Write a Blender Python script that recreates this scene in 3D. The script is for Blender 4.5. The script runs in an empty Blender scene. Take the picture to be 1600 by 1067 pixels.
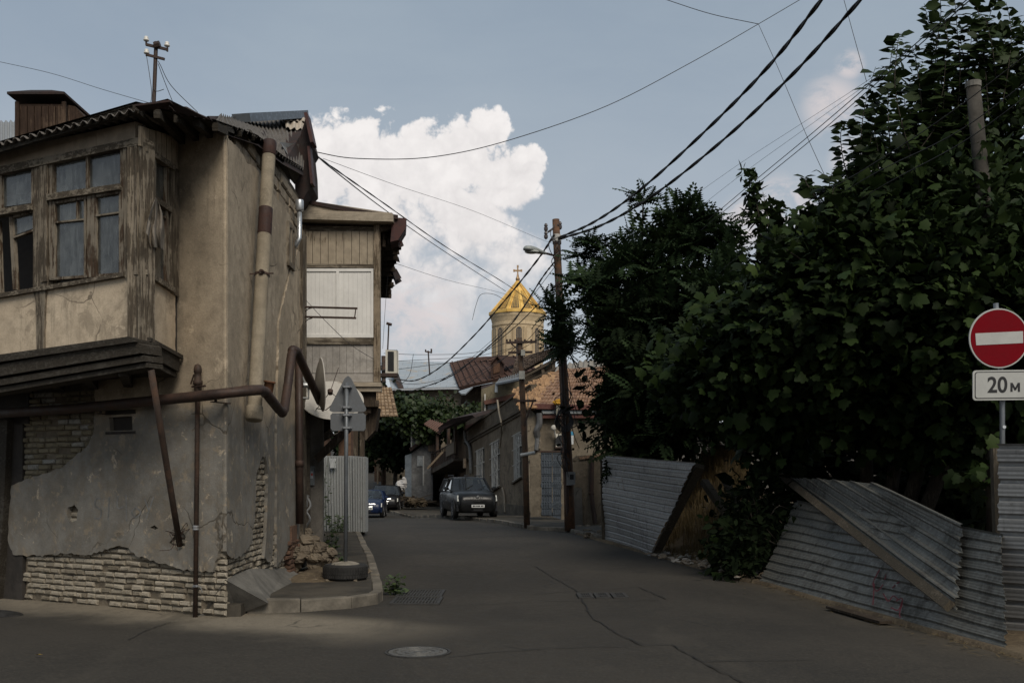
import bpy, math, random
import numpy as np
from mathutils import Vector, Matrix, Quaternion
from mathutils.geometry import tessellate_polygon

RND = random.Random(7)
S = bpy.context.scene
COL = S.collection
F, CX, HY, EYE = 1556.0, 800.0, 750.0, 1.6      # lens in photo pixels, principal column, horizon row, eye height


def P(px, py, Y):
    """the point of the place seen at a photo pixel, Y metres ahead"""
    return Vector(((px - CX) * Y / F, Y, EYE - (py - HY) * Y / F))


def G(px, py, z=0.0):
    """the point at height z seen at a photo pixel"""
    Y = (EYE - z) * F / (py - HY)
    return Vector(((px - CX) * Y / F, Y, z))


# ------------------------------------------------------------------ objects
ORG = {}


def props(o, label=None, cat=None, group=None, kind=None):
    if label: o['label'] = label
    if cat: o['category'] = cat
    if group: o['group'] = group
    if kind: o['kind'] = kind
    return o


def thing(name, label, cat, loc, group=None):
    o = bpy.data.objects.new(name, None)
    o.empty_display_size = 0.2
    COL.objects.link(o)
    o.location = Vector(loc)
    ORG[o.name] = Vector(loc)
    return props(o, label, cat, group)


TRAP = (-.5, -.35, -.5, -.35, -.5, -.5, 1.2, 1.2)


class MB:
    """collects shapes, then links them as ONE mesh object"""

    def __init__(self):
        self.v = []
        self.f = []

    def add(self, vs, fs):
        b = len(self.v)
        self.v += [tuple(p) for p in vs]
        self.f += [tuple(i + b for i in f) for f in fs]
        return self

    def hexa(self, a, b):
        """two matching quads joined into a solid"""
        return self.add(list(a) + list(b), [(3, 2, 1, 0), (4, 5, 6, 7), (0, 1, 5, 4), (1, 2, 6, 5), (2, 3, 7, 6), (3, 0, 4, 7)])

    def box(self, x0, x1, y0, y1, z0, z1):
        return self.hexa([(x0, y0, z0), (x1, y0, z0), (x1, y1, z0), (x0, y1, z0)], [(x0, y0, z1), (x1, y0, z1), (x1, y1, z1), (x0, y1, z1)])

    def beam(self, p, q, w, h, up=(0, 0, 1)):
        p, q = Vector(p), Vector(q)
        d = (q - p).normalized()
        s = d.cross(Vector(up))
        if s.length < 1e-4: s = d.cross(Vector((0, 1, 0)))
        s.normalize()
        t = s.cross(d)
        s, t = s * w / 2, t * h / 2
        return self.hexa([p - s - t, p + s - t, p + s + t, p - s + t], [q - s - t, q + s - t, q + s + t, q - s + t])

    def tube(self, pts, r, n=8, caps=True):
        pts = [Vector(p) for p in pts]
        rs = r if isinstance(r, (list, tuple)) else [r] * len(pts)
        vs, fs = [], []
        ref = None
        for i, p in enumerate(pts):
            a = pts[max(i - 1, 0)]
            c = pts[min(i + 1, len(pts) - 1)]
            d = (c - a)
            d = d.normalized() if d.length > 1e-9 else Vector((0, 0, 1))
            if ref is None:
                ref = d.orthogonal().normalized()
            ref = (ref - d * ref.dot(d))
            ref = ref.normalized() if ref.length > 1e-6 else d.orthogonal().normalized()
            o = d.cross(ref)
            for k in range(n):
                an = 2 * math.pi * k / n
                vs.append(p + (ref * math.cos(an) + o * math.sin(an)) * rs[i])
        for i in range(len(pts) - 1):
            for k in range(n):
                k2 = (k + 1) % n
                fs.append((i * n + k, i * n + k2, (i + 1) * n + k2, (i + 1) * n + k))
        if caps:
            fs.append(tuple(range(n))[::-1])
            fs.append(tuple(range((len(pts) - 1) * n, len(pts) * n)))
        return self.add(vs, fs)

    def lathe(self, c, prof, n=24, axis=(0, 0, 1), caps=True):
        """prof: (radius, height along axis)"""
        c = Vector(c)
        a = Vector(axis).normalized()
        u = a.orthogonal().normalized()
        w = a.cross(u)
        vs, fs = [], []
        for r, h in prof:
            for k in range(n):
                an = 2 * math.pi * k / n
                vs.append(c + a * h + (u * math.cos(an) + w * math.sin(an)) * r)
        for i in range(len(prof) - 1):
            for k in range(n):
                k2 = (k + 1) % n
                fs.append((i * n + k, i * n + k2, (i + 1) * n + k2, (i + 1) * n + k))
        if caps:
            fs.append(tuple(range(n))[::-1])
            fs.append(tuple(range((len(prof) - 1) * n, len(prof) * n)))
        return self.add(vs, fs)

    def poly(self, front, back, holes=()):
        """solid between two matching outlines (front/back: fn(i-th outline point) lists); holes: list of (front, back)"""
        loops_f = [list(front)] + [list(h[0]) for h in holes]
        loops_b = [list(back)] + [list(h[1]) for h in holes]
        tri = tessellate_polygon([[Vector(p) for p in l] for l in loops_f])
        vf = [p for l in loops_f for p in l]
        vb = [p for l in loops_b for p in l]
        n = len(vf)
        fs = [tuple(t) for t in tri] + [tuple(i + n for i in t[::-1]) for t in tri]
        b = 0
        for l in loops_f:
            m = len(l)
            for i in range(m):
                j = (i + 1) % m
                fs.append((b + i, b + j, n + b + j, n + b + i))
            b += m
        return self.add(vf + vb, fs)

    def sheet(self, A, B, C, D, waves, amp, nu=None, thick=0.004, jag=0.0, bend=None, prof='sin', seed=1):
        """corrugated sheet: A->B runs across the waves, A->D along them. corners A,B,C,D in order"""
        A, B, C, D = map(Vector, (A, B, C, D))
        nrm = (B - A).cross(D - A).normalized()
        per = 8
        n = waves * per
        m = nu or 12
        rr = random.Random(seed)
        jg = [(rr.uniform(-jag, jag), rr.uniform(-jag, jag)) for _ in range(n + 1)]
        vs = []
        for j in range(m + 1):
            t = j / m
            for i in range(n + 1):
                s = i / n
                tt = t
                if j == 0: tt += jg[i][0]
                if j == m: tt += jg[i][1]
                p = (A * (1 - s) + B * s) * (1 - tt) + (D * (1 - s) + C * s) * tt
                ph = (i % per) / per
                if prof == 'sin':
                    w = math.sin(2 * math.pi * ph)
                else:
                    w = TRAP[i % per]
                off = amp * w
                if bend: off += bend(s, t)
                vs.append(p + nrm * off)
        vb = [v - nrm * thick for v in vs]
        W = n + 1
        fs = []
        N = len(vs)
        for j in range(m):
            for i in range(n):
                a, b, c, d = j * W + i, j * W + i + 1, (j + 1) * W + i + 1, (j + 1) * W + i
                fs.append((a, b, c, d))
                fs.append((N + d, N + c, N + b, N + a))
        for i in range(n):
            fs.append((i + 1, i, N + i, N + i + 1))
            k = m * W + i
            fs.append((k, k + 1, N + k + 1, N + k))
        for j in range(m):
            a, d = j * W, (j + 1) * W
            fs.append((a, d, N + d, N + a))
            a, d = j * W + n, (j + 1) * W + n
            fs.append((d, a, N + a, N + d))
        return self.add(vs + vb, fs)

    def blob(self, c, r, seed=0, rough=0.25, n=8, m=6):
        """lumpy stone"""
        rr = random.Random(seed)
        c = Vector(c)
        vs, fs = [], []
        rx, ry, rz = r if isinstance(r, (tuple, list)) else (r, r, r)
        for j in range(m + 1):
            th = math.pi * j / m
            for i in range(n):
                ph = 2 * math.pi * i / n + 0.3 * j
                k = 1 + rr.uniform(-rough, rough)
                if j in (0, m): k = 1
                vs.append(c + Vector((rx * k * math.sin(th) * math.cos(ph), ry * k * math.sin(th) * math.sin(ph), rz * k * math.cos(th))))
        for j in range(m):
            for i in range(n):
                i2 = (i + 1) % n
                fs.append((j * n + i, (j + 1) * n + i, (j + 1) * n + i2, j * n + i2))
        return self.add(vs, fs)

    def build(self, name, mat, parent=None, smooth=False, at=None, bevel=0.0, angle=None):
        if parent is not None:
            o0 = ORG[parent.name]
        else:
            o0 = Vector(at) if at is not None else Vector((0, 0, 0))
        me = bpy.data.meshes.new(name)
        me.from_pydata([(p[0] - o0[0], p[1] - o0[1], p[2] - o0[2]) for p in self.v], [], self.f)
        me.materials.append(mat)
        me.validate(clean_customdata=False)
        me.update()
        if smooth:
            me.polygons.foreach_set('use_smooth', [True] * len(me.polygons))
        o = bpy.data.objects.new(name, me)
        COL.objects.link(o)
        if parent is not None:
            o.parent = parent
        else:
            o.location = o0
        ORG[o.name] = o0
        if bevel:
            b = o.modifiers.new('bevel', 'BEVEL')
            b.width = bevel
            b.segments = 2
            b.limit_method = 'ANGLE'
        return o


def single(mb, name, mat, label, cat, at, group=None, kind=None, **kw):
    return props(mb.build(name, mat, None, at=at, **kw), label, cat, group, kind)


def _each(self, name, mat, parent, **kw):
    """one object per connected piece"""
    par = list(range(len(self.v)))
    def root(i):
        while par[i] != i:
            par[i] = par[par[i]]
            i = par[i]
        return i
    for f in self.f:
        a = root(f[0])
        for j in f[1:]: par[root(j)] = a
    groups = {}
    for f in self.f: groups.setdefault(root(f[0]), []).append(f)
    out = []
    for fs in groups.values():
        ids = sorted({i for f in fs for i in f})
        mp = {i: k for k, i in enumerate(ids)}
        m_ = MB()
        m_.add([self.v[i] for i in ids], [tuple(mp[i] for i in f) for f in fs])
        out.append(m_.build(name, mat, parent, **kw))
    return out


MB.each = _each


class Plane:
    """a standing wall plane; u runs to the right in the photo, d is outwards"""

    def __init__(self, o, u):
        self.o = Vector((o[0], o[1], 0))
        self.u = Vector((u[0], u[1], 0)).normalized()
        self.n = Vector((self.u.y, -self.u.x, 0))

    def p(self, u, z, d=0.0):
        q = self.o + self.u * u + self.n * d
        return Vector((q.x, q.y, z))

    def uz(self, px, py, d=0.0):
        k = (px - CX) / F
        o = self.o + self.n * d
        u = (k * o.y - o.x) / (self.u.x - k * self.u.y)
        Y = o.y + u * self.u.y
        return u, EYE - (py - HY) * Y / F

    def P(self, px, py, d=0.0):
        u, z = self.uz(px, py, d)
        return self.p(u, z, d)

    def qp(self, mb, pts, d0, d1):
        """solid whose outline on the wall is seen at the photo pixels pts"""
        uz = [self.uz(*q) for q in pts]
        mb.poly([self.p(u, z, d1) for u, z in uz], [self.p(u, z, d0) for u, z in uz])
        return mb

    def up(self, mb, uz, d0, d1, holes=()):
        mb.poly([self.p(u, z, d1) for u, z in uz], [self.p(u, z, d0) for u, z in uz],
                [([self.p(u, z, d1) for u, z in h], [self.p(u, z, d0) for u, z in h]) for h in holes])
        return mb

    def bx(self, mb, u0, u1, z0, z1, d0, d1):
        a = [self.p(u, z, d0) for u, z in ((u0, z0), (u1, z0), (u1, z1), (u0, z1))]
        b = [self.p(u, z, d1) for u, z in ((u0, z0), (u1, z0), (u1, z1), (u0, z1))]
        return mb.hexa(a, b)


def rough(pts, step=0.06, amp=0.02, seed=3, keep=()):
    """ragged closed outline through the (u, z) points; edges whose index is in keep stay straight"""
    rr = random.Random(seed)
    out = []
    n = len(pts)
    for i in range(n):
        a, b = Vector(pts[i]), Vector(pts[(i + 1) % n])
        out.append(tuple(a))
        if i in keep: continue
        L = (b - a).length
        k = int(L / step)
        if k < 2: continue
        nn = Vector((-(b - a).y, (b - a).x)).normalized()
        for j in range(1, k):
            q = a + (b - a) * (j / k) + nn * rr.uniform(-amp, amp)
            out.append(tuple(q))
    return out


def spline(pts, n=8):
    """Catmull-Rom through 3-D points"""
    pts = [Vector(p) for p in pts]
    if len(pts) < 3:
        a, b = pts
        return [a + (b - a) * (i / n) for i in range(n + 1)]
    ext = [pts[0] * 2 - pts[1]] + pts + [pts[-1] * 2 - pts[-2]]
    out = []
    for i in range(1, len(ext) - 2):
        p0, p1, p2, p3 = ext[i - 1:i + 3]
        for k in range(n):
            t = k / n
            out.append(0.5 * ((2 * p1) + (p2 - p0) * t + (2 * p0 - 5 * p1 + 4 * p2 - p3) * t * t + (3 * p1 - p0 - 3 * p2 + p3) * t ** 3))
    out.append(pts[-1])
    return out


def copy_tree(o, parent=None, keep_props=True):
    c = o.copy()
    COL.objects.link(c)
    if parent is not None: c.parent = parent
    for ch in list(o.children): copy_tree(ch, c)
    return c


# ------------------------------------------------------------------ materials
class NT:
    def __init__(self, tree):
        self.t = tree
        self.t.nodes.clear()

    def n(self, kind, **kw):
        nd = self.t.nodes.new(kind)
        for k, v in kw.items(): setattr(nd, k, v)
        return nd

    def l(self, a, b): self.t.links.new(a, b)

    def set(self, sock, v):
        if hasattr(v, 'links') or isinstance(v, bpy.types.NodeSocket): self.l(v, sock)
        elif isinstance(v, (tuple, list)) and len(v) == 3 and sock.type == 'RGBA': sock.default_value = (*v, 1)
        else: sock.default_value = v

    def coord(self, scale=(1, 1, 1), rot=(0, 0, 0), kind='Object'):
        c = self.n('ShaderNodeTexCoord')
        m = self.n('ShaderNodeMapping')
        self.l(c.outputs[kind], m.inputs['Vector'])
        m.inputs['Scale'].default_value = scale
        m.inputs['Rotation'].default_value = rot
        return m.outputs[0]

    def noise(self, vec, scale=5, detail=6, rough=0.6, dist=0.0):
        x = self.n('ShaderNodeTexNoise')
        self.set(x.inputs['Vector'], vec)
        x.inputs['Scale'].default_value = scale
        x.inputs['Detail'].default_value = detail
        x.inputs['Roughness'].default_value = rough
        x.inputs['Distortion'].default_value = dist
        return x.outputs[0]

    def voro(self, vec, scale=5, feature='F1', rand=1.0):
        x = self.n('ShaderNodeTexVoronoi')
        x.feature = feature
        self.set(x.inputs['Vector'], vec)
        x.inputs['Scale'].default_value = scale
        x.inputs['Randomness'].default_value = rand
        return x.outputs['Distance']

    def ramp(self, fac, lo, hi, a=0.0, b=1.0, smooth=True):
        x = self.n('ShaderNodeMapRange')
        x.interpolation_type = 'SMOOTHSTEP' if smooth else 'LINEAR'
        self.set(x.inputs['Value'], fac)
        for k, v in (('From Min', lo), ('From Max', hi), ('To Min', a), ('To Max', b)): self.set(x.inputs[k], v)
        return x.outputs[0]

    def mix(self, fac, a, b, mode='MIX'):
        x = self.n('ShaderNodeMix')
        x.data_type = 'RGBA'
        x.blend_type = mode
        self.set(x.inputs['Factor'], fac)
        self.set(x.inputs['A'] if False else x.inputs[6], a)
        self.set(x.inputs[7], b)
        return x.outputs[2]

    def m(self, op, a, b=0.0, c=None, clamp=False):
        x = self.n('ShaderNodeMath')
        x.operation = op
        x.use_clamp = clamp
        self.set(x.inputs[0], a)
        self.set(x.inputs[1], b)
        if c is not None: self.set(x.inputs[2], c)
        return x.outputs[0]

    def vm(self, op, a, b=None):
        x = self.n('ShaderNodeVectorMath')
        x.operation = op
        self.set(x.inputs[0], a)
        if b is not None: self.set(x.inputs[1], b)
        return x.outputs['Value'] if op in ('DISTANCE', 'DOT_PRODUCT', 'LENGTH') else x.outputs[0]

    def warp(self, vec, scale, amt):
        x = self.n('ShaderNodeTexNoise')
        self.set(x.inputs['Vector'], vec)
        x.inputs['Scale'].default_value = scale
        x.inputs['Detail'].default_value = 4
        s = self.vm('SUBTRACT', x.outputs['Color'], (0.5, 0.5, 0.5))
        sc = self.n('ShaderNodeVectorMath')
        sc.operation = 'SCALE'
        self.l(s, sc.inputs[0])
        sc.inputs['Scale'].default_value = amt
        return self.vm('ADD', vec, sc.outputs[0])

    def xyz(self, vec):
        x = self.n('ShaderNodeSeparateXYZ')
        self.set(x.inputs[0], vec)
        return x.outputs

    def island(self):
        return self.n('ShaderNodeNewGeometry').outputs['Random Per Island']

    def bump(self, h, strength=0.3, dist=0.02, prev=None):
        b = self.n('ShaderNodeBump')
        b.inputs['Strength'].default_value = strength
        b.inputs['Distance'].default_value = dist
        self.l(h, b.inputs['Height'])
        if prev is not None: self.l(prev, b.inputs['Normal'])
        return b.outputs[0]

    def out(self, color, rough=0.8, metal=0.0, normal=None, spec=0.3, **kw):
        b = self.n('ShaderNodeBsdfPrincipled')
        self.set(b.inputs['Base Color'], color)
        self.set(b.inputs['Roughness'], rough)
        self.set(b.inputs['Metallic'], metal)
        self.set(b.inputs['Specular IOR Level'], spec)
        for k, v in kw.items(): self.set(b.inputs[k], v)
        if normal is not None: self.l(normal, b.inputs['Normal'])
        o = self.n('ShaderNodeOutputMaterial')
        self.l(b.outputs[0], o.inputs[0])
        return b


MATS = {}


def M(name, fn):
    if name in MATS: return MATS[name]
    m = bpy.data.materials.new(name)
    m.use_nodes = True
    fn(NT(m.node_tree))
    MATS[name] = m
    return m


def plain(name, col, rough=0.7, metal=0.0, var=0.25, scale=6, bump=0.1, spec=0.3):
    """a coat of one colour with the unevenness of a real surface"""
    def fn(t):
        v = t.coord()
        a = t.noise(v, scale, 8, 0.65)
        b = t.noise(v, scale * 9, 4, 0.6)
        k = t.m('ADD', t.m('MULTIPLY', a, 0.7), t.m('MULTIPLY', b, 0.3))
        f = t.ramp(k, 0.3, 0.7, 1 - var, 1 + var)
        c = t.n('ShaderNodeVectorMath'); c.operation = 'SCALE'
        c.inputs[0].default_value = col
        t.l(f, c.inputs['Scale'])
        t.out(c.outputs[0], t.ramp(a, 0.3, 0.7, max(rough - .12, .03), min(rough + .12, 1)), metal, t.bump(k, bump, 0.01), spec)
    return M(name, fn)


def wood(name, base, paint=None, cover=0.5, axis='z', dark=0.35, bump=0.5):
    """weathered timber, with what is left of a coat of paint"""
    sc = {'z': (26, 26, 1.7), 'x': (1.7, 26, 26), 'y': (26, 1.7, 26)}[axis]
    def fn(t):
        v = t.coord(sc)
        v1 = t.coord()
        g = t.noise(v, 2.2, 9, 0.68, 0.3)
        g2 = t.noise(v, 9, 6, 0.6)
        c = t.mix(t.ramp(g, 0.3, 0.7), tuple(x * dark for x in base), base)
        c = t.mix(t.ramp(g2, 0.52, 0.72), c, tuple(x * 1.5 for x in base))
        c = t.mix(t.m('MULTIPLY', t.ramp(t.island(), 0, 1), 0.35), c, tuple(x * 0.6 for x in base))
        h = g
        if paint:
            q = t.m('ADD', t.m('MULTIPLY', t.noise(v, 1.3, 9, 0.72), 0.6), t.m('MULTIPLY', t.noise(v1, 2.6, 6, 0.65), 0.4))
            f = t.ramp(q, 0.62 - 0.3 * cover, 0.66 - 0.3 * cover)
            pc = t.mix(t.ramp(t.noise(v1, 7, 5), 0.35, 0.65), tuple(x * .78 for x in paint), paint)
            c = t.mix(f, c, pc)
            h = t.m('ADD', h, t.m('MULTIPLY', f, 0.35))
        c = t.mix(t.ramp(t.noise(v1, 1.6, 8, 0.7), 0.56, 0.78, 0, .75), c, (0.022, 0.019, 0.015))
        t.out(c, 0.85, 0, t.bump(h, bump, 0.02), 0.2)
    return M(name, fn)


def rust(name, base=(0.055, 0.028, 0.018), hi=(0.16, 0.065, 0.028), rough=0.75):
    def fn(t):
        v = t.coord()
        a = t.noise(v, 5, 9, 0.7)
        b = t.noise(v, 34, 6, 0.6)
        c = t.mix(t.ramp(a, 0.42, 0.66), base, hi)
        c = t.mix(t.ramp(b, 0.5, 0.72, 0, 0.7), c, tuple(x * .45 for x in base))
        t.out(c, t.ramp(a, .3, .7, rough - .15, rough + .15), 0.15, t.bump(b, 0.35, 0.006), 0.35)
    return M(name, fn)


def galv(name, base=(0.30, 0.33, 0.35), dirt=(0.06, 0.055, 0.045), amount=0.5, rough=0.42, metal=0.75):
    """galvanised sheet metal gone dull, streaked with dirt"""
    def fn(t):
        v = t.coord()
        a = t.noise(v, 1.7, 9, 0.68, 0.4)
        s = t.noise(t.coord((6, 6, 0.7)), 2.5, 7, 0.65)
        b = t.voro(v, 16)
        c = t.mix(t.ramp(b, 0.1, 0.6, 0, 0.4), base, tuple(x * .7 for x in base))
        k = t.m('ADD', t.m('MULTIPLY', a, 0.6), t.m('MULTIPLY', s, 0.4))
        f = t.ramp(k, 0.62 - .22 * amount, 0.80 - .22 * amount, 0, 0.85)
        c = t.mix(f, c, dirt)
        fl = t.noise(t.coord((1, 1, 1.6)), 4.2, 7, .7, .6)
        c = t.mix(t.ramp(fl, .60, .68, 0, .55), c, tuple(min(x * 1.7, .8) for x in base))
        c = t.mix(t.ramp(t.noise(v, 7, 6, .7), .62, .72, 0, .5), c, (.085, .05, .03))
        t.out(c, t.m('ADD', t.ramp(b, 0, 0.7, rough - .1, rough + .12), t.m('MULTIPLY', f, 0.3)), t.m('MULTIPLY_ADD', f, -metal * .8, metal), t.bump(t.m('ADD', k, t.m('MULTIPLY', b, 0.1)), 0.12, 0.02), 0.5)
    return M(name, fn)


def glass(name, tint=(0.05, 0.06, 0.065), dust=0.35, rough=0.12):
    """old dusty pane: part mirror, part see-through, part dust"""
    def fn(t):
        v = t.coord()
        a = t.noise(v, 2.4, 9, 0.7)
        b = t.noise(t.coord((9, 9, 1.2)), 3, 6, 0.6)
        f = t.ramp(t.m('ADD', t.m('MULTIPLY', a, .6), t.m('MULTIPLY', b, .4)), 0.35, 0.7, dust * .4, min(dust * 1.6, 1))
        p = t.n('ShaderNodeBsdfPrincipled')
        t.set(p.inputs['Base Color'], t.mix(t.ramp(a, .3, .7), tuple(x * .6 for x in tint), tint))
        p.inputs['Roughness'].default_value = 0.5
        g = t.n('ShaderNodeBsdfGlossy')
        g.inputs['Roughness'].default_value = rough
        t.l(t.bump(t.noise(v, 1.3, 3), 0.25, 0.02), g.inputs['Normal'])
        tr = t.n('ShaderNodeBsdfTransparent')
        tr.inputs['Color'].default_value = (0.75, 0.8, 0.8, 1)
        fr = t.n('ShaderNodeFresnel'); fr.inputs['IOR'].default_value = 1.55
        m1 = t.n('ShaderNodeMixShader'); m2 = t.n('ShaderNodeMixShader')
        t.l(f, m1.inputs[0]); t.l(tr.outputs[0], m1.inputs[1]); t.l(p.outputs[0], m1.inputs[2])
        t.l(t.m('MULTIPLY', fr.outputs[0], 1.3, clamp=True), m2.inputs[0]); t.l(m1.outputs[0], m2.inputs[1]); t.l(g.outputs[0], m2.inputs[2])
        o = t.n('ShaderNodeOutputMaterial'); t.l(m2.outputs[0], o.inputs[0])
    return M(name, fn)


def leafmat(name, lo, hi, trans=0.25, rough=0.55, spec=0.3):
    def fn(t):
        r = t.island()
        v = t.coord()
        a = t.noise(v, 0.9, 3)
        k = t.m('ADD', t.m('MULTIPLY', r, 0.65), t.m('MULTIPLY', a, 0.35))
        c = t.mix(t.ramp(k, 0.15, 0.85), lo, hi)
        b = t.n('ShaderNodeBsdfPrincipled')
        t.set(b.inputs['Base Color'], c)
        b.inputs['Roughness'].default_value = rough
        b.inputs['Specular IOR Level'].default_value = spec
        tr = t.n('ShaderNodeBsdfTranslucent')
        t.set(tr.inputs['Color'], t.mix(0.5, c, tuple(x * 1.6 for x in hi)))
        mx = t.n('ShaderNodeMixShader'); mx.inputs[0].default_value = trans
        t.l(b.outputs[0], mx.inputs[1]); t.l(tr.outputs[0], mx.inputs[2])
        o = t.n('ShaderNodeOutputMaterial'); t.l(mx.outputs[0], o.inputs[0])
    return M(name, fn)


def plaster(name, col, col2, stain=(0.05, 0.045, 0.04), stain_amt=0.5, band=None, cracks=True, bump=0.35):
    """old lime plaster; band = (height, colour below, softness) is a coat of paint that ends at that height above the thing's base"""
    def fn(t):
        v = t.coord()
        w = t.warp(v, 1.5, 0.5)
        a = t.noise(v, 0.9, 10, 0.66)
        b = t.noise(v, 5.5, 8, 0.62)
        fine = t.noise(v, 45, 5, 0.7)
        streak = t.noise(t.coord((5, 5, 0.35)), 1.6, 8, 0.66)
        c = t.mix(t.ramp(a, 0.34, 0.66), col2, col)
        if band:
            z = t.xyz(v)[2]
            zz = t.m('ADD', z, t.m('MULTIPLY', t.m('SUBTRACT', t.noise(v, 1.1, 8, 0.6), 0.5), band[2]))
            bc = t.mix(t.ramp(t.noise(v, 1.9, 9, .7), .36, .64), tuple(x * .62 for x in band[1]), band[1])
            bc = t.mix(t.ramp(t.noise(v, 6, 7, .72), .55, .61, 0, .75), bc, tuple(x * .9 for x in col2))
            c = t.mix(t.ramp(zz, band[0] - .12, band[0] + .12, 1, 0), c, bc)
        c = t.mix(t.ramp(b, 0.40, 0.72, 0.0, 0.5), c, tuple(x * .55 for x in col2))
        c = t.mix(t.ramp(t.m('ADD', t.m('MULTIPLY', streak, .55), t.m('MULTIPLY', a, .45)), 0.60 - .12 * stain_amt, 0.76 - .12 * stain_amt, 0, .55 + .35 * stain_amt), c, stain)
        bl = t.noise(w, 1.25, 11, .72)
        c = t.mix(t.ramp(bl, .53, .575, 0, .62 * min(stain_amt * 1.3, 1)), c, tuple(x * .42 + s_ * .25 for x, s_ in zip(col2, stain)))
        c = t.mix(t.ramp(t.noise(w, 3.4, 10, .74), .60, .635, 0, .5), c, tuple(min(x * 1.28, .9) for x in col))
        c = t.mix(t.ramp(fine, .35, .7, 0, .28), c, tuple(x * .45 for x in col2))
        h = t.m('ADD', t.m('MULTIPLY', b, 0.6), t.m('MULTIPLY', fine, 0.28))
        h = t.m('ADD', h, t.m('MULTIPLY', a, 1.1))
        if cracks:
            e = t.voro(w, 0.85, 'DISTANCE_TO_EDGE')
            gate = t.ramp(t.noise(v, 0.8, 3), .46, .58)
            cr = t.m('MULTIPLY', t.ramp(e, 0.003, 0.010, 1, 0), gate)
            c = t.mix(t.m('MULTIPLY', cr, .75), c, tuple(x * .22 for x in col2))
            h = t.m('SUBTRACT', h, t.m('MULTIPLY', cr, 0.6))
        t.out(c, 0.9, 0, t.bump(h, bump, 0.04), 0.2)
    return M(name, fn)


def brickmat(name, cols, dark=(0.09, 0.075, 0.06)):
    def fn(t):
        r = t.island()
        v = t.coord()
        c = t.mix(t.ramp(r, 0.0, 0.55), cols[0], cols[1])
        c = t.mix(t.ramp(r, 0.6, 1.0), c, cols[2])
        n = t.noise(v, 9, 8, 0.7)
        f = t.noise(v, 60, 5, 0.65)
        c = t.mix(t.ramp(n, .46, .72, 0, .8), c, dark)
        c = t.mix(t.ramp(f, .45, .75, 0, .4), c, tuple(x * .4 for x in cols[0]))
        t.out(c, 0.92, 0, t.bump(t.m('ADD', n, t.m('MULTIPLY', f, .5)), .6, .015), 0.15)
    return M(name, fn)
# ------------------------------------------------------------------ camera, sky, sun
cam = bpy.data.cameras.new('camera')
cam.sensor_width = 36
cam.lens = 36 * F / 1600
cam.shift_y = (HY - 533.5) / 1600
cam.clip_end = 3000
cam.clip_start = 0.05
co = bpy.data.objects.new('camera', cam)
co.location = (0, 0, EYE)
co.rotation_euler = (math.pi / 2, 0, 0)
COL.objects.link(co)
S.camera = co

SUN_EL, SUN_AZ = math.radians(44), math.radians(158)     # behind the right shoulder, veiled by cloud
sd = bpy.data.lights.new('sun', 'SUN')
sd.energy = 2.7
sd.angle = math.radians(30)
sd.color = (1.0, 0.92, 0.80)
so = bpy.data.objects.new('sun', sd)
so.rotation_euler = (math.pi / 2 - SUN_EL, 0, math.pi - SUN_AZ)
so.location = (-10, -10, 30)
COL.objects.link(so)


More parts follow.
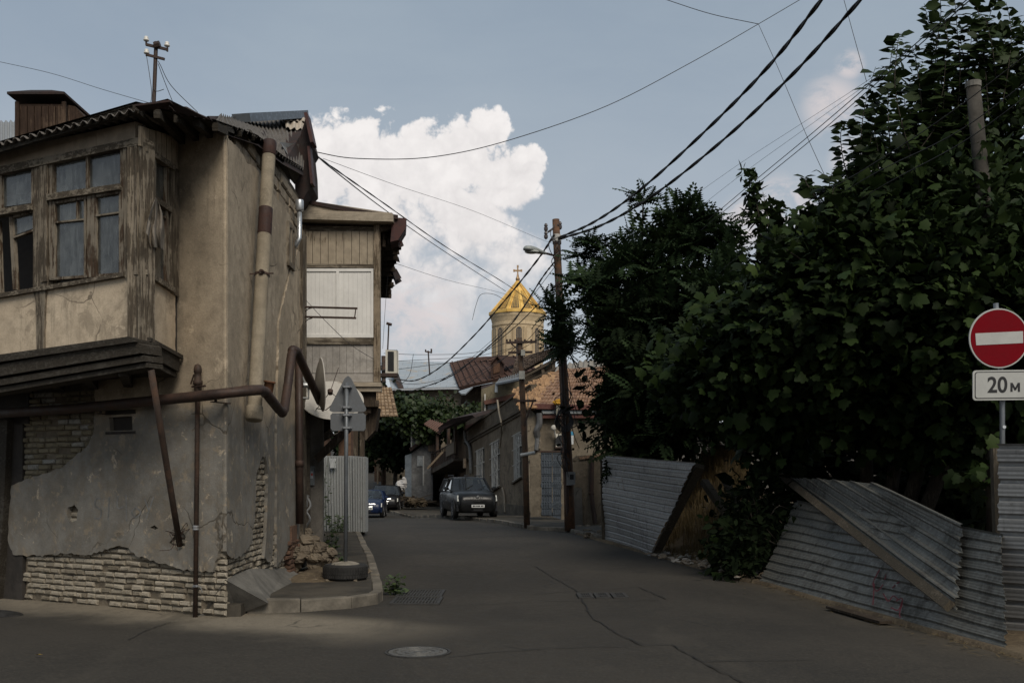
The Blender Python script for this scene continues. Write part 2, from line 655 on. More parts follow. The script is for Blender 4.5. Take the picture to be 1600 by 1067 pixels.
def sky():
    w = bpy.data.worlds.new('World')
    S.world = w
    w.use_nodes = True
    t = NT(w.node_tree)
    tc = t.n('ShaderNodeTexCoord')
    d = t.vm('NORMALIZE', tc.outputs['Generated'])
    sk = t.n('ShaderNodeTexSky')
    sk.sky_type = 'NISHITA'
    sk.sun_disc = False
    sk.sun_elevation = SUN_EL
    sk.sun_rotation = SUN_AZ
    sk.air_density = 1.0
    sk.dust_density = 2.0
    k = 0.085
    # a thin veil of high cloud over the blue
    zc = t.xyz(d)[2]
    veil = t.noise(t.vm('MULTIPLY', d, (1, 1, 2.2)), 2.2, 7, .6, .3)
    base = t.n('ShaderNodeVectorMath'); base.operation = 'SCALE'
    t.l(sk.outputs[0], base.inputs[0]); base.inputs['Scale'].default_value = k
    vc = t.mix(t.ramp(zc, 0.0, 0.45), (0.58, 0.605, 0.635), (0.36, 0.43, 0.50))
    col = t.mix(t.ramp(veil, .3, .75, .68, .90), base.outputs[0], vc)

    def dirn(px, py):
        return Vector(((px - CX) / F, 1, (HY - py) / F)).normalized()

    def lumps(v, sc, det=6):
        n = t.noise(v, sc, det, .52, .25)
        return t.m('ABSOLUTE', t.m('MULTIPLY_ADD', n, 2.0, -1.0))

    def bank(blobs, soft=.10):
        best = None
        for px, py, r in blobs:
            q = t.m('MULTIPLY_ADD', t.vm('DISTANCE', d, tuple(dirn(px, py))), -F / r, 1.0)
            best = q if best is None else t.m('SMOOTH_MAX', best, q, soft)
        return best

    main = [(500, 270, 86), (575, 264, 84), (655, 262, 84), (722, 250, 74), (757, 205, 40), (785, 285, 62), (822, 262, 34), (805, 305, 36),
            (590, 390, 150), (735, 355, 100), (800, 405, 80), (838, 405, 42), (690, 460, 130)]
    core = bank(main)
    v1 = t.vm('ADD', d, (3.1, 2.2, 0))
    v2 = t.vm('ADD', d, (3.1 + .007, 2.2, .014))
    b1 = t.m('ADD', t.m('ADD', lumps(v1, 34), t.m('MULTIPLY', lumps(v1, 12, 2), .9)), t.m('MULTIPLY', lumps(v1, 85, 3), .35))
    b2 = t.m('ADD', t.m('ADD', lumps(v2, 34), t.m('MULTIPLY', lumps(v2, 12, 2), .9)), t.m('MULTIPLY', lumps(v2, 85, 3), .35))
    e1 = t.m('MULTIPLY_ADD', b1, .85, t.m('ADD', core, -.36))
    edge = t.ramp(zc, .17, .31, .85, .20)              # crisp heads, ragged soft foot
    mk = t.ramp(e1, .02, t.m('ADD', .02, edge))
    zlow = t.ramp(zc, 0.09, 0.24)                      # the cloud's foot dissolves into the murk
    lit = t.m('MULTIPLY_ADD', t.m('SUBTRACT', b1, b2), .48, .70)
    lit = t.m('ADD', lit, t.m('MULTIPLY_ADD', b1, .20, -.07))
    lit = t.m('ADD', lit, t.ramp(zc, .16, .36, -.18, .20))
    cc = t.mix(t.ramp(lit, 0.0, 1.05, smooth=False), (0.64, 0.61, 0.61), (0.94, 0.90, 0.88))
    col = t.mix(t.m('MULTIPLY', mk, t.m('MULTIPLY_ADD', zlow, .80, .14)), col, cc)
    ew = bank([(1215, 325, 58), (1250, 318, 40), (1335, 250, 44), (1300, 165, 54), (1327, 103, 26), (1160, 350, 50), (1380, 300, 70), (650, 500, 100)])
    wis = t.ramp(t.noise(t.vm('MULTIPLY', d, (1, 1, 1.7)), 24, 7, .66, .6), .33, .58)
    col = t.mix(t.m('MULTIPLY', t.m('MULTIPLY', t.ramp(ew, .0, .7), wis), .72), col, (0.72, 0.65, 0.645))
    bg = t.n('ShaderNodeBackground')
    t.l(col, bg.inputs['Color'])
    bg.inputs['Strength'].default_value = 1.0
    w.cycles.sampling_method = 'MANUAL'
    w.cycles.sample_map_resolution = 512
    o = t.n('ShaderNodeOutputWorld')
    t.l(bg.outputs[0], o.inputs[0])


sky()
S.view_settings.view_transform = 'Standard'
S.view_settings.look = 'None'
S.view_settings.exposure = 0
S.view_settings.gamma = 1
S.render.film_transparent = False
S.cycles.max_bounces = 6
S.cycles.diffuse_bounces = 3
S.cycles.transparent_max_bounces = 12
try:
    S.cycles.use_denoising = True
except Exception:
    pass
# ------------------------------------------------------------------ ground
def smooth(a, b, x):
    t = min(max((x - a) / (b - a), 0), 1)
    return t * t * (3 - 2 * t)


def gz(x, y):
    """height of the street: level at the junction, a slight dip, then uphill"""
    z = 0.0
    z -= 0.24 * smooth(40, 49, y) * smooth(-1.5, -5.0, x)
    z += 2.6 * smooth(62, 96, y) + 7.5 * smooth(96, 190, y)
    return z


K = Vector((-3.345, 11.61, 0))                   # the corner of the old house
W2 = Plane((K.x, K.y), (0.883, -0.469))          # its front, running off to the left (u < 0)
W3 = Plane((K.x, K.y), (-0.016, 1.0))            # its side along the lane (u > 0 going away)


def asphalt(t):
    v = t.coord()
    fine = t.noise(v, 95, 3, .6)
    grit = t.voro(v, 140)
    mid = t.noise(v, 7, 7, .65)
    big = t.noise(v, .35, 9, .62, .4)
    c = t.mix(t.ramp(big, .32, .68), (0.0220, 0.0193, 0.0155), (0.0385, 0.0330, 0.0257))
    c = t.mix(t.ramp(mid, .42, .75, 0, .5), c, (0.040, 0.034, 0.0265))
    c = t.mix(t.ramp(grit, .05, .28, .55, 0), c, (0.10, 0.094, 0.085))
    c = t.mix(t.ramp(fine, .45, .75, 0, .55), c, (0.018, 0.018, 0.017))
    oil = t.noise(v, 1.05, 6, .7, .8)
    c = t.mix(t.ramp(oil, .62, .78, 0, .5), c, (0.020, 0.019, 0.018))
    # pale dust lying along the foot of the old house
    n = W2.n
    dist = t.m('ADD', t.vm('DOT_PRODUCT', v, (n.x, n.y, 0)), -(K.x * n.x + K.y * n.y))
    al = t.m('ADD', t.vm('DOT_PRODUCT', v, (W2.u.x, W2.u.y, 0)), -(K.x * W2.u.x + K.y * W2.u.y))
    wob = t.m('MULTIPLY', t.m('SUBTRACT', t.noise(v, 1.1, 7, .62), .5), 1.3)
    f = t.ramp(t.m('ADD', dist, wob), 0.12, 1.25, .92, 0)
    f = t.m('MULTIPLY', f, t.ramp(al, 1.2, 3.4, 1, 0))
    f = t.m('MULTIPLY', f, t.ramp(dist, -.9, -.3, 0, 1))
    f = t.m('MULTIPLY', f, t.ramp(mid, .25, .6, .72, 1))
    c = t.mix(f, c, t.mix(t.ramp(fine, .3, .7), (0.16, 0.135, 0.10), (0.235, 0.20, 0.15)))
    # dust and straw blown against the fence on the right
    n2 = (0.99, 0.11)
    d2 = t.m('ADD', t.vm('DOT_PRODUCT', v, (n2[0], n2[1], 0)), -(4.2 * n2[0] + 12.4 * n2[1]))
    f2 = t.ramp(t.m('ADD', d2, t.m('MULTIPLY', wob, .8)), -.7, .2, 0, .5)
    c = t.mix(f2, c, (0.085, 0.068, 0.045))
    worn = t.noise(t.coord((1.2, .35, 1), (0, 0, .12)), .9, 8, .66, .5)
    c = t.mix(t.ramp(worn, .52, .70, 0, .55), c, (0.052, 0.045, 0.035))
    cr = t.voro(t.warp(v, .9, .9), .42, 'DISTANCE_TO_EDGE')
    c = t.mix(t.m('MULTIPLY', t.ramp(cr, .003, .009, .55, 0), t.ramp(t.noise(v, .5, 3), .52, .62)), c, (0.010, 0.0095, 0.009))
    sp = t.noise(v, 38, 4, .75)
    c = t.mix(t.ramp(sp, .50, .68, 0, .65), c, (0.070, 0.060, 0.047))
    c = t.mix(t.ramp(sp, .30, .44, .6, 0), c, (0.012, 0.0115, 0.0105))
    h = t.m('ADD', t.m('MULTIPLY', fine, .5), t.m('MULTIPLY', mid, .9))
    h = t.m('ADD', h, t.m('MULTIPLY', grit, .5))
    t.out(c, t.ramp(mid, .3, .7, .78, .95), 0, t.bump(h, .35, .008), .25)


def dirt(t):
    v = t.coord()
    a = t.noise(v, 1.4, 9, .66)
    b = t.noise(v, 18, 7, .65)
    c = t.mix(t.ramp(a, .35, .65), (0.055, 0.042, 0.03), (0.115, 0.088, 0.058))
    c = t.mix(t.ramp(b, .45, .7, 0, .7), c, (0.16, 0.125, 0.08))
    t.out(c, .95, 0, t.bump(t.m('ADD', a, t.m('MULTIPLY', b, .4)), .7, .05), .1)


def concrete(name, col, dark=(.06, .055, .048)):
    def fn(t):
        v = t.coord()
        a = t.noise(v, 1.5, 9, .66)
        b = t.noise(v, 28, 6, .65)
        c = t.mix(t.ramp(a, .36, .66), dark, col)
        c = t.mix(t.ramp(b, .45, .75, 0, .5), c, tuple(x * .45 for x in col))
        t.out(c, .92, 0, t.bump(t.m('ADD', a, t.m('MULTIPLY', b, .35)), .45, .02), .2)
    return M(name, fn)


ASPH, DIRT = M('asphalt', asphalt), M('dirt', dirt)
KERB = concrete('kerb_stone', (0.205, 0.18, 0.145), (.085, .075, .06))
PAVE = concrete('pavement_asphalt', (0.072, 0.062, 0.048), (.036, .032, .026))
CONC = concrete('old_concrete', (0.16, 0.15, 0.132), (.075, .07, .062))


def grid(xs, ys, zf):
    mb = MB()
    vs = [(x, y, zf(x, y)) for y in ys for x in xs]
    n = len(xs)
    mb.add(vs, [(j * n + i, j * n + i + 1, (j + 1) * n + i + 1, (j + 1) * n + i) for j in range(len(ys) - 1) for i in range(n - 1)])
    return mb


xs = [-60, -40, -25, -16] + [-12 + .75 * i for i in range(33)] + [16, 25, 40, 60]
ys = [-25, -15, -8] + [-4 + 1.0 * i for i in range(14)] + [10.5 + 1.0 * i for i in range(94)] + [110, 125, 150, 190]
rr = random.Random(5)
road = grid(xs, ys, lambda x, y: gz(x, y) + 0.012 * math.sin(x * 1.7 + y * .6) * math.sin(y * .9))
props(road.build('road', ASPH, smooth=True), kind='structure')
terr = grid([-900, -400, -150, -60, -20, 0, 20, 60, 150, 400, 900], [-400, -100, -25, 0, 20, 40, 60, 80, 100, 130, 160, 200, 400, 1000],
            lambda x, y: gz(x, y) - .25 + (-1.0 if y > 200 else 0))
props(terr.build('terrain', DIRT, smooth=True), kind='structure')

# tar seams of old trench repairs
TAR = plain('tar_seam', (0.0125, 0.0115, 0.0105), .8, var=.5, scale=9)
seams = [
    [(597, 868), (660, 866), (726, 864), (735, 868)],
    [(837, 884), (868, 902), (900, 920), (925, 962), (966, 988), (1006, 1007), (1050, 1006), (1095, 1032), (1157, 1063), (1190, 1085)],
    [(699, 945), (770, 941), (842, 936)], [(837, 926), (915, 920), (997, 915), (1043, 936)],
    [(703, 1022), (780, 1014), (860, 1010), (1004, 1008)], [(1099, 1033), (1180, 1030), (1300, 1027)],
    [(636, 892), (730, 889), (837, 884), (935, 887), (1000, 884)], [(202, 996), (232, 982), (272, 967)],
    [(840, 936), (955, 938), (1043, 936)],
]
for i, s in enumerate(seams):
    rr = random.Random(i)
    pts = spline([G(px, py, 0.018) for px, py in s], 1)
    fine = []
    for a, b in zip(pts[:-1], pts[1:]):
        k = max(2, int((b - a).length / .12))
        for j in range(k):
            q = a + (b - a) * (j / k)
            fine.append(Vector((q.x + rr.uniform(-.016, .016), q.y + rr.uniform(-.02, .02), 0)))
    mb = MB()
    vs, fs = [], []
    for j, q in enumerate(fine):
        d = (fine[min(j + 1, len(fine) - 1)] - fine[max(j - 1, 0)]).normalized()
        s_ = Vector((-d.y, d.x, 0)) * rr.uniform(.003, .0085) * (1.3 if i in (3, 1) else 1.0)
        zz = 0.012 * math.sin(q.x * 1.7 + q.y * .6) * math.sin(q.y * .9) + gz(q.x, q.y) + .010
        vs += [(q.x - s_.x, q.y - s_.y, zz), (q.x + s_.x, q.y + s_.y, zz)]
    for j in range(len(fine) - 1):
        fs.append((2 * j, 2 * j + 1, 2 * j + 3, 2 * j + 2))
    mb.add(vs, fs)
    props(mb.build('road_seam', TAR), kind='structure')

# the pavement at the corner and up the lane on the left
kerb_line = [G(372, 957), G(385, 957), G(470, 956), G(550, 951), G(590, 944.5), G(598, 939)]
cr = Vector((-1.72, 13.3, 0))
back_line = [cr, Vector((-1.90, 14.5, 0)), Vector((-2.72, 19.5, 0)), Vector((-3.60, 24.3, 0)), Vector((-4.36, 28.6, 0)), Vector((-6.3, 38, 0)), Vector((-8.6, 46, 0))]
edge = kerb_line[1:] + back_line[1:]
mb = MB()
inner = []
for i, q in enumerate(edge):                     # 13 cm kerbstones, butt jointed
    a = edge[max(i - 1, 0)]; b = edge[min(i + 1, len(edge) - 1)]
    d = (b - a).normalized()
    inner.append(q + Vector((-d.y, d.x, 0)) * .14)
rr = random.Random(2)
for i in range(len(edge) - 1):
    L = (edge[i + 1] - edge[i]).length
    k = max(1, round(L / .95))
    for j in range(k):
        s0, s1 = j / k + .004, (j + 1) / k - .004
        o = [edge[i].lerp(edge[i + 1], s) for s in (s0, s1)]
        n = [inner[i].lerp(inner[i + 1], s) for s in (s0, s1)]
        z = .15 + rr.uniform(-.014, .012)
        q = [o[0], o[1], n[1], n[0]]
        if i == 4 or (i == 5 and j == 0): z -= .02
        mb.hexa([(p.x, p.y, -.2) for p in q], [(p.x + rr.uniform(-.006, .006), p.y + rr.uniform(-.006, .006), z) for p in q])
props(mb.build('kerb', KERB, bevel=.015), kind='structure')
mb = MB()
outl = [Vector((p.x, p.y, 0)) for p in inner] + [Vector((-14, 46, 0)), Vector((-14, 20, 0)), Vector((-3.4, 16.4, 0)), Vector((K.x - .05, K.y + .1, 0)), Vector((-3.2, 11.75, 0))]
mb.poly([(p.x, p.y, .135) for p in outl], [(p.x, p.y, -.2) for p in outl])
props(mb.build('pavement', PAVE), kind='structure')

# cement fillet sloping from the wall to the kerb
mb = MB()
w0, w1, w2_ = W2.p(-.38, 0, -.02), W2.p(-.02, 0, -.02), W3.p(3.6, 0, -.02)
f0, f1, f2 = W2.p(-.46, 0, .14), Vector((-2.92, 11.92, 0)), W3.p(3.6, 0, .22)
mb.add([(f0.x, f0.y, -.05), (f1.x, f1.y, .13), (f2.x, f2.y, .13), (w0.x, w0.y, .02), (w1.x, w1.y, .44), (W3.p(1.2, 0, -.02).x, W3.p(1.2, 0, -.02).y, .46), (w2_.x, w2_.y, .26),
        (W3.p(1.2, 0, .26).x, W3.p(1.2, 0, .26).y, .14), (kerb_line[0].x, kerb_line[0].y, -.02)],
       [(0, 8, 1, 4, 3), (1, 7, 5, 4), (7, 2, 6, 5)])
props(mb.build('cement_skirt', CONC), kind='structure')

# the far pavement on the right of the lane
mb = MB()
rk = [(2.75, 25.0), (2.2, 27.5), (1.75, 30.6), (.55, 32.2), (-.35, 36.2), (-2.2, 41.5), (-4.6, 47), (-6.6, 55), (-9.4, 66)]
for (x0, y0), (x1, y1) in zip(rk[:-1], rk[1:]):
    a, b = Vector((x0, y0, 0)), Vector((x1, y1, 0))
    d = (b - a).normalized(); n = Vector((d.y, -d.x, 0)) * .18
    k = max(1, round((b - a).length))
    for j in range(k):
        p0, p1 = a.lerp(b, j / k + .006), a.lerp(b, (j + 1) / k - .006)
        g0, g1 = gz(p0.x, p0.y), gz(p1.x, p1.y)
        z = .13 + rr.uniform(-.02, .01)
        mb.hexa([(p0.x, p0.y, g0 - .3), (p1.x, p1.y, g1 - .3), (p1.x + n.x, p1.y + n.y, g1 - .3), (p0.x + n.x, p0.y + n.y, g0 - .3)],
                [(p0.x, p0.y, g0 + z), (p1.x, p1.y, g1 + z), (p1.x + n.x, p1.y + n.y, g1 + z), (p0.x + n.x, p0.y + n.y, g0 + z)])
props(mb.build('kerb', KERB, bevel=.012), kind='structure')
mb = MB()
for (x0, y0), (x1, y1) in zip(rk[:-1], rk[1:]):
    g0, g1 = gz(x0, y0) + .12, gz(x1, y1) + .12
    mb.add([(x0 + .1, y0, g0), (x1 + .1, y1, g1), (x1 + 5, y1 + 1, g1), (x0 + 5, y0 + 1, g0)], [(0, 3, 2, 1)])
props(mb.build('pavement', PAVE), kind='structure')

# iron in the road
IRON = plain('cast_iron', (0.10, 0.095, 0.085), .6, .4, .4, 14, .3, .4)
IRON_D = plain('dark_iron', (0.035, 0.033, 0.03), .7, .3, .4, 14, .3, .4)
VOID = plain('black_void', (0.004, 0.004, 0.004), .9, var=.1)


def rz(x, y): return 0.012 * math.sin(x * 1.7 + y * .6) * math.sin(y * .9) + gz(x, y)


c = G(653, 1018)
z0 = rz(c.x, c.y)
mh = thing('manhole_cover', 'round iron manhole cover with raised rings set in the dark asphalt', 'manhole cover', (c.x, c.y, z0))
mb = MB().lathe((c.x, c.y, z0), [(.31, -.02), (.31, .014), (.285, .016), (.282, .008), (.278, -.02)], 40, caps=False)
mb.build('rim', IRON_D, mh)
mb = MB().lathe((c.x, c.y, z0), [(.275, -.02), (.275, .013), (.235, .014), (.232, .007), (.205, .007), (.202, .014), (.16, .014), (.157, .007), (.125, .007), (.122, .014), (.085, .014), (.082, .008), (.04, .008), (.038, .014), (.001, .014)], 40, caps=False)
for k in range(12):
    a = k * math.pi / 6
    d = Vector((math.cos(a), math.sin(a), 0)); s = Vector((-d.y, d.x, 0)) * .012
    o = Vector((c.x, c.y, z0 + .007))
    q = [o + d * .205 - s, o + d * .232 - s, o + d * .232 + s, o + d * .205 + s]
    mb.hexa(q, [p + Vector((0, 0, .007)) for p in q])
mb.build('lid', IRON, mh)


def grate(name, label, x0, x1, y0, y1, bars, skew=0.0, group=None):
    zc = rz((x0 + x1) / 2, (y0 + y1) / 2) + .012
    g = thing(name, label, 'drain grate', ((x0 + x1) / 2, (y0 + y1) / 2, zc), group)
    fr, br = MB(), MB()
    w = .045
    fr.box(x0, x1, y0, y0 + w, zc - .06, zc + .012); fr.box(x0, x1, y1 - w, y1, zc - .06, zc + .012)
    fr.box(x0, x0 + w, y0 + w, y1 - w, zc - .06, zc + .012); fr.box(x1 - w, x1, y0 + w, y1 - w, zc - .06, zc + .012)
    fr.build('frame', IRON_D, g)
    n = bars
    for k in range(n):
        xa = x0 + w + (x1 - x0 - 2 * w) * (k + .2) / n
        xb = xa + (x1 - x0 - 2 * w) * .55 / n
        br.box(xa, xb, y0 + w, y1 - w, zc - .04, zc + .006)
    br.box(x0 + w, x1 - w, (y0 + y1) / 2 - .02, (y0 + y1) / 2 + .02, zc - .03, zc + .008)
    br.build('bars', IRON_D, g)
    MB().box(x0 + .01, x1 - .01, y0 + .01, y1 - .01, zc - .07, zc - .012).build('pit', VOID, g)


grate('storm_drain_grate', 'iron storm drain grate beside the kerb, the nearer of the pair', -1.57, -.93, 12.72, 13.50, 13)
grate('storm_drain_grate', 'iron storm drain grate beside the kerb, the farther of the pair', -1.60, -.96, 13.56, 14.42, 13)
for k, lb in enumerate(('left of three small inlaid grates in mid road', 'middle of three small inlaid grates in mid road', 'right of three small inlaid grates in mid road')):
    grate('inlaid_grate', lb, .90 + k * .235, 1.11 + k * .235, 13.42, 13.98, 4, group='small grates inlaid in the road')

# end of a rubber speed hump at the left edge
mb = MB()
a = G(32, 962); b = a + Vector((-1.3, .45, 0))
d = (b - a).normalized(); s = Vector((-d.y, d.x, 0))
ring = []
for t_, wd, h in ((0, .05, .012), (.12, .16, .04), (.3, .19, .055), (.7, .19, .055), (1.2, .19, .05)):
    o = a + d * t_
    ring.append([o + s * x * wd + Vector((0, 0, hh * h)) for x, hh in ((-1, .05), (-.6, .75), (-.2, 1), (.2, 1), (.6, .75), (1, .05))])
vs = [p for r in ring for p in r]
mb.add(vs, [(i * 6 + j, i * 6 + j + 1, (i + 1) * 6 + j + 1, (i + 1) * 6 + j) for i in range(4) for j in range(5)] + [(0, 5, 4, 3, 2, 1)])
single(mb, 'speed_hump', plain('black_rubber', (0.018, 0.017, 0.016), .7, var=.5, scale=12), 'end of a black rubber speed hump lying at the road edge', 'speed hump', a, smooth=True)
mb = MB()
c = G(60, 1026); mb.add([c + Vector((-.035, 0, .02)), c + Vector((0, -.016, .03)), c + Vector((.04, .005, .022)), c + Vector((0, .02, .026))], [(0, 1, 2, 3)])
single(mb, 'fallen_leaf', plain('yellow_leaf', (0.42, 0.27, 0.05), .6), 'small yellow leaf lying on the asphalt', 'leaf', c)
# ------------------------------------------------------------------ the old corner house on the left
PL = plaster('house_plaster', (0.45, 0.37, 0.272), (0.30, 0.245, 0.178), stain=(.085, .068, .05), stain_amt=.45, band=(2.45, (0.215, 0.203, 0.18), 1.1))
PLB = plaster('balcony_plaster', (0.58, 0.475, 0.35), (0.44, 0.355, 0.255), stain=(0.085, 0.075, 0.056), stain_amt=.62, bump=.25)
MORTAR = plaster('mortar', (0.20, 0.165, 0.12), (0.11, 0.09, 0.066), cracks=False, bump=.6)
BRICK = brickmat('pale_brick', ((0.245, 0.212, 0.162), (0.33, 0.29, 0.228), (0.145, 0.122, 0.09)), dark=(.085, .07, .05))
BRICK_D = brickmat('dark_brick', ((0.16, 0.135, 0.09), (0.20, 0.17, 0.115), (0.28, 0.27, 0.245)), dark=(.04, .036, .028))
STONE = brickmat('rubble_stone', ((0.25, 0.205, 0.15), (0.31, 0.255, 0.19), (0.19, 0.155, 0.112)))
WOOD = wood('grey_wood', (0.098, 0.078, 0.056), (0.215, 0.18, 0.135), .40)
WOODX = wood('grey_wood_rails', (0.095, 0.076, 0.055), (0.21, 0.178, 0.135), .42, axis='x')
WOODB = wood('brown_wood', (0.078, 0.050, 0.031), (0.20, 0.17, 0.13), .5)
WOODP = wood('painted_boards', (0.12, 0.092, 0.064), (0.27, 0.22, 0.16), .7)
FASC = wood('fascia_boards', (0.15, 0.12, 0.088), (0.27, 0.22, 0.165), 1.05, axis='x', bump=.2)
WOODD = wood('blackened_wood', (0.048, 0.040, 0.030), (0.066, 0.058, 0.047), .35, axis='x')
RUST = rust('rusty_iron', (0.04, 0.027, 0.02), (0.075, 0.042, 0.027))
RUSTD = rust('brown_painted_pipe', (0.036, 0.023, 0.018), (0.060, 0.034, 0.024), .6)
RUSTO = rust('orange_rust', (0.11, 0.05, 0.025), (0.25, 0.11, 0.05), .8)
GLS = glass('dusty_glass', (0.135, 0.145, 0.138), .48)
ETER = galv('asbestos_sheet', (0.155, 0.14, 0.125), (0.055, 0.048, 0.042), .7, .9, 0)
ETERL = galv('new_asbestos_sheet', (0.42, 0.36, 0.29), (0.2, 0.17, 0.14), .3, .9, 0)
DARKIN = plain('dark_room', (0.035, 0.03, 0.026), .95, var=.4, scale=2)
FELT = rust('tar_felt', (0.028, 0.02, 0.018), (0.05, 0.03, 0.026), .9)

LBL = 'weathered two storey house with peeling plaster, overhanging glazed wooden balcony and bare brick base'
house = thing('corner_house', LBL, 'house', W2.p(-2.5, 0, 0))

# --- carcass: thick walls behind plaster and brick
mb = MB()
W2.bx(mb, -7.2, -.26, -.3, 5.62, -.34, -.055)
W2.bx(mb, -.26, -.045, -.3, 5.62, -.075, -.056)
W3.bx(mb, .22, 4.75, -.3, 5.60, -.34, -.055)
top = [W3.uz(*q) for q in ((352, 202), (385, 206), (410, 226), (440, 256), (464, 292))]
W3.up(mb, [(.22, 5.60), (4.75, 5.60), (4.75, 6.2), top[4], top[3], top[2], top[1], (0.22, 5.64)], -.34, -.055)
mb.box(-12, -3.7, 16.3, 16.6, -.3, 7.2)
mb.build('wall', MORTAR, house)

# --- bricks
rr = random.Random(11)


def bricks(mb, plane, u0, u1, z0, z1, inside, d0=-.06, dmean=-.020, L=.165, H=.060, gap=.013, ero=0.0):
    z = z0
    r = 0
    while z < z1:
        u = u0 - rr.uniform(0, L)
        while u < u1:
            l = L * rr.choice((1, 1, 1, .55, .8, 1.15)) * rr.uniform(.92, 1.08)
            l = min(l, u1 - u)
            if l < .04: break
            if rr.random() > .035 and inside(u + l / 2, z + H / 2):
                d = dmean + rr.uniform(-.02, .012)
                e = .007 + ero * rr.uniform(.2, 1) * .018
                h = H - rr.uniform(0, .008)
                j = lambda s: rr.uniform(-s, s)
                tilt = j(.006)
                back = [plane.p(uu, zz, d0) for uu, zz in ((u, z), (u + l, z + tilt), (u + l, z + h + tilt), (u, z + h))]
                mid = [plane.p(uu + j(.005), zz + j(.004), d - e) for uu, zz in ((u, z), (u + l, z + tilt), (u + l, z + h + tilt), (u, z + h))]
                fr = [plane.p(uu + j(.008), zz + j(.006), d + j(.004 + .006 * ero)) for uu, zz in ((u + e * 1.3, z + e), (u + l - e * 1.3, z + e + tilt), (u + l - e * 1.3, z + h - e + tilt), (u + e * 1.3, z + h - e))]
                g2 = min(.011 + .006 * ero, h * .3)                   # worn arrises: the face is a low cushion
                top = [plane.p(uu + j(.006), zz + j(.003), d + .003 + j(.003)) for uu, zz in ((u + g2, z + g2), (u + l - g2, z + g2 + tilt), (u + l - g2, z + h - g2 + tilt), (u + g2, z + h - g2))]
                mb.add(back + mid + fr + top, [(0, 1, 5, 4), (1, 2, 6, 5), (2, 3, 7, 6), (3, 0, 4, 7), (4, 5, 9, 8), (5, 6, 10, 9), (6, 7, 11, 10), (7, 4, 8, 11),
                                               (8, 9, 13, 12), (9, 10, 14, 13), (10, 11, 15, 14), (11, 8, 12, 15), (12, 13, 14, 15)])
            u += l + gap * rr.uniform(.6, 1.5)
        z += H + gap * rr.uniform(.7, 1.3)
        r += 1


mb = MB()
bricks(mb, W2, -3.55, -.02, .02, 1.05, lambda u, z: True, ero=.6)
bricks(mb, W3, .02, 4.4, .10, 1.1, lambda u, z: u > .12 and (z < .8 or u > .3), ero=.6)
u_a, u_b = W3.uz(395, 780)[0], W3.uz(424, 780)[0]
bricks(mb, W3, u_a, u_b + .3, 1.1, 2.2, lambda u, z: True, ero=.3)
mb.build('brickwork', BRICK, house)
mb = MB()
bricks(mb, W2, -3.60, -2.12, 1.6, 2.75, lambda u, z: True, dmean=-.018, L=.22, ero=.3)
mb.build('brickwork', BRICK_D, house)
mb = MB()
def wall_top(u):
    q = [(0.0, 5.64)] + top[1:] + [(4.75, 6.3)]
    for (ua, za), (ub, zb_) in zip(q[:-1], q[1:]):
        if ua <= u <= ub: return za + (zb_ - za) * (u - ua) / max(ub - ua, 1e-6)
    return 5.6
bricks(mb, W3, .12, 4.7, 4.9, 6.7, lambda u, z: u > .26 and z < wall_top(u) - .09, dmean=-.004, L=.36, H=.16, gap=.022, ero=.8)
mb.build('stonework', STONE, house)

# --- plaster coats with ragged edges
def px_uz(plane, pts): return [plane.uz(*q) for q in pts]


out2 = px_uz(W2, [(352, 203), (352, 700), (350, 790), (346, 850), (341, 872), (334, 893), (300, 892), (272, 884), (250, 880), (232, 872), (214, 868), (203, 856), (188, 852), (170, 858), (140, 866), (100, 864), (60, 868), (22, 866), (14, 845), (15, 800), (20, 758), (36, 752), (60, 744), (85, 735), (103, 727), (120, 712), (140, 694), (148, 672), (150, 645), (150, 560), (150, 205)])
out2[0] = (-.004, 5.64); out2[1] = (-.004, out2[1][1])
vent = px_uz(W2, [(172, 652), (208, 650), (209, 672), (174, 673)])
h1 = rough(px_uz(W2, [(108, 792), (118, 788), (124, 796), (122, 812), (113, 816), (107, 808)]), .04, .012, 4)
h2 = rough(px_uz(W2, [(266, 848), (282, 828), (292, 838), (290, 856), (270, 858)]), .04, .012, 5)
h3 = px_uz(W2, [(236, 824), (243, 820), (249, 825), (242, 828)])
mb = MB()
W2.up(mb, rough(out2, .05, .016, 21, keep=(0, 1, 29, 30, 31)), -.05, .018, holes=[vent, h1, h2, h3])
mb.build('plaster', PL, house)
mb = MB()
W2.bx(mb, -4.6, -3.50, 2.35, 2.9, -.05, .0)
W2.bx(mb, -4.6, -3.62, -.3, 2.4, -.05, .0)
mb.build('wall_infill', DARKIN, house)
mb = MB()                                          # bricks showing through the small holes
bricks(mb, W2, -2.62, -2.35, 1.05, 1.4, lambda u, z: True)
mb.build('brickwork', BRICK, house)
mb = MB()
bricks(mb, W2, -.75, -.3, .75, 1.05, lambda u, z: True)
mb.build('brickwork', BRICK, house)
# vent opening
mb = MB()
u0, z1 = W2.uz(170, 646); u1, z0 = W2.uz(211, 675)
for a in ((u0 - .03, u1 + .03, z1 - .02, z1 + .03), (u0 - .03, u1 + .03, z0 - .02, z0 + .012)): W2.bx(mb, *a, -.04, .028)
W2.bx(mb, u0, u1, z0 + .01, z1 - .02, -.054, -.045)  # dark plate behind the hole, coloured to stand in for its shade
mb.build('vent', DARKIN, house)

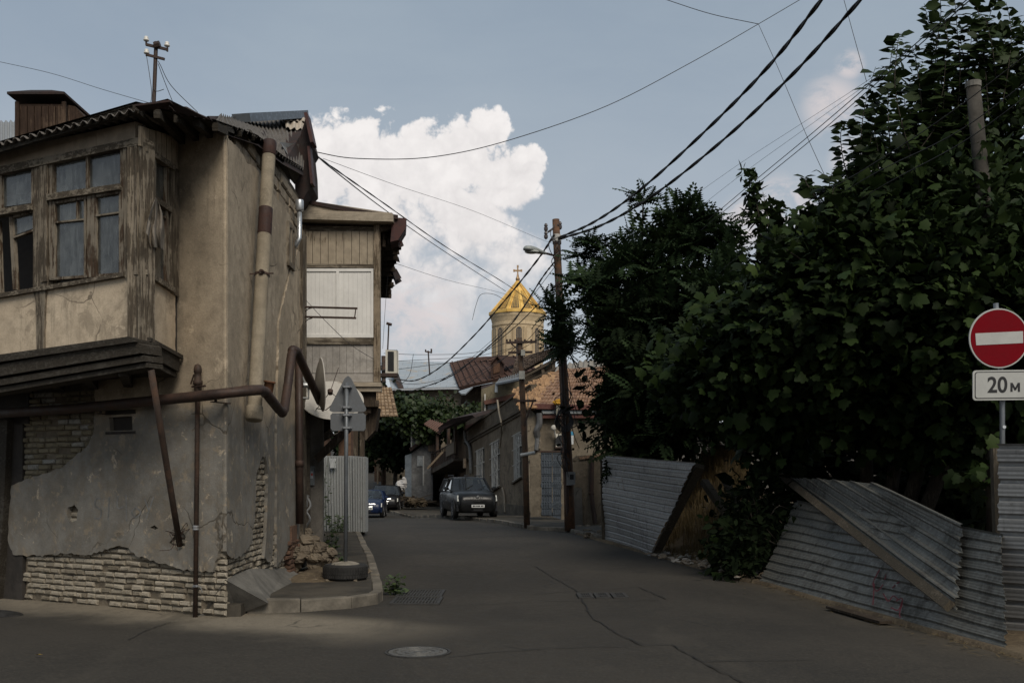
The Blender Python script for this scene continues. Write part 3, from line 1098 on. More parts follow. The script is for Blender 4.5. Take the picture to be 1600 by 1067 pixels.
o3 = px_uz(W3, [(352, 700), (350, 800), (347, 862), (360, 872), (376, 868), (391, 850), (397, 800), (399, 740), (407, 716), (413, 712), (417, 740), (416, 800), (414, 840), (411, 872), (422, 880), (425, 850), (427, 800), (428, 740), (427, 690), (431, 500), (450, 420), (461, 400), (462, 362), (452, 338), (438, 318), (425, 302), (412, 284), (398, 262), (386, 256), (376, 240), (366, 226), (352, 203)])
for i in (0, 1, 2): o3[i] = (.004, o3[i][1])
o3[-1] = (.004, 5.60)
win = [W3.uz(*q) for q in ((446, 345), (455.5, 374), (455.5, 424), (446, 416))]
win = [(win[0][0], win[0][1]), (win[1][0], win[0][1]), (win[1][0], win[2][1]), (win[0][0], win[2][1])]
mb = MB()
W3.up(mb, rough(o3, .06, .018, 31, keep=(0, 1, len(o3) - 1)), -.03, .016)
mb.build('plaster', PL, house)
o4 = px_uz(W3, [(430, 885), (440, 872), (452, 850), (470, 850), (472, 400), (463, 390), (461, 402), (452, 422), (434, 500), (430, 690), (431, 740), (430, 800)])
mb = MB()
W3.up(mb, rough(o4, .06, .02, 33), -.05, .022)
mb.build('plaster', PL, house)
# timber corner post by the neighbour
mb = MB()
W3.bx(mb, 4.32, 4.50, .2, 5.6, -.02, .07)
W3.bx(mb, 4.62, 4.74, .2, 5.6, -.02, .05)
mb.each('wall_post', WOOD, house)

# side window
mb, gl = MB(), MB()
u0, u1, z0, z1 = win[0][0], win[1][0], win[2][1], win[0][1]
WDG = wood('grey_window', (.12, .095, .07), (.2, .17, .13), .5)
for a in ((u0, u1, z1 - .07, z1), (u0, u1, z0, z0 + .07), (u0, u0 + .07, z0 + .07, z1 - .07), (u1 - .07, u1, z0 + .07, z1 - .07), ((u0 + u1) / 2 - .03, (u0 + u1) / 2 + .03, z0 + .07, z1 - .07)):
    W3.bx(mb, *a, .0, .06)
wn = mb.build('window', WDG, house)
gl.add([W3.p(u, z, .02) for u, z in ((u0 + .05, z0 + .05), (u1 - .05, z0 + .05), (u1 - .05, z1 - .05), (u0 + .05, z1 - .05))], [(0, 1, 2, 3)])
gl.build('pane', GLS, wn)

# door jamb at the left edge of the photo
mb = MB()
W2.qp(mb, [(6, 655), (22, 655), (16, 800), (8, 905), (4, 945), (-6, 945)], -.05, .10)
W2.qp(mb, [(-60, 660), (6, 655), (-4, 945), (-80, 940)], -.06, -.02)
mb.each('door_jamb', WOODD, house)

# ------------------------------------------------------------------ the glazed balcony
C = Vector((-4.0, 10.77, 0))
B1 = Plane((C.x, C.y), (0.883, -0.469))
B2 = Plane((C.x, C.y), (0.0, 1.0))
BL = -4.6                                            # how far it runs to the left
ZS = 3.85

pb = MB()                                            # parapet panels
def edge_pts(plane, pts, **k): return rough([plane.uz(*q) for q in pts], .06, .012, **k)
B1.up(pb, edge_pts(B1, [(72, 452), (205, 430), (208, 470), (207, 505), (202, 532), (130, 545), (72, 556)], seed=3), -.12, .0)
B1.up(pb, edge_pts(B1, [(-60, 470), (60, 455), (58, 558), (-60, 577)], seed=5), -.12, .0)
B2.up(pb, edge_pts(B2, [(226, 432), (274, 458), (274, 556), (227, 534)], seed=6), -.12, .0)
pb.each('parapet', PLB, house)
mb = MB()
B1.bx(mb, BL, -.02, 3.12, ZS - .03, -.16, -.03)
B2.bx(mb, .02, 1.1, 3.12, ZS - .03, -.16, -.03)
mb.each('parapet_core', MORTAR, house)

mb = MB()                                            # posts
B1.qp(mb, [(196, 222), (224, 222), (224, 538), (206, 538), (205, 440), (197, 432)], -.16, .03)
B1.qp(mb, [(212, 226), (219, 226), (220, 430), (213, 430)], .03, .045)
B1.qp(mb, [(55, 252), (77, 248), (76, 440), (73, 470), (70, 556), (60, 558), (58, 470), (54, 455)], -.16, .022)
B1.qp(mb, [(66, 251), (78, 248), (77, 440), (68, 442)], .022, .04)
B2.qp(mb, [(264, 262), (277, 268), (277, 464), (266, 458)], -.12, .02)
B2.bx(mb, .0, .1, 3.1, 5.2, -.16, .022)
mb.each('post', WOOD, house)

mb = MB()                                            # rails, sills, head beams
B1.qp(mb, [(-60, 276), (197, 222), (224, 216), (224, 229), (197, 233), (-60, 288)], -.16, .05)
B1.qp(mb, [(-60, 470), (198, 427), (198, 433), (-60, 477)], -.16, .05)
B1.qp(mb, [(79, 305), (192, 289), (192, 298), (79, 315)], -.05, .055)
B1.qp(mb, [(-60, 339), (54, 320), (54, 329), (-60, 349)], -.05, .055)
B2.qp(mb, [(223, 228), (268, 258), (268, 267), (223, 237)], -.12, .05)
B2.qp(mb, [(223, 421), (268, 450), (268, 458), (223, 429)], -.12, .05)
B2.qp(mb, [(225, 297), (264, 324), (264, 333), (225, 306)], -.03, .04)
mb.each('rail', WOODX, house)

mb = MB()                                            # boards under the eaves
B1.qp(mb, [(-60, 250), (152, 205), (152, 234.5), (-60, 278)], -.12, .018)
B1.qp(mb, [(153, 205), (214, 191), (214, 221), (153, 234)], -.12, .022)
mb.each('fascia', FASC, house)
mb = MB()
xs_ = [(218, 222.5), (224, 232), (233, 241), (242, 249), (250, 257), (258, 265), (266, 276)]
for a, b in xs_:
    f = lambda x: 196 + (x - 215) * .33
    g = lambda x: 226 + (x - 215) * .64
    B2.qp(mb, [(a, f(a)), (b, f(b)), (b, g(b)), (a, g(a))], -.015, .01 + rr.uniform(0, .012))
mb.build('planking', WOODP, house)

# floor edge and underside
mb = MB()
B1.qp(mb, [(-60, 583), (222, 534), (230, 540), (230, 553), (-60, 600)], -.2, .09)
B1.qp(mb, [(-60, 566), (216, 528), (226, 532), (226, 536), (-60, 578)], -.2, .13)
B1.qp(mb, [(-60, 604), (232, 556), (232, 565), (-60, 614)], -.2, .06)
B1.qp(mb, [(-60, 616), (232, 567), (232, 574), (-60, 624)], -.2, .02)
B2.qp(mb, [(226, 532), (274, 560), (274, 581), (228, 556)], -.2, .05)
B2.qp(mb, [(224, 527), (276, 555), (276, 561), (224, 533)], -.2, .08)
B2.qp(mb, [(229, 560), (274, 584), (274, 590), (229, 568)], -.2, .02)
ab = [B1.p(BL, 0, -.02), B1.p(0, 0, -.02), B2.p(1.15, 0, -.02), W2.p(BL, 0, .0)]
mb.poly([(p.x, p.y, 2.86) for p in ab][::-1], [(p.x, p.y, 2.95) for p in ab][::-1])
for k in range(7):
    u = -.35 - k * .62
    mb.beam(B1.p(u, 2.80, -.05), W2.p(u - 1.2, 2.80, .05), .10, .11)
mb.build('floor_edge', WOODD, house)
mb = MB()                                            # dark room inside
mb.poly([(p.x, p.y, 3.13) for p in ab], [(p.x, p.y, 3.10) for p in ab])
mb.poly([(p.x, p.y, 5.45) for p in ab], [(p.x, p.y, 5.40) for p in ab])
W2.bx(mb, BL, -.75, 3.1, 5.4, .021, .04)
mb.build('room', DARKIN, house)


# --- windows: each a child, its panes sub-parts
def bar(mb, plane, a, b, w, d0, d1):
    """a glazing bar between two photo pixels, w pixels wide"""
    a, b = Vector(a), Vector(b)
    n = (b - a).normalized(); n = Vector((-n.y, n.x)) * w / 2
    plane.qp(mb, [tuple(a - n), tuple(b - n), tuple(b + n), tuple(a + n)], d0, d1)


def pane(win, plane, pts, d=-.02):
    g = MB()
    g.add([plane.P(*q, d) for q in pts], [tuple(range(len(pts)))[::-1]])
    g.build('pane', GLS, win)


mb = MB()
for a, b, w in (((80, 250), (80, 437), 5), ((192, 232), (192, 429), 5), ((79, 250), (194, 231), 5), ((79, 436), (194, 428), 4), ((137, 242), (137, 303), 3),
                ((84, 317), (84, 436), 6), ((189, 300), (189, 428), 4), ((82, 318), (192, 300), 4), ((143, 309), (143, 433), 11),
                ((86, 348), (133, 343), 2.5), ((148, 338), (190, 332), 2.5), ((133.5, 310), (133.5, 433), 2.5), ((150, 308), (150, 431), 2.5), ((121, 315), (121, 344), 1.5)):
    bar(mb, B1, a, b, w, -.05, .012 + .003 * rr.random())
w1 = mb.build('window', WOODB, house)
for q in ([(88, 256), (136, 248), (136, 297), (88, 304)], [(139, 247), (190, 238), (190, 289), (139, 296)], [(88, 319), (133, 312), (133, 343), (88, 348)], [(149, 309), (188, 303), (188, 332), (149, 337)],
          [(88, 349), (133, 344), (133, 434), (88, 437)], [(149, 339), (188, 333), (188, 429), (149, 432)]):
    pane(w1, B1, q)
mb = MB()
for a, b, w in (((2, 262), (2, 330), 4), ((52, 255), (52, 322), 3), ((0, 264), (54, 254), 4), ((-40, 272), (-2, 265), 4)):
    bar(mb, B1, a, b, w, -.05, .012 + .003 * rr.random())
w2 = mb.build('window', WOODB, house)
pane(w2, B1, [(3, 265), (52, 256), (52, 317), (3, 324)])
pane(w2, B1, [(-50, 276), (0, 266), (0, 325), (-50, 334)])
mb = MB()                                            # the casement that hangs open, its lower light lost
for a, b, w in (((14, 338), (20, 452), 5), ((18, 338), (53, 328), 4), ((17, 371), (53, 358), 2.5), ((50, 328), (53, 447), 3), ((-8, 345), (-4, 458), 5)):
    bar(mb, B1, a, b, w, -.07, -.02 + .003 * rr.random())
w3 = mb.build('window', WOODB, house)
pane(w3, B1, [(18, 340), (52, 330), (52, 357), (19, 369)], -.05)
mb = MB()
for a, b, w in (((226, 240), (226, 424), 3), ((260, 262), (260, 448), 4), ((241, 250), (241, 312), 2.5), ((240, 315), (240, 437), 4), ((225, 322), (262, 343), 2)):
    bar(mb, B2, a, b, w, -.04, .012 + .003 * rr.random())
w4 = mb.build('window', WOODB, house)
for q in ([(227, 243), (240, 251), (240, 307), (227, 299)], [(242, 253), (259, 263), (259, 320), (242, 309)], [(242, 320), (259, 332), (259, 446), (242, 436)], [(227, 310), (239, 318), (239, 340), (227, 336)], [(227, 395), (238, 400), (238, 433), (227, 426)]):
    pane(w4, B2, q)

# ------------------------------------------------------------------ roofs
# corrugated sheets over the balcony
eL, eR = B1.p(BL, 0, .28), B1.p(.22, 0, .28)
zL, zR = EYE + (HY - 246) * eL.y / F, EYE + (HY - 172) * eR.y / F
zl = lambda u: 5.42 + (u - BL) * .032
A = Vector((eL.x, eL.y, 5.44)); Bp = Vector((eR.x, eR.y, EYE + (HY - 173) * eR.y / F))
back = Vector((.469, .883, 0)) * 4.2
mb = MB()
mb.sheet(A + Vector((0, 0, .02)), Bp + Vector((0, 0, .02)), Bp + Vector((-.1, 3.6, .7)), A + back + Vector((0, 0, .75)), 34, .022, 6, .008, jag=.004, seed=4)
# sheets over the return, from the tip round to the lane side
T0 = P(262, 168, 10.35); T1 = P(336, 187, 11.25); T2 = P(402, 211, 12.75); T3 = P(442, 243, 14.4); T4 = P(474, 262, 15.9)
R0, R1, R2, R3, R4 = Bp + Vector((0, 2.6, .55)), P(345, 178, 15.0), P(372, 184, 16.5), P(420, 182, 17.6), P(482, 179, 18.0)
mb.build('roof', ETER, house)
mb = MB()
ez = spline([T1, T2, T3, T4], 40); rz_ = spline([R1, R2, R3, R4], 40)      # one ruled run of sheets, eave to ridge
vs = []
NR = 7
for j in range(NR):
    t_ = j / (NR - 1)
    for i in range(len(ez)):
        p = ez[i].lerp(rz_[i], t_)
        vs.append(p + Vector((0, 0, .024 * math.sin(i * 2 * math.pi / 5) + (.012 if j % 3 == 0 and j else 0) - .02)))
n_ = len(ez)
mb.add(vs, [(j * n_ + i, j * n_ + i + 1, (j + 1) * n_ + i + 1, (j + 1) * n_ + i) for j in range(NR - 1) for i in range(n_ - 1)])
mb.add([v - Vector((0, 0, .012)) for v in vs], [(j * n_ + i, (j + 1) * n_ + i, (j + 1) * n_ + i + 1, j * n_ + i + 1) for j in range(NR - 1) for i in range(n_ - 1)])
mb.build('roof', ETER, house)
mb = MB()
mb.sheet(T0, T1, R1, R0, 5, .02, 6, .01, jag=.02, seed=6)
mb.beam(Bp + Vector((.02, 0, .03)), T0 + Vector((.03, .05, .06)), .14, .02)
mb.add([T0 + Vector((-.25, 0, .03)), T0 + Vector((.0, .0, .09)), T0 + Vector((.35, .35, -.01)), T0 + Vector((.1, .3, .12))], [(0, 1, 2, 3)])
mb.build('roof_flashing', FELT, house)
mb = MB()
for a, b, c, d_ in ((T1, T2, R2, R1), (T2, T3, R3, R2), (T3, T4, R4, R3)):
    q = [p + Vector((0, 0, -.13)) for p in (a, b, c, d_)]
    mb.add(q, [(0, 1, 2, 3)])
mb.build('roof_underlay', FELT, house)
mb = MB()                                            # patch of newer sheets under the ridge
def lerp4(s, t, lift=.03): return (T3.lerp(T4, s)).lerp(R3.lerp(R4, s), t) + Vector((0, -.02, lift))
mb.sheet(lerp4(.32, .80), lerp4(1.0, .80), lerp4(1.0, 1.0), lerp4(.32, 1.0), 4, .022, 4, .008, jag=.02, seed=12)
mb.sheet(lerp4(.38, .64), lerp4(.95, .64), lerp4(.95, .80, .022), lerp4(.38, .80, .022), 3, .022, 4, .008, jag=.02, seed=13)
mb.each('roof_patch', ETERL, house)
mb = MB()
mb.beam(R1.lerp(R4, .22) + Vector((0, -.1, -.10)), R4 + Vector((-.12, -.1, -.04)), .30, .13)
mb.build('ridge_cap', galv('ridge_zinc', (.2, .22, .24), amount=.3), house)
mb = MB()                                            # loose tin at the eaves
q = [P(437, 222, 15.2), P(470, 226, 16.3), P(462, 246, 16.0), P(449, 241, 15.1)]
mb.poly(q, [p + Vector((0, .02, -.012)) for p in q])
mb.build('roof_tin', galv('loose_tin', (.3, .29, .27), amount=.4), house)
# eaves: boarding and rafters
mb = MB()
ring = [B1.p(BL, 5.42, .24), B1.p(.18, 5.55, .24)] + [q + Vector((0, 0, -.03)) for q in (T1, T2, T3, T4)]
inn = [W2.p(BL, 5.72, -.1), W2.p(-.75, 5.76, -.1), W2.p(-.3, 5.70, -.1), W3.p(1.3, wall_top(1.3) + .04, -.1), W3.p(3, wall_top(3) + .04, -.1), W3.p(4.5, wall_top(4.5) + .1, -.1)]
mb.add(ring + inn, [(i, i + 1, 7 + i, 6 + i) for i in range(5)])
mb.add([p + Vector((0, 0, .03)) for p in ring + inn], [(6 + i, 7 + i, i + 1, i) for i in range(5)])
for i in range(9):
    s = i / 8
    a = ring[1].lerp(ring[2], s) + Vector((0, 0, -.05)); b = W2.p(-.9 + .9 * s, 5.66, .0)
    if i % 2 == 0: mb.beam(a, b, .07, .09)
for s in (.2, .55, .9):
    mb.beam(ring[2].lerp(ring[3], s) + Vector((0, 0, -.03)), W3.p(.1 + 1.1 * s, wall_top(.1 + 1.1 * s) + .02, 0), .05, .06)
mb.beam(B1.p(BL, 5.36, .2), B1.p(.12, 5.52, .2), .05, .09)
mb.build('eaves', WOODD, house)
# gable end over the lane
mb = MB()
q = [(460, 244), (478, 182), (489, 226), (484, 234), (487, 262), (488, 292), (480, 300), (470, 318), (461, 300)]
mb.poly([P(x, y, 16.2) for x, y in q], [P(x, y, 16.2) + Vector((-.04, .7, 0)) for x, y in q])
mb.build('gable', FELT, house)
mb = MB()
RB = plain('red_brown_paint', (0.05, 0.019, 0.016), .6, var=.5, scale=8)
mb.beam(P(480, 181, 16.1), P(490, 227, 16.1), .05, .30, (0, 1, 0))
mb.beam(P(484, 232, 16.15), P(489, 290, 16.15), .04, .22, (0, 1, 0))
mb.each('barge_board', RB, house)
# dormer hatch on the roof
Y = 12.6
hx = lambda px: (px - CX) * Y / F
hz = lambda py: EYE - (py - HY) * Y / F
mb = MB()
mb.box(hx(26), hx(103), Y, Y + .6, hz(232), hz(163))
for k in range(6): mb.box(hx(34 + k * 11), hx(43 + k * 11), Y - .02, Y + .002, hz(222), hz(167))
mb.box(hx(25), hx(31), Y - .03, Y, hz(228), hz(160)); mb.box(hx(98), hx(104), Y - .03, Y, hz(225), hz(160))
mb.poly([(hx(104), Y + .05, hz(162)), (hx(112), Y + .1, hz(162)), (hx(138), Y + .3, hz(195)), (hx(104), Y + .05, hz(215))], [(hx(104), Y + .6, hz(162)), (hx(112), Y + .6, hz(162)), (hx(138), Y + .6, hz(195)), (hx(104), Y + .6, hz(215))])
dm = mb.build('dormer', wood('dormer_boards', (0.05, 0.03, 0.02), (0.09, 0.06, 0.04), .3), house)
mb = MB()
a = [(hx(17), Y - .1, hz(152)), (hx(106), Y - .1, hz(152)), (hx(108), Y + .7, hz(155)), (hx(20), Y + .7, hz(155))]
mb.add(a + [(p[0], p[1], p[2] + .03) for p in a] + [(hx(45), Y + .05, hz(138.5)), (hx(78), Y + .05, hz(138.5)), (hx(78), Y + .5, hz(141)), (hx(45), Y + .5, hz(141))],
       [(3, 2, 1, 0), (0, 1, 5, 4), (1, 2, 6, 5), (2, 3, 7, 6), (3, 0, 4, 7), (4, 5, 9, 8), (5, 6, 10, 9), (6, 7, 11, 10), (7, 4, 8, 11), (8, 9, 10, 11)])
mb.build('dormer_roof', FELT, dm)
mb = MB()                                            # pale sheet roof behind the hatch
mb.sheet(P(-60, 238, 15), P(60, 232, 15), P(60, 188, 17), P(-60, 192, 17), 16, .02, 3, .006)
mb.build('roof', galv('grey_sheet_roof', (.27, .28, .285), amount=.25, rough=.6, metal=.2), house)

# ------------------------------------------------------------------ things on and against the house
mb = MB()                                            # mast on the roof
a, b = P(238, 182, 11.6), P(244, 66, 11.6)
mast = thing('roof_mast', 'dark iron aerial mast with two tilted crossbars and glass insulators on the house roof', 'mast', a)
mb.tube([a - Vector((0, 0, .3)), b], .024, 8)
mb.build('pole', RUSTD, mast)
mb = MB(); mb.beam(P(228, 70, 11.58), P(262, 78, 11.58), .028, .028); mb.beam(P(229.5, 86, 11.58), P(257, 93, 11.58), .026, .026)
for x, y in ((228.5, 66), (261.5, 77), (229, 84)): mb.tube([P(x, y + 4, 11.58), P(x, y - 2, 11.58)], .012, 6)
mb.tube([P(241.5, 72, 11.58), P(250, 70, 11.58)], .045, 8)
mb.build('crossbar', RUSTD, mast)
INS = plain('white_porcelain', (0.62, 0.6, 0.55), .3, var=.1, spec=.5)
for x, y in ((228.5, 62), (261, 70.5), (229, 82)):
    MB().lathe(P(x, y + 3, 11.58), [(.012, 0), (.03, .005), (.034, .02), (.022, .032), (.026, .04), (.02, .055), (.002, .058)], 10).build('insulator', INS, mast, smooth=True)
mb = MB()
mb.tube(spline([P(229, 88, 11.58), P(234, 120, 11.58), P(237, 150, 11.6), P(232, 175, 11.6)], 5), .004, 4)
mb.tube(spline([P(247, 96, 11.58), P(251, 103, 11.7), P(268, 135, 12), P(309, 176, 12.6)], 5), .004, 4)
mb.tube(spline([P(247, 100, 11.58), P(258, 130, 11.8), P(272, 165, 12)], 5), .004, 4)
mb.tube(spline([P(240, 138, 11.58), P(245, 143, 11.55), P(256, 140, 11.5)], 4), .004, 4)
mb.build('guy_wire', plain('wire_grey', (.06, .06, .06), .6), mast)

mb = MB()                                            # rusty prop under the balcony
a, b = B1.P(236, 578, -.05), W2.P(281, 852, .03)
prop = thing('rusty_prop', 'thin rusty iron prop leaning from the wall up to the balcony corner', 'prop', b)
mb.tube([a, a.lerp(b, .35), a.lerp(b, .7), b], .036, 10)
mb.build('bar', RUST, prop, smooth=True)
mb = MB()
for k in range(7):
    rr = random.Random(k)
    p = b + Vector((rr.uniform(-.1, .08), -.03, rr.uniform(0, .22)))
    mb.tube(spline([p, p + Vector((rr.uniform(-.15, .15), -.05, rr.uniform(-.1, .12))), p + Vector((rr.uniform(-.2, .2), -.02, rr.uniform(-.2, .1)))], 4), .005, 4)
mb.build('wire_tangle', RUSTD, prop)

mb = MB()                                            # upright pipe
a, b = W2.P(305, 966, .10), W2.P(309, 600, .10)
stand = thing('standpipe', 'upright rusty pipe with a capped valve standing before the brick base', 'pipe', a)
mb.tube([a - Vector((0, 0, .1)), b, W2.P(309, 580, .1)], .028, 10)
mb.build('pipe', RUST, stand, smooth=True)
mb = MB().lathe(W2.P(309, 612, .1), [(.035, 0), (.04, .01), (.04, .08), (.055, .085), (.055, .13), (.042, .135), (.04, .22), (.046, .225), (.046, .27), (.034, .31), (.012, .325), (.001, .327)], 12)
mb.build('valve', RUST, stand, smooth=True)
mb = MB()
for y in (822, 826, 915): mb.lathe(W2.P(306, y, .1), [(.030, -.012), (.036, -.01), (.036, .01), (.030, .012)], 12)
mb.tube(spline([W2.P(300, 917, .11), W2.P(306, 914, .145), W2.P(313, 917, .12), W2.P(316, 925, .1)], 4), .006, 5)
mb.each('tie_wire', galv('tie_wire', (.4, .4, .4)), stand)
mb = MB()
mb.tube([W2.P(300, 604, .13), W2.P(321, 603, .13)], .012, 6); mb.tube([W2.P(303, 585, .12), W2.P(298, 600, .12)], .010, 6)
mb.each('bracket', RUSTD, stand)

mb = MB()                                            # gas main along the wall, over the corner and down the lane
path = [W2.P(-30, 648, .24), W2.P(120, 638, .24), W2.P(240, 626, .24), W2.P(330, 617, .24), W3.P(388, 610, .34), W3.P(408, 609, .34), W3.P(415, 613, .33), W3.P(436, 640, .33), W3.P(441, 644, .33), W3.P(444, 640, .33),
        W3.P(450, 600, .33), W3.P(455, 556, .33), W3.P(458, 546, .34), W3.P(463, 548, .34), W3.P(473, 570, .36), W3.P(486, 597, .38), W3.P(500, 628, .38)]
gas = thing('gas_pipe', 'brown gas pipe running along the house wall and stepping up round the corner', 'pipe', W2.P(240, 626, .24))
ps = [path[0]]
for i in range(1, len(path)):
    ps.append(path[i])
mb.tube(ps, .062, 14)
mb.build('pipe', RUSTD, gas, smooth=True)
mb = MB()
for q in ((415, 613), (441, 644), (457, 548)):
    c = W3.P(*q, .335); mb.blob(c, .07, seed=q[0], rough=.03, n=12, m=8)
mb.each('elbow', RUSTD, gas, smooth=True)
mb = MB()
c = W3.P(418, 612, .26)
mb.lathe(c + Vector((0, 0, -.05)), [(.05, 0), (.06, .02), (.062, .16), (.075, .165), (.075, .185), (.0, .186)], 14, axis=(.15, 0, 1))
mb.build('rusty_pot', RUSTO, gas, smooth=True)
mb = MB()
for q in ((150, 637), (330, 618)):
    mb = MB()
    c = W2.P(*q, .24); mb.beam(c - W2.n * .3 + Vector((0, 0, -.07)), c + Vector((0, 0, -.07)), .03, .012)
    mb.beam(c - W2.n * .07 + Vector((0, 0, -.07)), c - W2.n * .07 + Vector((0, 0, .07)), .03, .012)
    mb.build('bracket', RUSTD, gas)

mb = MB()                                            # asbestos flue pipe
a, b = W3.P(421, 226, .16), W3.P(397, 652, .16)
flue = thing('flue_pipe', 'fat pale asbestos flue pipe with a brown band leaning against the house', 'pipe', b)
ax = (a - b)
L = ax.length
mb.lathe(b, [(.088, 0), (.088, L * .65), (.086, L * .655), (.086, L)], 20, axis=ax, caps=False)
mb.lathe(b, [(.07, 0), (.07, L)], 16, axis=ax)
mb.build('pipe', plaster('asbestos_pipe', (0.31, 0.265, 0.20), (0.22, 0.185, 0.135), stain_amt=.5, cracks=False, bump=.12), flue, smooth=True)
mb = MB().lathe(b + ax * .655, [(.0885, 0), (.0905, .01), (.0905, .36), (.0885, .37)], 20, axis=ax, caps=False)
mb.lathe(b + ax * .955, [(.087, 0), (.093, .01), (.093, .2), (.087, .21)], 20, axis=ax)
mb.each('band', rust('band_paint', (0.032, 0.017, 0.014), (.05, .024, .018), .7), flue, smooth=True)
mb = MB().lathe(b, [(.09, -.04), (.104, -.03), (.104, .13), (.098, .14), (.09, .14)], 20, axis=ax)
mb.build('collar', plaster('asbestos_pipe', (0.31, 0.265, 0.20), (0.22, 0.185, 0.135)), flue, smooth=True)
mb = MB()
c = b + ax * .505
mb.lathe(c, [(.09, -.015), (.097, -.014), (.097, .014), (.09, .015)], 20, axis=ax)
mb.beam(c + Vector((-.2, -.06, .0)), c + Vector((.16, -.06, .01)), .016, .016); mb.blob(c + Vector((.02, -.1, .02)), .035, 3)
mb.build('clamp', RUSTD, flue)

mb = MB()                                            # shirt hung over the side window
g = thing('hanging_shirt', 'grey cloth shirt hanging out of the balcony side window', 'cloth', B2.P(243, 390, .06))
rows = [(308, 243, 246), (318, 239, 250), (330, 235, 254), (345, 231, 256), (355, 229, 257), (365, 231, 257), (378, 233, 257), (388, 236, 258)]
vs, nn = [], 13
for j, (y, x0, x1) in enumerate(rows):
    for i in range(nn):
        s = i / (nn - 1)
        vs.append(B2.P(x0 + (x1 - x0) * s, y + (x1 - x0) * .0 + s * 4 - (3 * math.sin(s * 3.1)) * (j / 7), .075 + .035 * math.sin(s * 15 + j * .5) * min(1, j / 3) + .02 * math.sin(s * 5 + j)))
mb.add(vs, [(j * nn + i, j * nn + i + 1, (j + 1) * nn + i + 1, (j + 1) * nn + i) for j in range(len(rows) - 1) for i in range(nn - 1)])
mb.build('shirt_body', plain('grey_cloth', (0.155, 0.135, 0.112), .95, var=.3, scale=10), g, smooth=True)
mb = MB()
sl = [(232, 340, 236, 352), (230, 352, 234, 362), (228, 364, 233, 370)]
vs = []
for j, (x0, y0, x1, y1) in enumerate(sl):
    for i in range(5):
        s = i / 4
        vs.append(B2.P(x0 + (x1 - x0) * s, y0 + (y1 - y0) * s, .12 + .03 * math.sin(s * 3.1)))
mb.add(vs, [(j * 5 + i, j * 5 + i + 1, (j + 1) * 5 + i + 1, (j + 1) * 5 + i) for j in range(2) for i in range(4)])
mb.build('sleeve', plain('grey_cloth', (0.135, 0.12, 0.10)), g, smooth=True)

mb = MB()                                            # small zinc downpipe at the gable
a = W3.P(468, 330, .12); 
dp = thing('zinc_downpipe', 'short shiny zinc downpipe under the gable of the old house', 'downpipe', a)
mb.lathe(a, [(.055, 0), (.065, .02), (.065, .16), (.06, .17)], 14)
b = a + Vector((0, 0, -.42))
mb.tube([a + Vector((0, 0, .02)), b, b + Vector((-.06, -.05, -.14))], .036, 12)
mb.build('pipe', galv('new_zinc', (.5, .52, .54), amount=.1, rough=.3), dp, smooth=True)

mb = MB()                                            # brown rainwater pipe behind the dishes
a, b = W3.P(467, 545, .09), W3.P(468.5, 818, .09)
rp = thing('rainwater_pipe', 'tall dark brown rainwater pipe beside the grey meter box', 'downpipe', b)
mb.tube([a, W3.P(468, 700, .09), b], .058, 12)
for y in (600, 724): mb.lathe(W3.P(468, y, .09), [(.056, -.05), (.068, -.045), (.068, .045), (.056, .05)], 12)
mb.build('pipe', RUSTD, rp, smooth=True)

# faint graffiti brushed on the grey wall
def strokes(fn, lines, w, lift, step=.03):
    mb = MB()
    for ln in lines:
        pts = [Vector((*q, 0)) for q in ln]
        pts = spline(pts, 6) if len(pts) > 2 else spline(pts, 8)
        vs = []
        for j, q in enumerate(pts):
            d = (pts[min(j + 1, len(pts) - 1)] - pts[max(j - 1, 0)])
            d = d.normalized() if d.length > 0 else Vector((1, 0, 0))
            n = Vector((-d.y, d.x, 0)) * w / 2
            for s_ in (-1, 1):
                e = q + n * s_
                vs.append(fn(e.x, e.y, lift))
        mb.add(vs, [(2 * j, 2 * j + 1, 2 * j + 3, 2 * j + 2) for j in range(len(pts) - 1)])
    return mb


gw = [[(158, 778), (150, 780), (149, 790), (158, 797), (156, 809), (147, 809)], [(171, 776), (169, 812)], [(184, 774), (184, 793), (194, 791)], [(197, 772), (198, 814)], [(212, 792), (206, 800), (212, 808), (220, 800), (212, 792)], [(226, 778), (232, 796)], [(240, 776), (228, 812)]]
mb = strokes(lambda x, y, d: W2.P(x, y, d), gw, 2.4, .0215)
mb.build('graffiti', plain('faded_graffiti', (0.145, 0.142, 0.134), .9, var=.4, scale=12), house)
# ------------------------------------------------------------------ the lane, left side
def front(Y): return Plane((0, Y), (1, 0))


PANEL = plain('white_panel', (0.60, 0.585, 0.555), .5, var=.10, scale=1.3, bump=.03)
PANELG = plaster('grey_panel', (0.40, 0.375, 0.345), (0.31, 0.285, 0.255), stain=(.14, .12, .095), stain_amt=.35, cracks=False, bump=.05)
PLANKV = wood('painted_planks', (0.13, 0.095, 0.06), (0.33, 0.275, 0.205), .78)
TRIM = wood('painted_trim', (0.13, 0.105, 0.078), (0.33, 0.28, 0.215), .86, axis='x')
POST = wood('bay_posts', (0.12, 0.09, 0.06), (0.24, 0.19, 0.135), .55)
DWOOD = wood('dark_boards', (0.05, 0.036, 0.025), (0.10, 0.08, 0.06), .3)

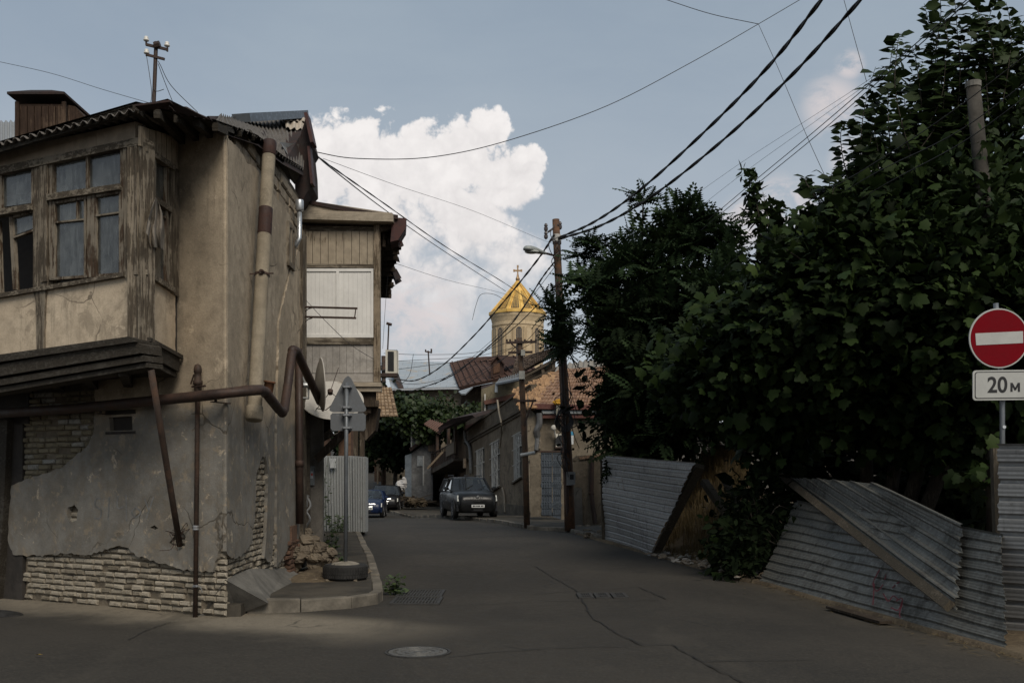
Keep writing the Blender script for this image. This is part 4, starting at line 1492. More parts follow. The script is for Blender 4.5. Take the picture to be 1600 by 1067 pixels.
Y1 = 16.8
Bf = front(Y1)
bay = thing('bay_house', 'house with a boxed wooden bay of white panels overhanging the lane', 'house', (-2.8, Y1 + .5, 0))
mb = MB()
x0, x1 = (476 - CX) * Y1 / F, (592 - CX) * Y1 / F
mb.poly([(x0 - .4, Y1 + .05, 2.85), (x1 - .05, Y1 + .05, 2.85), (x1 - .05, Y1 + .05, 5.9), (x0 - .4, Y1 + .05, 6.05)], [(x0 - 1.3, 22, 2.85), (x1 - 1.1, 22, 2.85), (x1 - 1.1, 22, 5.9), (x0 - 1.3, 22, 6.05)])
mb.build('wall', DWOOD, bay)
mb = MB()                                              # lower storey set back
mb.poly([(-3.62, 17.0, -.2), (-3.45, 17.0, -.2), (-3.45, 17.0, 3.0), (-3.62, 17.0, 3.0)], [(-5.6, 27.5, -.2), (-5.2, 27.5, -.2), (-5.2, 27.5, 3.0), (-5.6, 27.5, 3.0)])
mb.build('lower_wall', plaster('bay_lower_plaster', (0.13, .11, .085), (.075, .062, .048), stain_amt=.7), bay)
mb = MB()
rr = random.Random(4)
for k in range(9):
    a = 477 + k * 12.2
    Bf.qp(mb, [(a, 362), (a + 11.4, 362), (a + 11.4, 414), (a, 414)], -.02, .022 + rr.uniform(0, .008))
mb.build('planking', PLANKV, bay)
mb = MB()
Bf.qp(mb, [(584.5, 352), (594.5, 352), (594.5, 597), (584.5, 597)], -.05, .06)
Bf.qp(mb, [(472, 352), (478, 352), (478, 600), (472, 600)], -.05, .05)
mb.each('post', POST, bay)
mb = MB()
Bf.qp(mb, [(478, 413), (584, 414), (584, 420), (478, 419)], -.03, .05)
Bf.qp(mb, [(478, 528), (584, 528), (584, 538.5), (478, 538.5)], -.03, .055)
Bf.qp(mb, [(474, 353), (592, 356), (592, 365), (474, 362)], -.05, .02)
mb.each('rail', WOODX, bay)
mb = MB()
Bf.qp(mb, [(472, 338), (617, 340), (617, 352), (472, 348)], -.1, .24)
Bf.qp(mb, [(474, 333), (615, 337.5), (615, 339.5), (474, 337)], -.1, .20)
Bf.qp(mb, [(488, 317), (610, 335.5), (474, 333.5), (474, 326)], -.1, .12)
Bf.qp(mb, [(470, 598), (596, 598), (597, 604.5), (470, 604.5)], -.1, .10)
Bf.qp(mb, [(470, 605), (596, 605), (596, 612), (470, 612)], -.1, .06)
mb.each('cornice', TRIM, bay)
# white panels: frame and tongue-and-groove boards
mb = MB()
for q in ([(477, 420.5), (584, 420.5), (584, 425), (477, 425)], [(477, 523), (584, 523), (584, 528), (477, 528)], [(477, 425), (480, 425), (480, 523), (477, 523)], [(580.5, 425), (584, 425), (584, 523), (580.5, 523)], [(526, 425), (530.5, 425), (530.5, 523), (526, 523)]):
    Bf.qp(mb, q, .0, .045)
pn = mb.build('panel_frame', PANEL, bay)
mb = MB()
for (a, b) in ((480, 526), (530.5, 580.5)):
    n = 7
    for k in range(n):
        p0, p1 = a + (b - a) * (k + .012) / n, a + (b - a) * (k + .988) / n
        Bf.qp(mb, [(p0, 425), (p1, 425), (p1, 523), (p0, 523)], .0, .026)
mb.build('panel_board', PANEL, pn)
mb = MB()
for k in range(10):
    p0 = 478 + k * 10.6
    Bf.qp(mb, [(p0 + .2, 539), (p0 + 10.4, 539), (p0 + 10.4, 583), (p0 + .2, 583)], .0, .02)
Bf.qp(mb, [(478, 584), (584, 584), (584, 597), (478, 597)], .0, .024)
mb.build('lower_panel', PANELG, bay)
# roof: dark felt with a thick edge, eave running back over the lane
mb = MB()
a = [P(484, 313, Y1 - .15), P(560, 327, Y1 - .15), P(622, 336, Y1 - .15), P(622, 342.5, Y1 - .15), P(560, 334.5, Y1 - .15), P(484, 318.5, Y1 - .15)]
b = [p + Vector((-.9, 5.2, -.05)) for p in a]
mb.poly(a, b)
mb.build('roof', FELT, bay)
mb = MB()
e0, e1 = P(627, 344, Y1), Vector((-2.60, 21.3, 5.62))
f0, f1 = P(596, 352, Y1), Vector((-3.0, 21.3, 5.66))
mb.add([e0, e1, f1, f0, e0 + Vector((0, 0, .03)), e1 + Vector((0, 0, .03)), f1 + Vector((0, 0, .03)), f0 + Vector((0, 0, .03))], [(0, 1, 2, 3), (7, 6, 5, 4), (0, 4, 5, 1)])
rr = random.Random(8)
for k in range(14):                                    # sagging rafters and broken boards at the lane side
    s = k / 13
    a, b = f0.lerp(f1, s), e0.lerp(e1, s)
    mb.beam(a + Vector((-.1, 0, -.10)), b + Vector((.05 * rr.random(), 0, -.09 + rr.uniform(-.05, .03))), .06, .09)
mb.beam(f0 + Vector((.03, .1, -.2)), f1 + Vector((.03, 0, -.3)), .05, .28)
mb.build('eaves', DWOOD, bay)
mb = MB()
q = [P(612, 352, Y1 - .1), P(616, 340, Y1 - .1), P(635, 341, Y1 - .1), P(634, 356, Y1 - .1), P(622, 375, Y1 - .1), P(610, 378, Y1 - .1)]
mb.poly(q, [p + Vector((-.05, .5, 0)) for p in q])
q = [P(620, 372, Y1 + .1), P(629, 380, Y1), P(613, 376, Y1 + .1)]
mb.poly(q, [p + Vector((0, .02, 0)) for p in q])
mb.each('eave_tin', RB, bay)
mb = MB()
for s, w in ((.22, .10), (.31, .05), (.45, .06), (.62, .14), (.66, .16), (.70, .08), (.86, .06)):
    p = e0.lerp(e1, s); q = [p + Vector((-.05, rr.uniform(-.2, 0), .02)), p + Vector((.05, rr.uniform(0, .2), 0)), p + Vector((w * .9, rr.uniform(-.1, .2), -w)), p + Vector((w * .3, -.1, -w * 1.8))]
    mb.poly(q, [v + Vector((0, .03, 0)) for v in q])
mb.each('broken_tin', FELT, bay)
mb = MB()                                              # struts under the bay
sl_ = [(x0 - .2, Y1 + .02), (x1, Y1 + .02), (x1 - .85, Y1 + 4.2), (x0 - 1.1, Y1 + 4.2)]
mb.poly([(x, y, 2.95) for x, y in sl_], [(x, y, 2.84) for x, y in sl_])
for yy in (.15, 1.3, 2.6, 3.9):
    mb.beam((x1 - .14 - yy * .21, Y1 + yy, 2.84), (x0 + .2 - yy * .21, Y1 + yy, 1.95), .10, .12)
    mb.beam((x1 - .12 - yy * .21, Y1 + yy, 2.80), (x0 - .1 - yy * .21, Y1 + yy, 2.80), .12, .12)
mb.poly([(x1 - .62, Y1 + .25, 2.84), (x1 - .04, Y1 + .25, 2.84), (x1 - .10, Y1 + .25, 2.45), (x1 - .26, Y1 + .25, 2.28)], [(x1 - .62, Y1 + .6, 2.84), (x1 - .04, Y1 + .6, 2.84), (x1 - .10, Y1 + .6, 2.45), (x1 - .26, Y1 + .6, 2.28)])
mb.build('bracket', DWOOD, bay)

# iron drying bracket
c0 = P(472, 480, 16.2)
br = thing('wall_bracket', 'pair of thin dark iron arms sticking out before the white panels', 'bracket', c0)
mb = MB()
mb.beam(P(470, 479.5, 16.1), P(558, 482, 15.9), .03, .03); mb.build('arm', RUSTD, br)
mb = MB(); mb.beam(P(470, 495, 16.1), P(556, 497, 15.9), .03, .03); mb.build('arm', RUSTD, br)
mb = MB(); mb.tube([P(556, 482, 15.9), P(554, 497, 15.9)], .01, 6)
for y in (480, 496): mb.tube(spline([P(472, y + 14, 16.15), P(480, y + 4, 16.1), P(488, y + 1, 16.05)], 4), .008, 5)
mb.build('brace', RUSTD, br)

# satellite dishes
DISH = plain('dish_paint', (0.40, 0.378, 0.34), .55, var=.15, scale=5, bump=.04)
DISHB = plain('dish_back', (0.22, 0.205, 0.18), .6, var=.25, scale=5)


def dish(name, label, c, axis, r, depth, shear=0.0, mount=None):
    d = thing(name, label, 'satellite dish', c)
    a = Vector(axis).normalized()
    prof = [(r * k / 10, depth * (k / 10) ** 2) for k in range(0, 11)]
    prof[0] = (.004, 0)
    mb = MB()
    mb.lathe(c, prof, 40, a, caps=False)
    mb.lathe(c, [(r, depth), (r + .012, depth + .004), (r + .012, depth - .008), (r, depth - .012)], 40, a, caps=False)
    mb.build('reflector', DISH, d, smooth=True)
    mb = MB().lathe(c - a * .012, [(p[0], p[1]) for p in prof], 40, a, caps=False)
    mb.build('back', DISHB, d, smooth=True)
    return d, a


cA = P(494, 601, 15.6)
dA, ax = dish('satellite_dish', 'round satellite dish seen edge on beside the gas pipe', cA, (.97, .31, .05), .41, .09)
mb = MB()
m0 = P(475, 606, 15.9)
mb.tube([cA - ax * .02, cA - ax * .2], .045, 10)
mb.tube([P(452, 622, 15.6), P(482, 622, 15.6), P(482, 606, 15.6), cA - ax * .14], .02, 8)
mb.tube([P(470, 585, 15.8), cA - ax * .16], .02, 8)
mb.build('mount', galv('dish_mount', (.33, .34, .34), amount=.4), dA)
mb = MB()
lowp = cA + ax * .10 + Vector((0, 0, -.40))
tip = cA + ax * .42 + Vector((0, -.02, -.18))
mb.tube([cA + Vector((0, 0, -.37)), lowp + ax * .05, tip], .008, 5); mb.lathe(tip, [(.012, -.05), (.028, -.02), (.03, .03), (.01, .04)], 10, -ax)
mb.build('feed_arm', RUSTD, dA)

cB = P(527, 583, 17.6)
dB, ax = dish('satellite_dish', 'large pale satellite dish facing the street behind the road sign back', P(519, 633, 16.4), (.12, -.55, .62), .50, .11)
cB = P(519, 633, 16.4)
mb = MB(); mb.tube([cB, cB - ax * .25, P(478, 622, 16.6)], .03, 8); mb.build('mount', galv('dish_mount', (.33, .34, .34)), dB)
mb = MB()
tip = P(516, 612, 15.75)
for q in (cB + ax * .1 + Vector((-.38, 0, -.30)), cB + ax * .12 + Vector((.45, 0, -.28)), cB + ax * .14 + Vector((.1, 0, .50))): mb.tube([q, tip], .006, 5)
mb.lathe(tip, [(.01, -.06), (.04, -.04), (.045, .03), (.01, .05)], 10, ax)
mb.build('feed_arm', RUSTD, dB)

# meter box
c = P(484, 757, 17.2)
bx = thing('meter_box', 'small grey metal meter box on the wall beside the brown rainwater pipe', 'meter box', c)
Bm = front(17.2)
mb = MB(); Bm.qp(mb, [(476, 727), (491, 728), (491, 757), (476, 757)], -.14, .0); mb.build('case', plain('box_grey', (.13, .14, .145), .5, var=.2), bx, bevel=.008)
mb = MB(); Bm.qp(mb, [(482, 736), (489, 736), (489, 747), (482, 747)], .0, .006); mb.build('window', plain('box_window', (.30, .32, .34), .3), bx)
mb = MB(); Bm.qp(mb, [(486, 739), (489, 739), (489, 743), (486, 743)], .006, .010); mb.build('sticker', plain('red_sticker', (.30, .06, .05), .6), bx)
mb = MB(); mb.box(-3.60, -3.28, 17.25, 17.38, .1, 2.9)
single(mb, 'wall_pier', plaster('pier', (.17, .155, .135), (.10, .09, .078)), 'narrow grey rendered wall pier behind the meter box', 'pier', (-3.44, 17.3, .1))
c = P(477, 800, 16.6)
mb = MB()
for k in range(5):
    rr = random.Random(k + 40)
    mb.tube(spline([c + Vector((rr.uniform(-.06, .06), rr.uniform(-.05, .05), -.28)), c + Vector((rr.uniform(-.1, .12), -.06, -.1)), c + Vector((rr.uniform(-.08, .1), 0, .1)), c + Vector((rr.uniform(-.05, .05), .05, .28))], 5), .018, 6)
mb.lathe(c + Vector((0, -.05, .08)), [(.03, 0), (.05, .02), (.05, .1), (.03, .12)], 10)
single(mb, 'gas_valve', plain('valve_grey', (.2, .2, .2), .5, .4), 'grey gas valve and bent pipes low by the rainwater pipe', 'valve', c)

# the ruined lump of masonry at the foot of the house
rub = thing('rubble_heap', 'crumbling stump of old masonry and rubble against the house foot', 'rubble', G(478, 880, .15))
RUB = brickmat('rubble', ((0.13, .105, .077), (.17, .138, .10), (.10, .08, .058)))
mb = MB()
rr = random.Random(12)
for (px, py, Y, r) in ((458, 845, 16.0, .30), (466, 830, 16.2, .20), (470, 856, 15.9, .28), (484, 858, 16.0, .26), (493, 866, 15.9, .22), (505, 868, 16.0, .20), (513, 872, 16.1, .15), (478, 872, 15.6, .24), (462, 870, 15.5, .24), (450, 872, 15.3, .16), (496, 878, 15.5, .15), (518, 880, 15.6, .10)):
    p = P(px, py, Y)
    for k in range(7):
        mb.blob(p + Vector((rr.uniform(-r, r) * .75, rr.uniform(-r, r) * .6, rr.uniform(-r, r) * .6)), (r * rr.uniform(.3, .62), r * rr.uniform(.3, .6), r * rr.uniform(.25, .5)), seed=int(px) * 10 + k, rough=.2, n=9, m=7)
mb.build('masonry', RUB, rub)
mb = MB()
for k in range(170):
    p = Vector((-3.25 + rr.uniform(-.15, 1.0), 14.4 + rr.uniform(0, 1.9), .145))
    r = rr.uniform(.012, .06)
    if p.x > -2.5 and r > .04: r *= .5
    mb.blob(p, (r, r * .8, r * .6), seed=k, rough=.35, n=6, m=4)
rub_s = mb.build('loose_stones', RUB, rub)
mb = MB()
n = 14
vs = []
for j in range(n):
    for i in range(n):
        x, y = -3.36 + 1.15 * i / (n - 1), 14.2 + 2.3 * j / (n - 1)
        e = min(i, n - 1 - i, j, n - 1 - j) / (n / 2)
        vs.append((x, y, .125 + min(1, e * 2) * (.14 * max(0, 1 - ((i / (n - 1)) ** 2 + ((j / (n - 1)) - .6) ** 2) * 1.3) + rr.uniform(0, .02))))
mb.add(vs, [(j * n + i, j * n + i + 1, (j + 1) * n + i + 1, (j + 1) * n + i) for j in range(n - 1) for i in range(n - 1)])
mb.build('earth', DIRT, rub, smooth=True)
mb = MB()
W3.bx(mb, 3.55, 3.95, .1, .9, -.02, .05)
bricks(mb, W3, 3.5, 4.1, .12, .66, lambda u, z: True, dmean=.06, L=.24, ero=.5)
mb.build('brick_stub', brickmat('red_brick', ((.115, .065, .045), (.14, .085, .058), (.09, .055, .04)), dark=(.045, .03, .022)), rub)

# tyre with a concrete plug that carries the sign
ty = G(539, 906, .135); ty.x -= .01
TY = (ty.x, ty.y + .1, .138)
RUBB = plain('tyre_rubber', (0.020, 0.019, 0.018), .75, var=.5, scale=12, bump=.15)
tyre = thing('tyre', 'old black car tyre filled with concrete lying on the pavement corner', 'tyre', TY)
mb = MB()
mb.lathe(TY, [(.19, .02), (.22, .0), (.29, .0), (.318, .025), (.322, .06), (.322, .165), (.318, .20), (.29, .225), (.22, .225), (.195, .19)], 48, caps=False)
for k in range(48):
    a = 2 * math.pi * k / 48
    d = Vector((math.cos(a), math.sin(a), 0)); s = Vector((-d.y, d.x, 0)) * .016
    o = Vector(TY)
    for z0, z1 in ((.035, .085), (.09, .135), (.14, .19)):
        q = [o + d * .318 - s, o + d * .330 - s * .9, o + d * .330 + s * .9, o + d * .318 + s]
        sh = Vector((-d.y, d.x, 0)) * (.01 if z0 > .05 else 0)
        mb.hexa([p + sh + Vector((0, 0, z0)) for p in q], [p + sh + Vector((0, 0, z1)) for p in q])
mb.build('tread', RUBB, tyre)
mb = MB()
vs = []
rr = random.Random(3)
for j, (r, h) in enumerate(((.215, .20), (.20, .235), (.14, .245), (.07, .26), (.0, .265))):
    for k in range(20):
        a = 2 * math.pi * k / 20
        rj = r * (1 + rr.uniform(-.05, .05))
        vs.append((TY[0] + rj * math.cos(a), TY[1] + rj * math.sin(a), TY[2] + h + rr.uniform(-.012, .012)))
mb.add(vs, [(j * 20 + k, j * 20 + (k + 1) % 20, (j + 1) * 20 + (k + 1) % 20, (j + 1) * 20 + k) for j in range(4) for k in range(20)])
mb.build('concrete_plug', concrete('plug_concrete', (.27, .245, .205), (.14, .125, .10)), tyre)

# the sign seen from behind
SG = galv('sign_back', (0.125, 0.132, 0.14), (.07, .07, .07), .3, .5, .35)
POLE = plain('grey_pole', (0.125, 0.135, 0.145), .45, .3, .2, 5)
Ys = TY[1]
sg = thing('road_sign', 'grey back of a triangular road sign and plate on a pole in the tyre', 'road sign', (TY[0], Ys, .4))
mb = MB(); mb.tube([(TY[0], Ys, .36), P(541, 700, Ys), P(541.5, 598, Ys)], .030, 12); mb.build('pole', POLE, sg, smooth=True)
f = front(Ys - .02)
tri = [(542.5, 586), (547, 590), (570.5, 637), (570, 641), (566, 643), (518, 643), (513.5, 641), (513, 637), (537, 590)]
mb = MB(); f.qp(mb, tri, -.11, -.085); 
mb.build('triangle_plate', SG, sg)
mb = MB(); f.qp(mb, [(518, 644.5), (566, 644.5), (570, 648), (570, 669), (567, 672.5), (518, 672.5), (515, 669), (514.5, 648)], -.11, -.085)
mb.build('lower_plate', SG, sg)
for y in (604, 636, 648, 668):
    mb = MB(); f.qp(mb, [(534, y - 1.5), (549, y - 1.5), (549, y + 1.5), (534, y + 1.5)], -.088, .018)
    mb.tube([P(535, y, Ys - .045), P(536.5, y, Ys - .02)], .014, 6); mb.tube([P(547, y, Ys - .02), P(548.5, y, Ys - .045)], .014, 6)
    mb.build('clamp', galv('clamp_zinc', (.3, .31, .32), amount=.2), sg)

# corrugated hoarding across the pavement
GALV = galv('hoarding_zinc', (0.38, 0.39, 0.385), (.11, .10, .09), .35, .42, .45)
hb = thing('tin_hoarding', 'upright corrugated tin hoarding closing off the pavement behind the sign', 'hoarding', G(540, 830, .13))
mb = MB()
mb.sheet(P(507, 829, 28.5), P(553, 831, 28.3), P(551, 712, 28.3), P(506, 712, 28.5), 11, .034, 10, .004, bend=lambda s, t: .10 * math.sin(3.1 * t) * (1 - s) ** 2, jag=.002, seed=3)
mb.build('panel', GALV, hb)
mb = MB()
mb.sheet(P(552, 830, 28.25), P(571, 831, 28.2), P(571, 713.5, 28.2), P(551, 712, 28.25), 5, .034, 10, .004, jag=.002, seed=4)
mb.sheet(P(571, 831, 28.2), P(575, 829, 29.6), P(575, 715, 29.6), P(571, 713.5, 28.2), 4, .02, 10, .004, jag=.002, seed=5)
mb.build('panel', GALV, hb)
mb = MB(); f = front(28.3); f.qp(mb, [(516, 716), (526, 716), (526, 731), (516, 731)], .03, .04); mb.build('notice', plain('faded_notice', (.30, .31, .31), .7, var=.3, scale=20), hb)

# yard behind: sheds, brick chimney, posts, tiled roof
TILE = brickmat('roof_tile', ((0.235, .135, .085), (.30, .19, .125), (.17, .10, .07)), dark=(.06, .045, .035))
TILE2 = brickmat('old_tile', ((0.25, .17, .10), (.31, .22, .14), (.18, .12, .075)), dark=(.06, .05, .035))


def tiles(mb, A, B, C_, D, rows, cols, lift=.05, jit=.02, seed=1, miss=0.0, skip=None):
    """courses of pantiles on the slope A (eave left) B (eave right) C D (ridge)"""
    A, B, C_, D = map(Vector, (A, B, C_, D))
    nrm = (B - A).cross(D - A).normalized()
    if nrm.z < 0: nrm = -nrm
    r_ = random.Random(seed)
    q = lambda s, t: (A.lerp(B, s)).lerp(D.lerp(C_, s), t)
    for j in range(rows):
        for i in range(cols):
            if r_.random() < miss or (skip and skip(i / cols, j / rows)): continue
            o = .5 / cols * (j % 2) * 0
            s0, s1 = i / cols + o, (i + 1) / cols + o
            t0, t1 = (j - .12) / rows, (j + 1.05) / rows
            up = nrm * (lift * r_.uniform(.8, 1.2)); dn = nrm * (lift * .15)
            jx = r_.uniform(-jit, jit) / cols
            sm, sa = (s0 + s1) / 2, .2 / cols
            fr = [q(s0 + jx, t0) + dn, q(s0 + sa + jx, t0) + up, q(s1 - sa + jx, t0) + up, q(s1 + jx, t0) + dn]
            bk = [q(s0 + jx, t1), q(s0 + sa + jx, t1) + up * .45, q(s1 - sa + jx, t1) + up * .45, q(s1 + jx, t1)]
            mb.add(fr + bk, [(0, 1, 5, 4), (1, 2, 6, 5), (2, 3, 7, 6), (0, 3, 2, 1)])
    return mb


sh = thing('brick_shed', 'dim brick shed with a tiled roof half hidden behind the tin hoarding', 'shed', (-6.2, 33, 0))
mb = MB()
mb.box(-12, -6.55, 33, 36, -.2, 4.0)
mb.build('wall', brickmat('shed_brick', ((.12, .07, .045), (.15, .09, .06), (.09, .055, .04)), dark=(.03, .022, .018)), sh)
mb = MB(); tiles(mb, P(520, 652, 34.5), P(622, 650, 34.5), P(612, 606, 37), P(540, 606, 37), 9, 16, .06, seed=5)
mb.add([P(520, 653, 34.6), P(622, 651, 34.6), P(612, 606, 37.1), P(540, 606, 37.1)], [(0, 1, 2, 3)])
mb.build('roof', TILE2, sh)
mb = MB(); mb.box(*[(x - CX) * 31 / F for x in (529, 548)], 31, 31.5, 0, P(0, 655, 31).z)
mb.box(*[(x - CX) * 31 / F for x in (527, 550)], 30.95, 31.55, P(0, 662, 31).z, P(0, 656, 31).z)
mb.build('chimney', brickmat('shed_brick', ((.12, .07, .045),) * 3), sh)
mb = MB()
mb.add([P(498, 690, 29.6), P(536, 673, 29.6), P(545, 668, 31), P(508, 684, 31)], [(0, 1, 2, 3)])
for x in (556, 566): mb.box(*[(a - CX) * 29.4 / F for a in (x - 4, x + 3)], 29.4, 29.55, 0, P(0, 672, 29.4).z)
mb.beam(P(480, 690, 22), P(516, 664, 22), .14, .16); mb.beam(P(478, 700, 23), P(520, 676, 23), .12, .14)
mb.each('post', wood('shed_posts', (.07, .052, .036), (.11, .09, .065), .3), sh)

# narrow pole with an old aerial, up the lane
px_ = lambda x, Y: (x - CX) * Y / F
YP = 68.0
pl = thing('thin_pole', 'slim brown pole hung with cable loops beyond the end of the bay house', 'pole', (px_(599, YP), YP, gz(0, YP)))
mb = MB(); mb.tube([(px_(599, YP), YP, -.2), P(600, 640, YP), P(599, 556, YP)], [.17, .15, .14], 10); mb.build('shaft', RUST, pl, smooth=True)
mb = MB()
rr = random.Random(6)
for k in range(12):
    y = 566 + k * 9
    mb.tube(spline([P(597 + rr.uniform(-2, 2), y, YP - .3), P(594 + rr.uniform(-3, 2), y + 8, YP - .5), P(596 + rr.uniform(-2, 5), y + 16, YP - .3)], 4), .03, 5)
for k in range(6): mb.tube([P(596, 580 + k * 9, YP - .2), P(603, 578 + k * 9, YP - .2)], .06, 6)
mb.each('cable_clutter', plain('cable_black', (.02, .02, .02), .6), pl)
mb = MB(); mb.tube([P(604, 586, 31.3), P(607.5, 507, 31.3)], .025, 6); mb.tube([P(604, 505, 31.3), P(612, 507.5, 31.3)], .045, 6)
single(mb, 'vent_mast', RUSTD, 'thin pipe mast with a short crosspiece behind the cream air conditioner', 'mast', P(604, 586, 31.3))


def acunit(name, label, Y, x0, x1, y0, y1, side, fan_at=None, dep=.32):
    a = thing(name, label, 'air conditioner', P((x0 + x1) / 2, y1, Y))
    f = front(Y)
    mb = MB(); f.qp(mb, [(x0, y0), (x1, y0), (x1, y1), (x0, y1)], -dep, 0)
    mb.build('case', plain('ac_cream', (.50, .47, .40), .5, var=.12, scale=3), a, bevel=.015)
    return a, f


ac, f = acunit('air_conditioner', 'cream air conditioner with a dark grille on a bracket past the bay house', 31.2, 603, 620, 547, 582, 0)
mb = MB(); f.qp(mb, [(606, 549), (615.5, 549.5), (615.5, 580), (606, 579.5)], .0, .012)
mb.build('grille', plain('ac_dark', (.012, .013, .014), .6), ac)
mb = MB()
for k in range(8): f.qp(mb, [(606 + k * 1.25, 549), (606.25 + k * 1.25, 549), (606.25 + k * 1.25, 580), (606 + k * 1.25, 580)], .012, .02)
mb.build('fins', plain('ac_fin', (.035, .035, .034), .6), ac)
mb = MB(); f.qp(mb, [(560, 583), (621, 583), (620, 588), (560, 588)], -.4, .02); mb.build('bracket', RUSTD, ac)

# ------------------------------------------------------------------ weeds: short stems with small leaves
def leaf_cloud(mb, pts, size, rng, n_axis=None, shape='quad', droop=.3):
    """leaf-sized faces at the points, turned every way but mostly to the sky"""
    for p in pts:
        s = size * rng.uniform(.6, 1.3)
        yaw = rng.uniform(0, 2 * math.pi)
        d = Vector((math.cos(yaw), math.sin(yaw), rng.uniform(-droop, droop))).normalized()
        nn = Vector((rng.gauss(0, .5), rng.gauss(0, .5) - .25, 1)).normalized()
        w = d.cross(nn).normalized() * s * .42
        t = d * s
        p = Vector(p)
        mb.add([p, p + t * .5 + w - nn * s * .05, p + t, p + t * .5 - w - nn * s * .05], [(0, 1, 2), (0, 2, 3)])


GREEN = leafmat('weed_leaf', (0.028, 0.045, 0.015), (0.07, 0.10, 0.035))
DRY = leafmat('dry_weed', (0.10, 0.085, 0.045), (0.19, 0.16, 0.09))
STEM = plain('green_stem', (.05, .06, .03), .8)


def weed(label, x, y, z, r, h, n, seed, group='weeds on the pavement'):
    rg = random.Random(seed)
    w = thing('weed', label, 'weed', (x, y, z), group)
    st, lf = MB(), MB()
    for k in range(n):
        a = rg.uniform(0, 6.28); rad = r * math.sqrt(rg.random())
        b = Vector((x + rad * math.cos(a) * .5, y + rad * math.sin(a) * .5, z - .02))
        t = Vector((x + rad * math.cos(a) * 1.3, y + rad * math.sin(a) * 1.3, z + h * rg.uniform(.5, 1)))
        pts = spline([b, b.lerp(t, .5) + Vector((0, 0, h * .1)), t], 3)
        st.tube(pts, .004, 4, caps=False)
        leaf_cloud(lf, [b.lerp(t, rg.uniform(.2, 1)) + Vector((rg.gauss(0, .03), rg.gauss(0, .03), rg.gauss(0, .03))) for _ in range(9)], .09, rg)
    st.build('stem', STEM, w); lf.build('leaves', GREEN, w)


weed('leafy weed at the kerb corner next to the storm drain', -1.66, 13.9, .02, .12, .28, 10, 1)
weed('tall bushy weed at the foot of the tin hoarding', -4.9, 27.9, .13, .3, .6, 20, 2)
weed('weed sprouting behind the rubble heap', -3.35, 17.7, .13, .2, .35, 14, 3)
weed('weed growing between the rubble heap and the tyre', -2.95, 16.9, .13, .14, .22, 8, 4)
weed('dark weed climbing the yard edge left of the hoarding', -5.2, 26.0, .13, .5, 2.4, 70, 5)
weed('low weed under the old house corner post', -3.5, 19.2, .13, .2, .6, 16, 6)
# ------------------------------------------------------------------ the row of houses on the right of the lane
GRILL = plain('white_iron', (0.42, 0.40, 0.36), .6, var=.25)
FR = Plane((.79, 44.0), (.276, -1.0))                 # u grows to the right (towards us)
HPL = plaster('terrace_plaster', (0.215, 0.172, 0.122), (0.135, 0.105, 0.074), stain=(.05, .04, .03), stain_amt=.6, bump=.3)
HPL2 = plaster('parapet_plaster', (0.17, 0.135, 0.095), (0.10, 0.08, 0.056), stain=(.04, .033, .026), stain_amt=.7)

ter = thing('terrace_house', 'long brown plastered house with white grilled windows and a sloping parapet', 'house', (-.8, 50, 0))
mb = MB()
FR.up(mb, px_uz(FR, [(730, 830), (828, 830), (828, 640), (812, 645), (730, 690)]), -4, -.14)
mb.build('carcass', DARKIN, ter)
wins = [[(744, 704), (757, 698), (757, 772), (744, 776)], [(766.5, 693), (781, 685), (781, 758), (768, 767)], [(802, 680), (815, 673), (815, 744), (803, 752)]]
outl = px_uz(FR, [(728, 838), (828, 838), (828, 637), (812, 646), (728, 692)])
mb = MB()
FR.up(mb, outl, -.16, 0, holes=[px_uz(FR, w) for w in wins])
mb.build('wall', HPL, ter)
mb = MB()
FR.qp(mb, [(728, 672), (810, 614), (828, 602), (828, 634), (811, 643.5), (728, 690)], -.3, -.05)
mb.build('parapet', HPL2, ter)
mb = MB()
FR.qp(mb, [(728, 689), (811, 642), (828, 633), (828, 637), (811, 646), (728, 693)], -.1, .16)
FR.qp(mb, [(728, 693), (811, 646), (828, 637), (828, 641), (811, 650), (728, 696.5)], -.1, .08)
FR.qp(mb, [(728, 670.5), (810, 612.5), (828, 600), (828, 602.5), (810, 615), (728, 673)], -.34, .02)
mb.each('cornice', plaster('cornice_plaster', (.12, .098, .07), (.075, .06, .045), cracks=False), ter)
mb = MB()
FR.qp(mb, [(728, 815), (789, 786), (828, 792), (828, 838), (728, 838)], -.1, .07)
mb.build('plinth', concrete('plinth_stone', (.12, .10, .075), (.06, .05, .04)), ter)
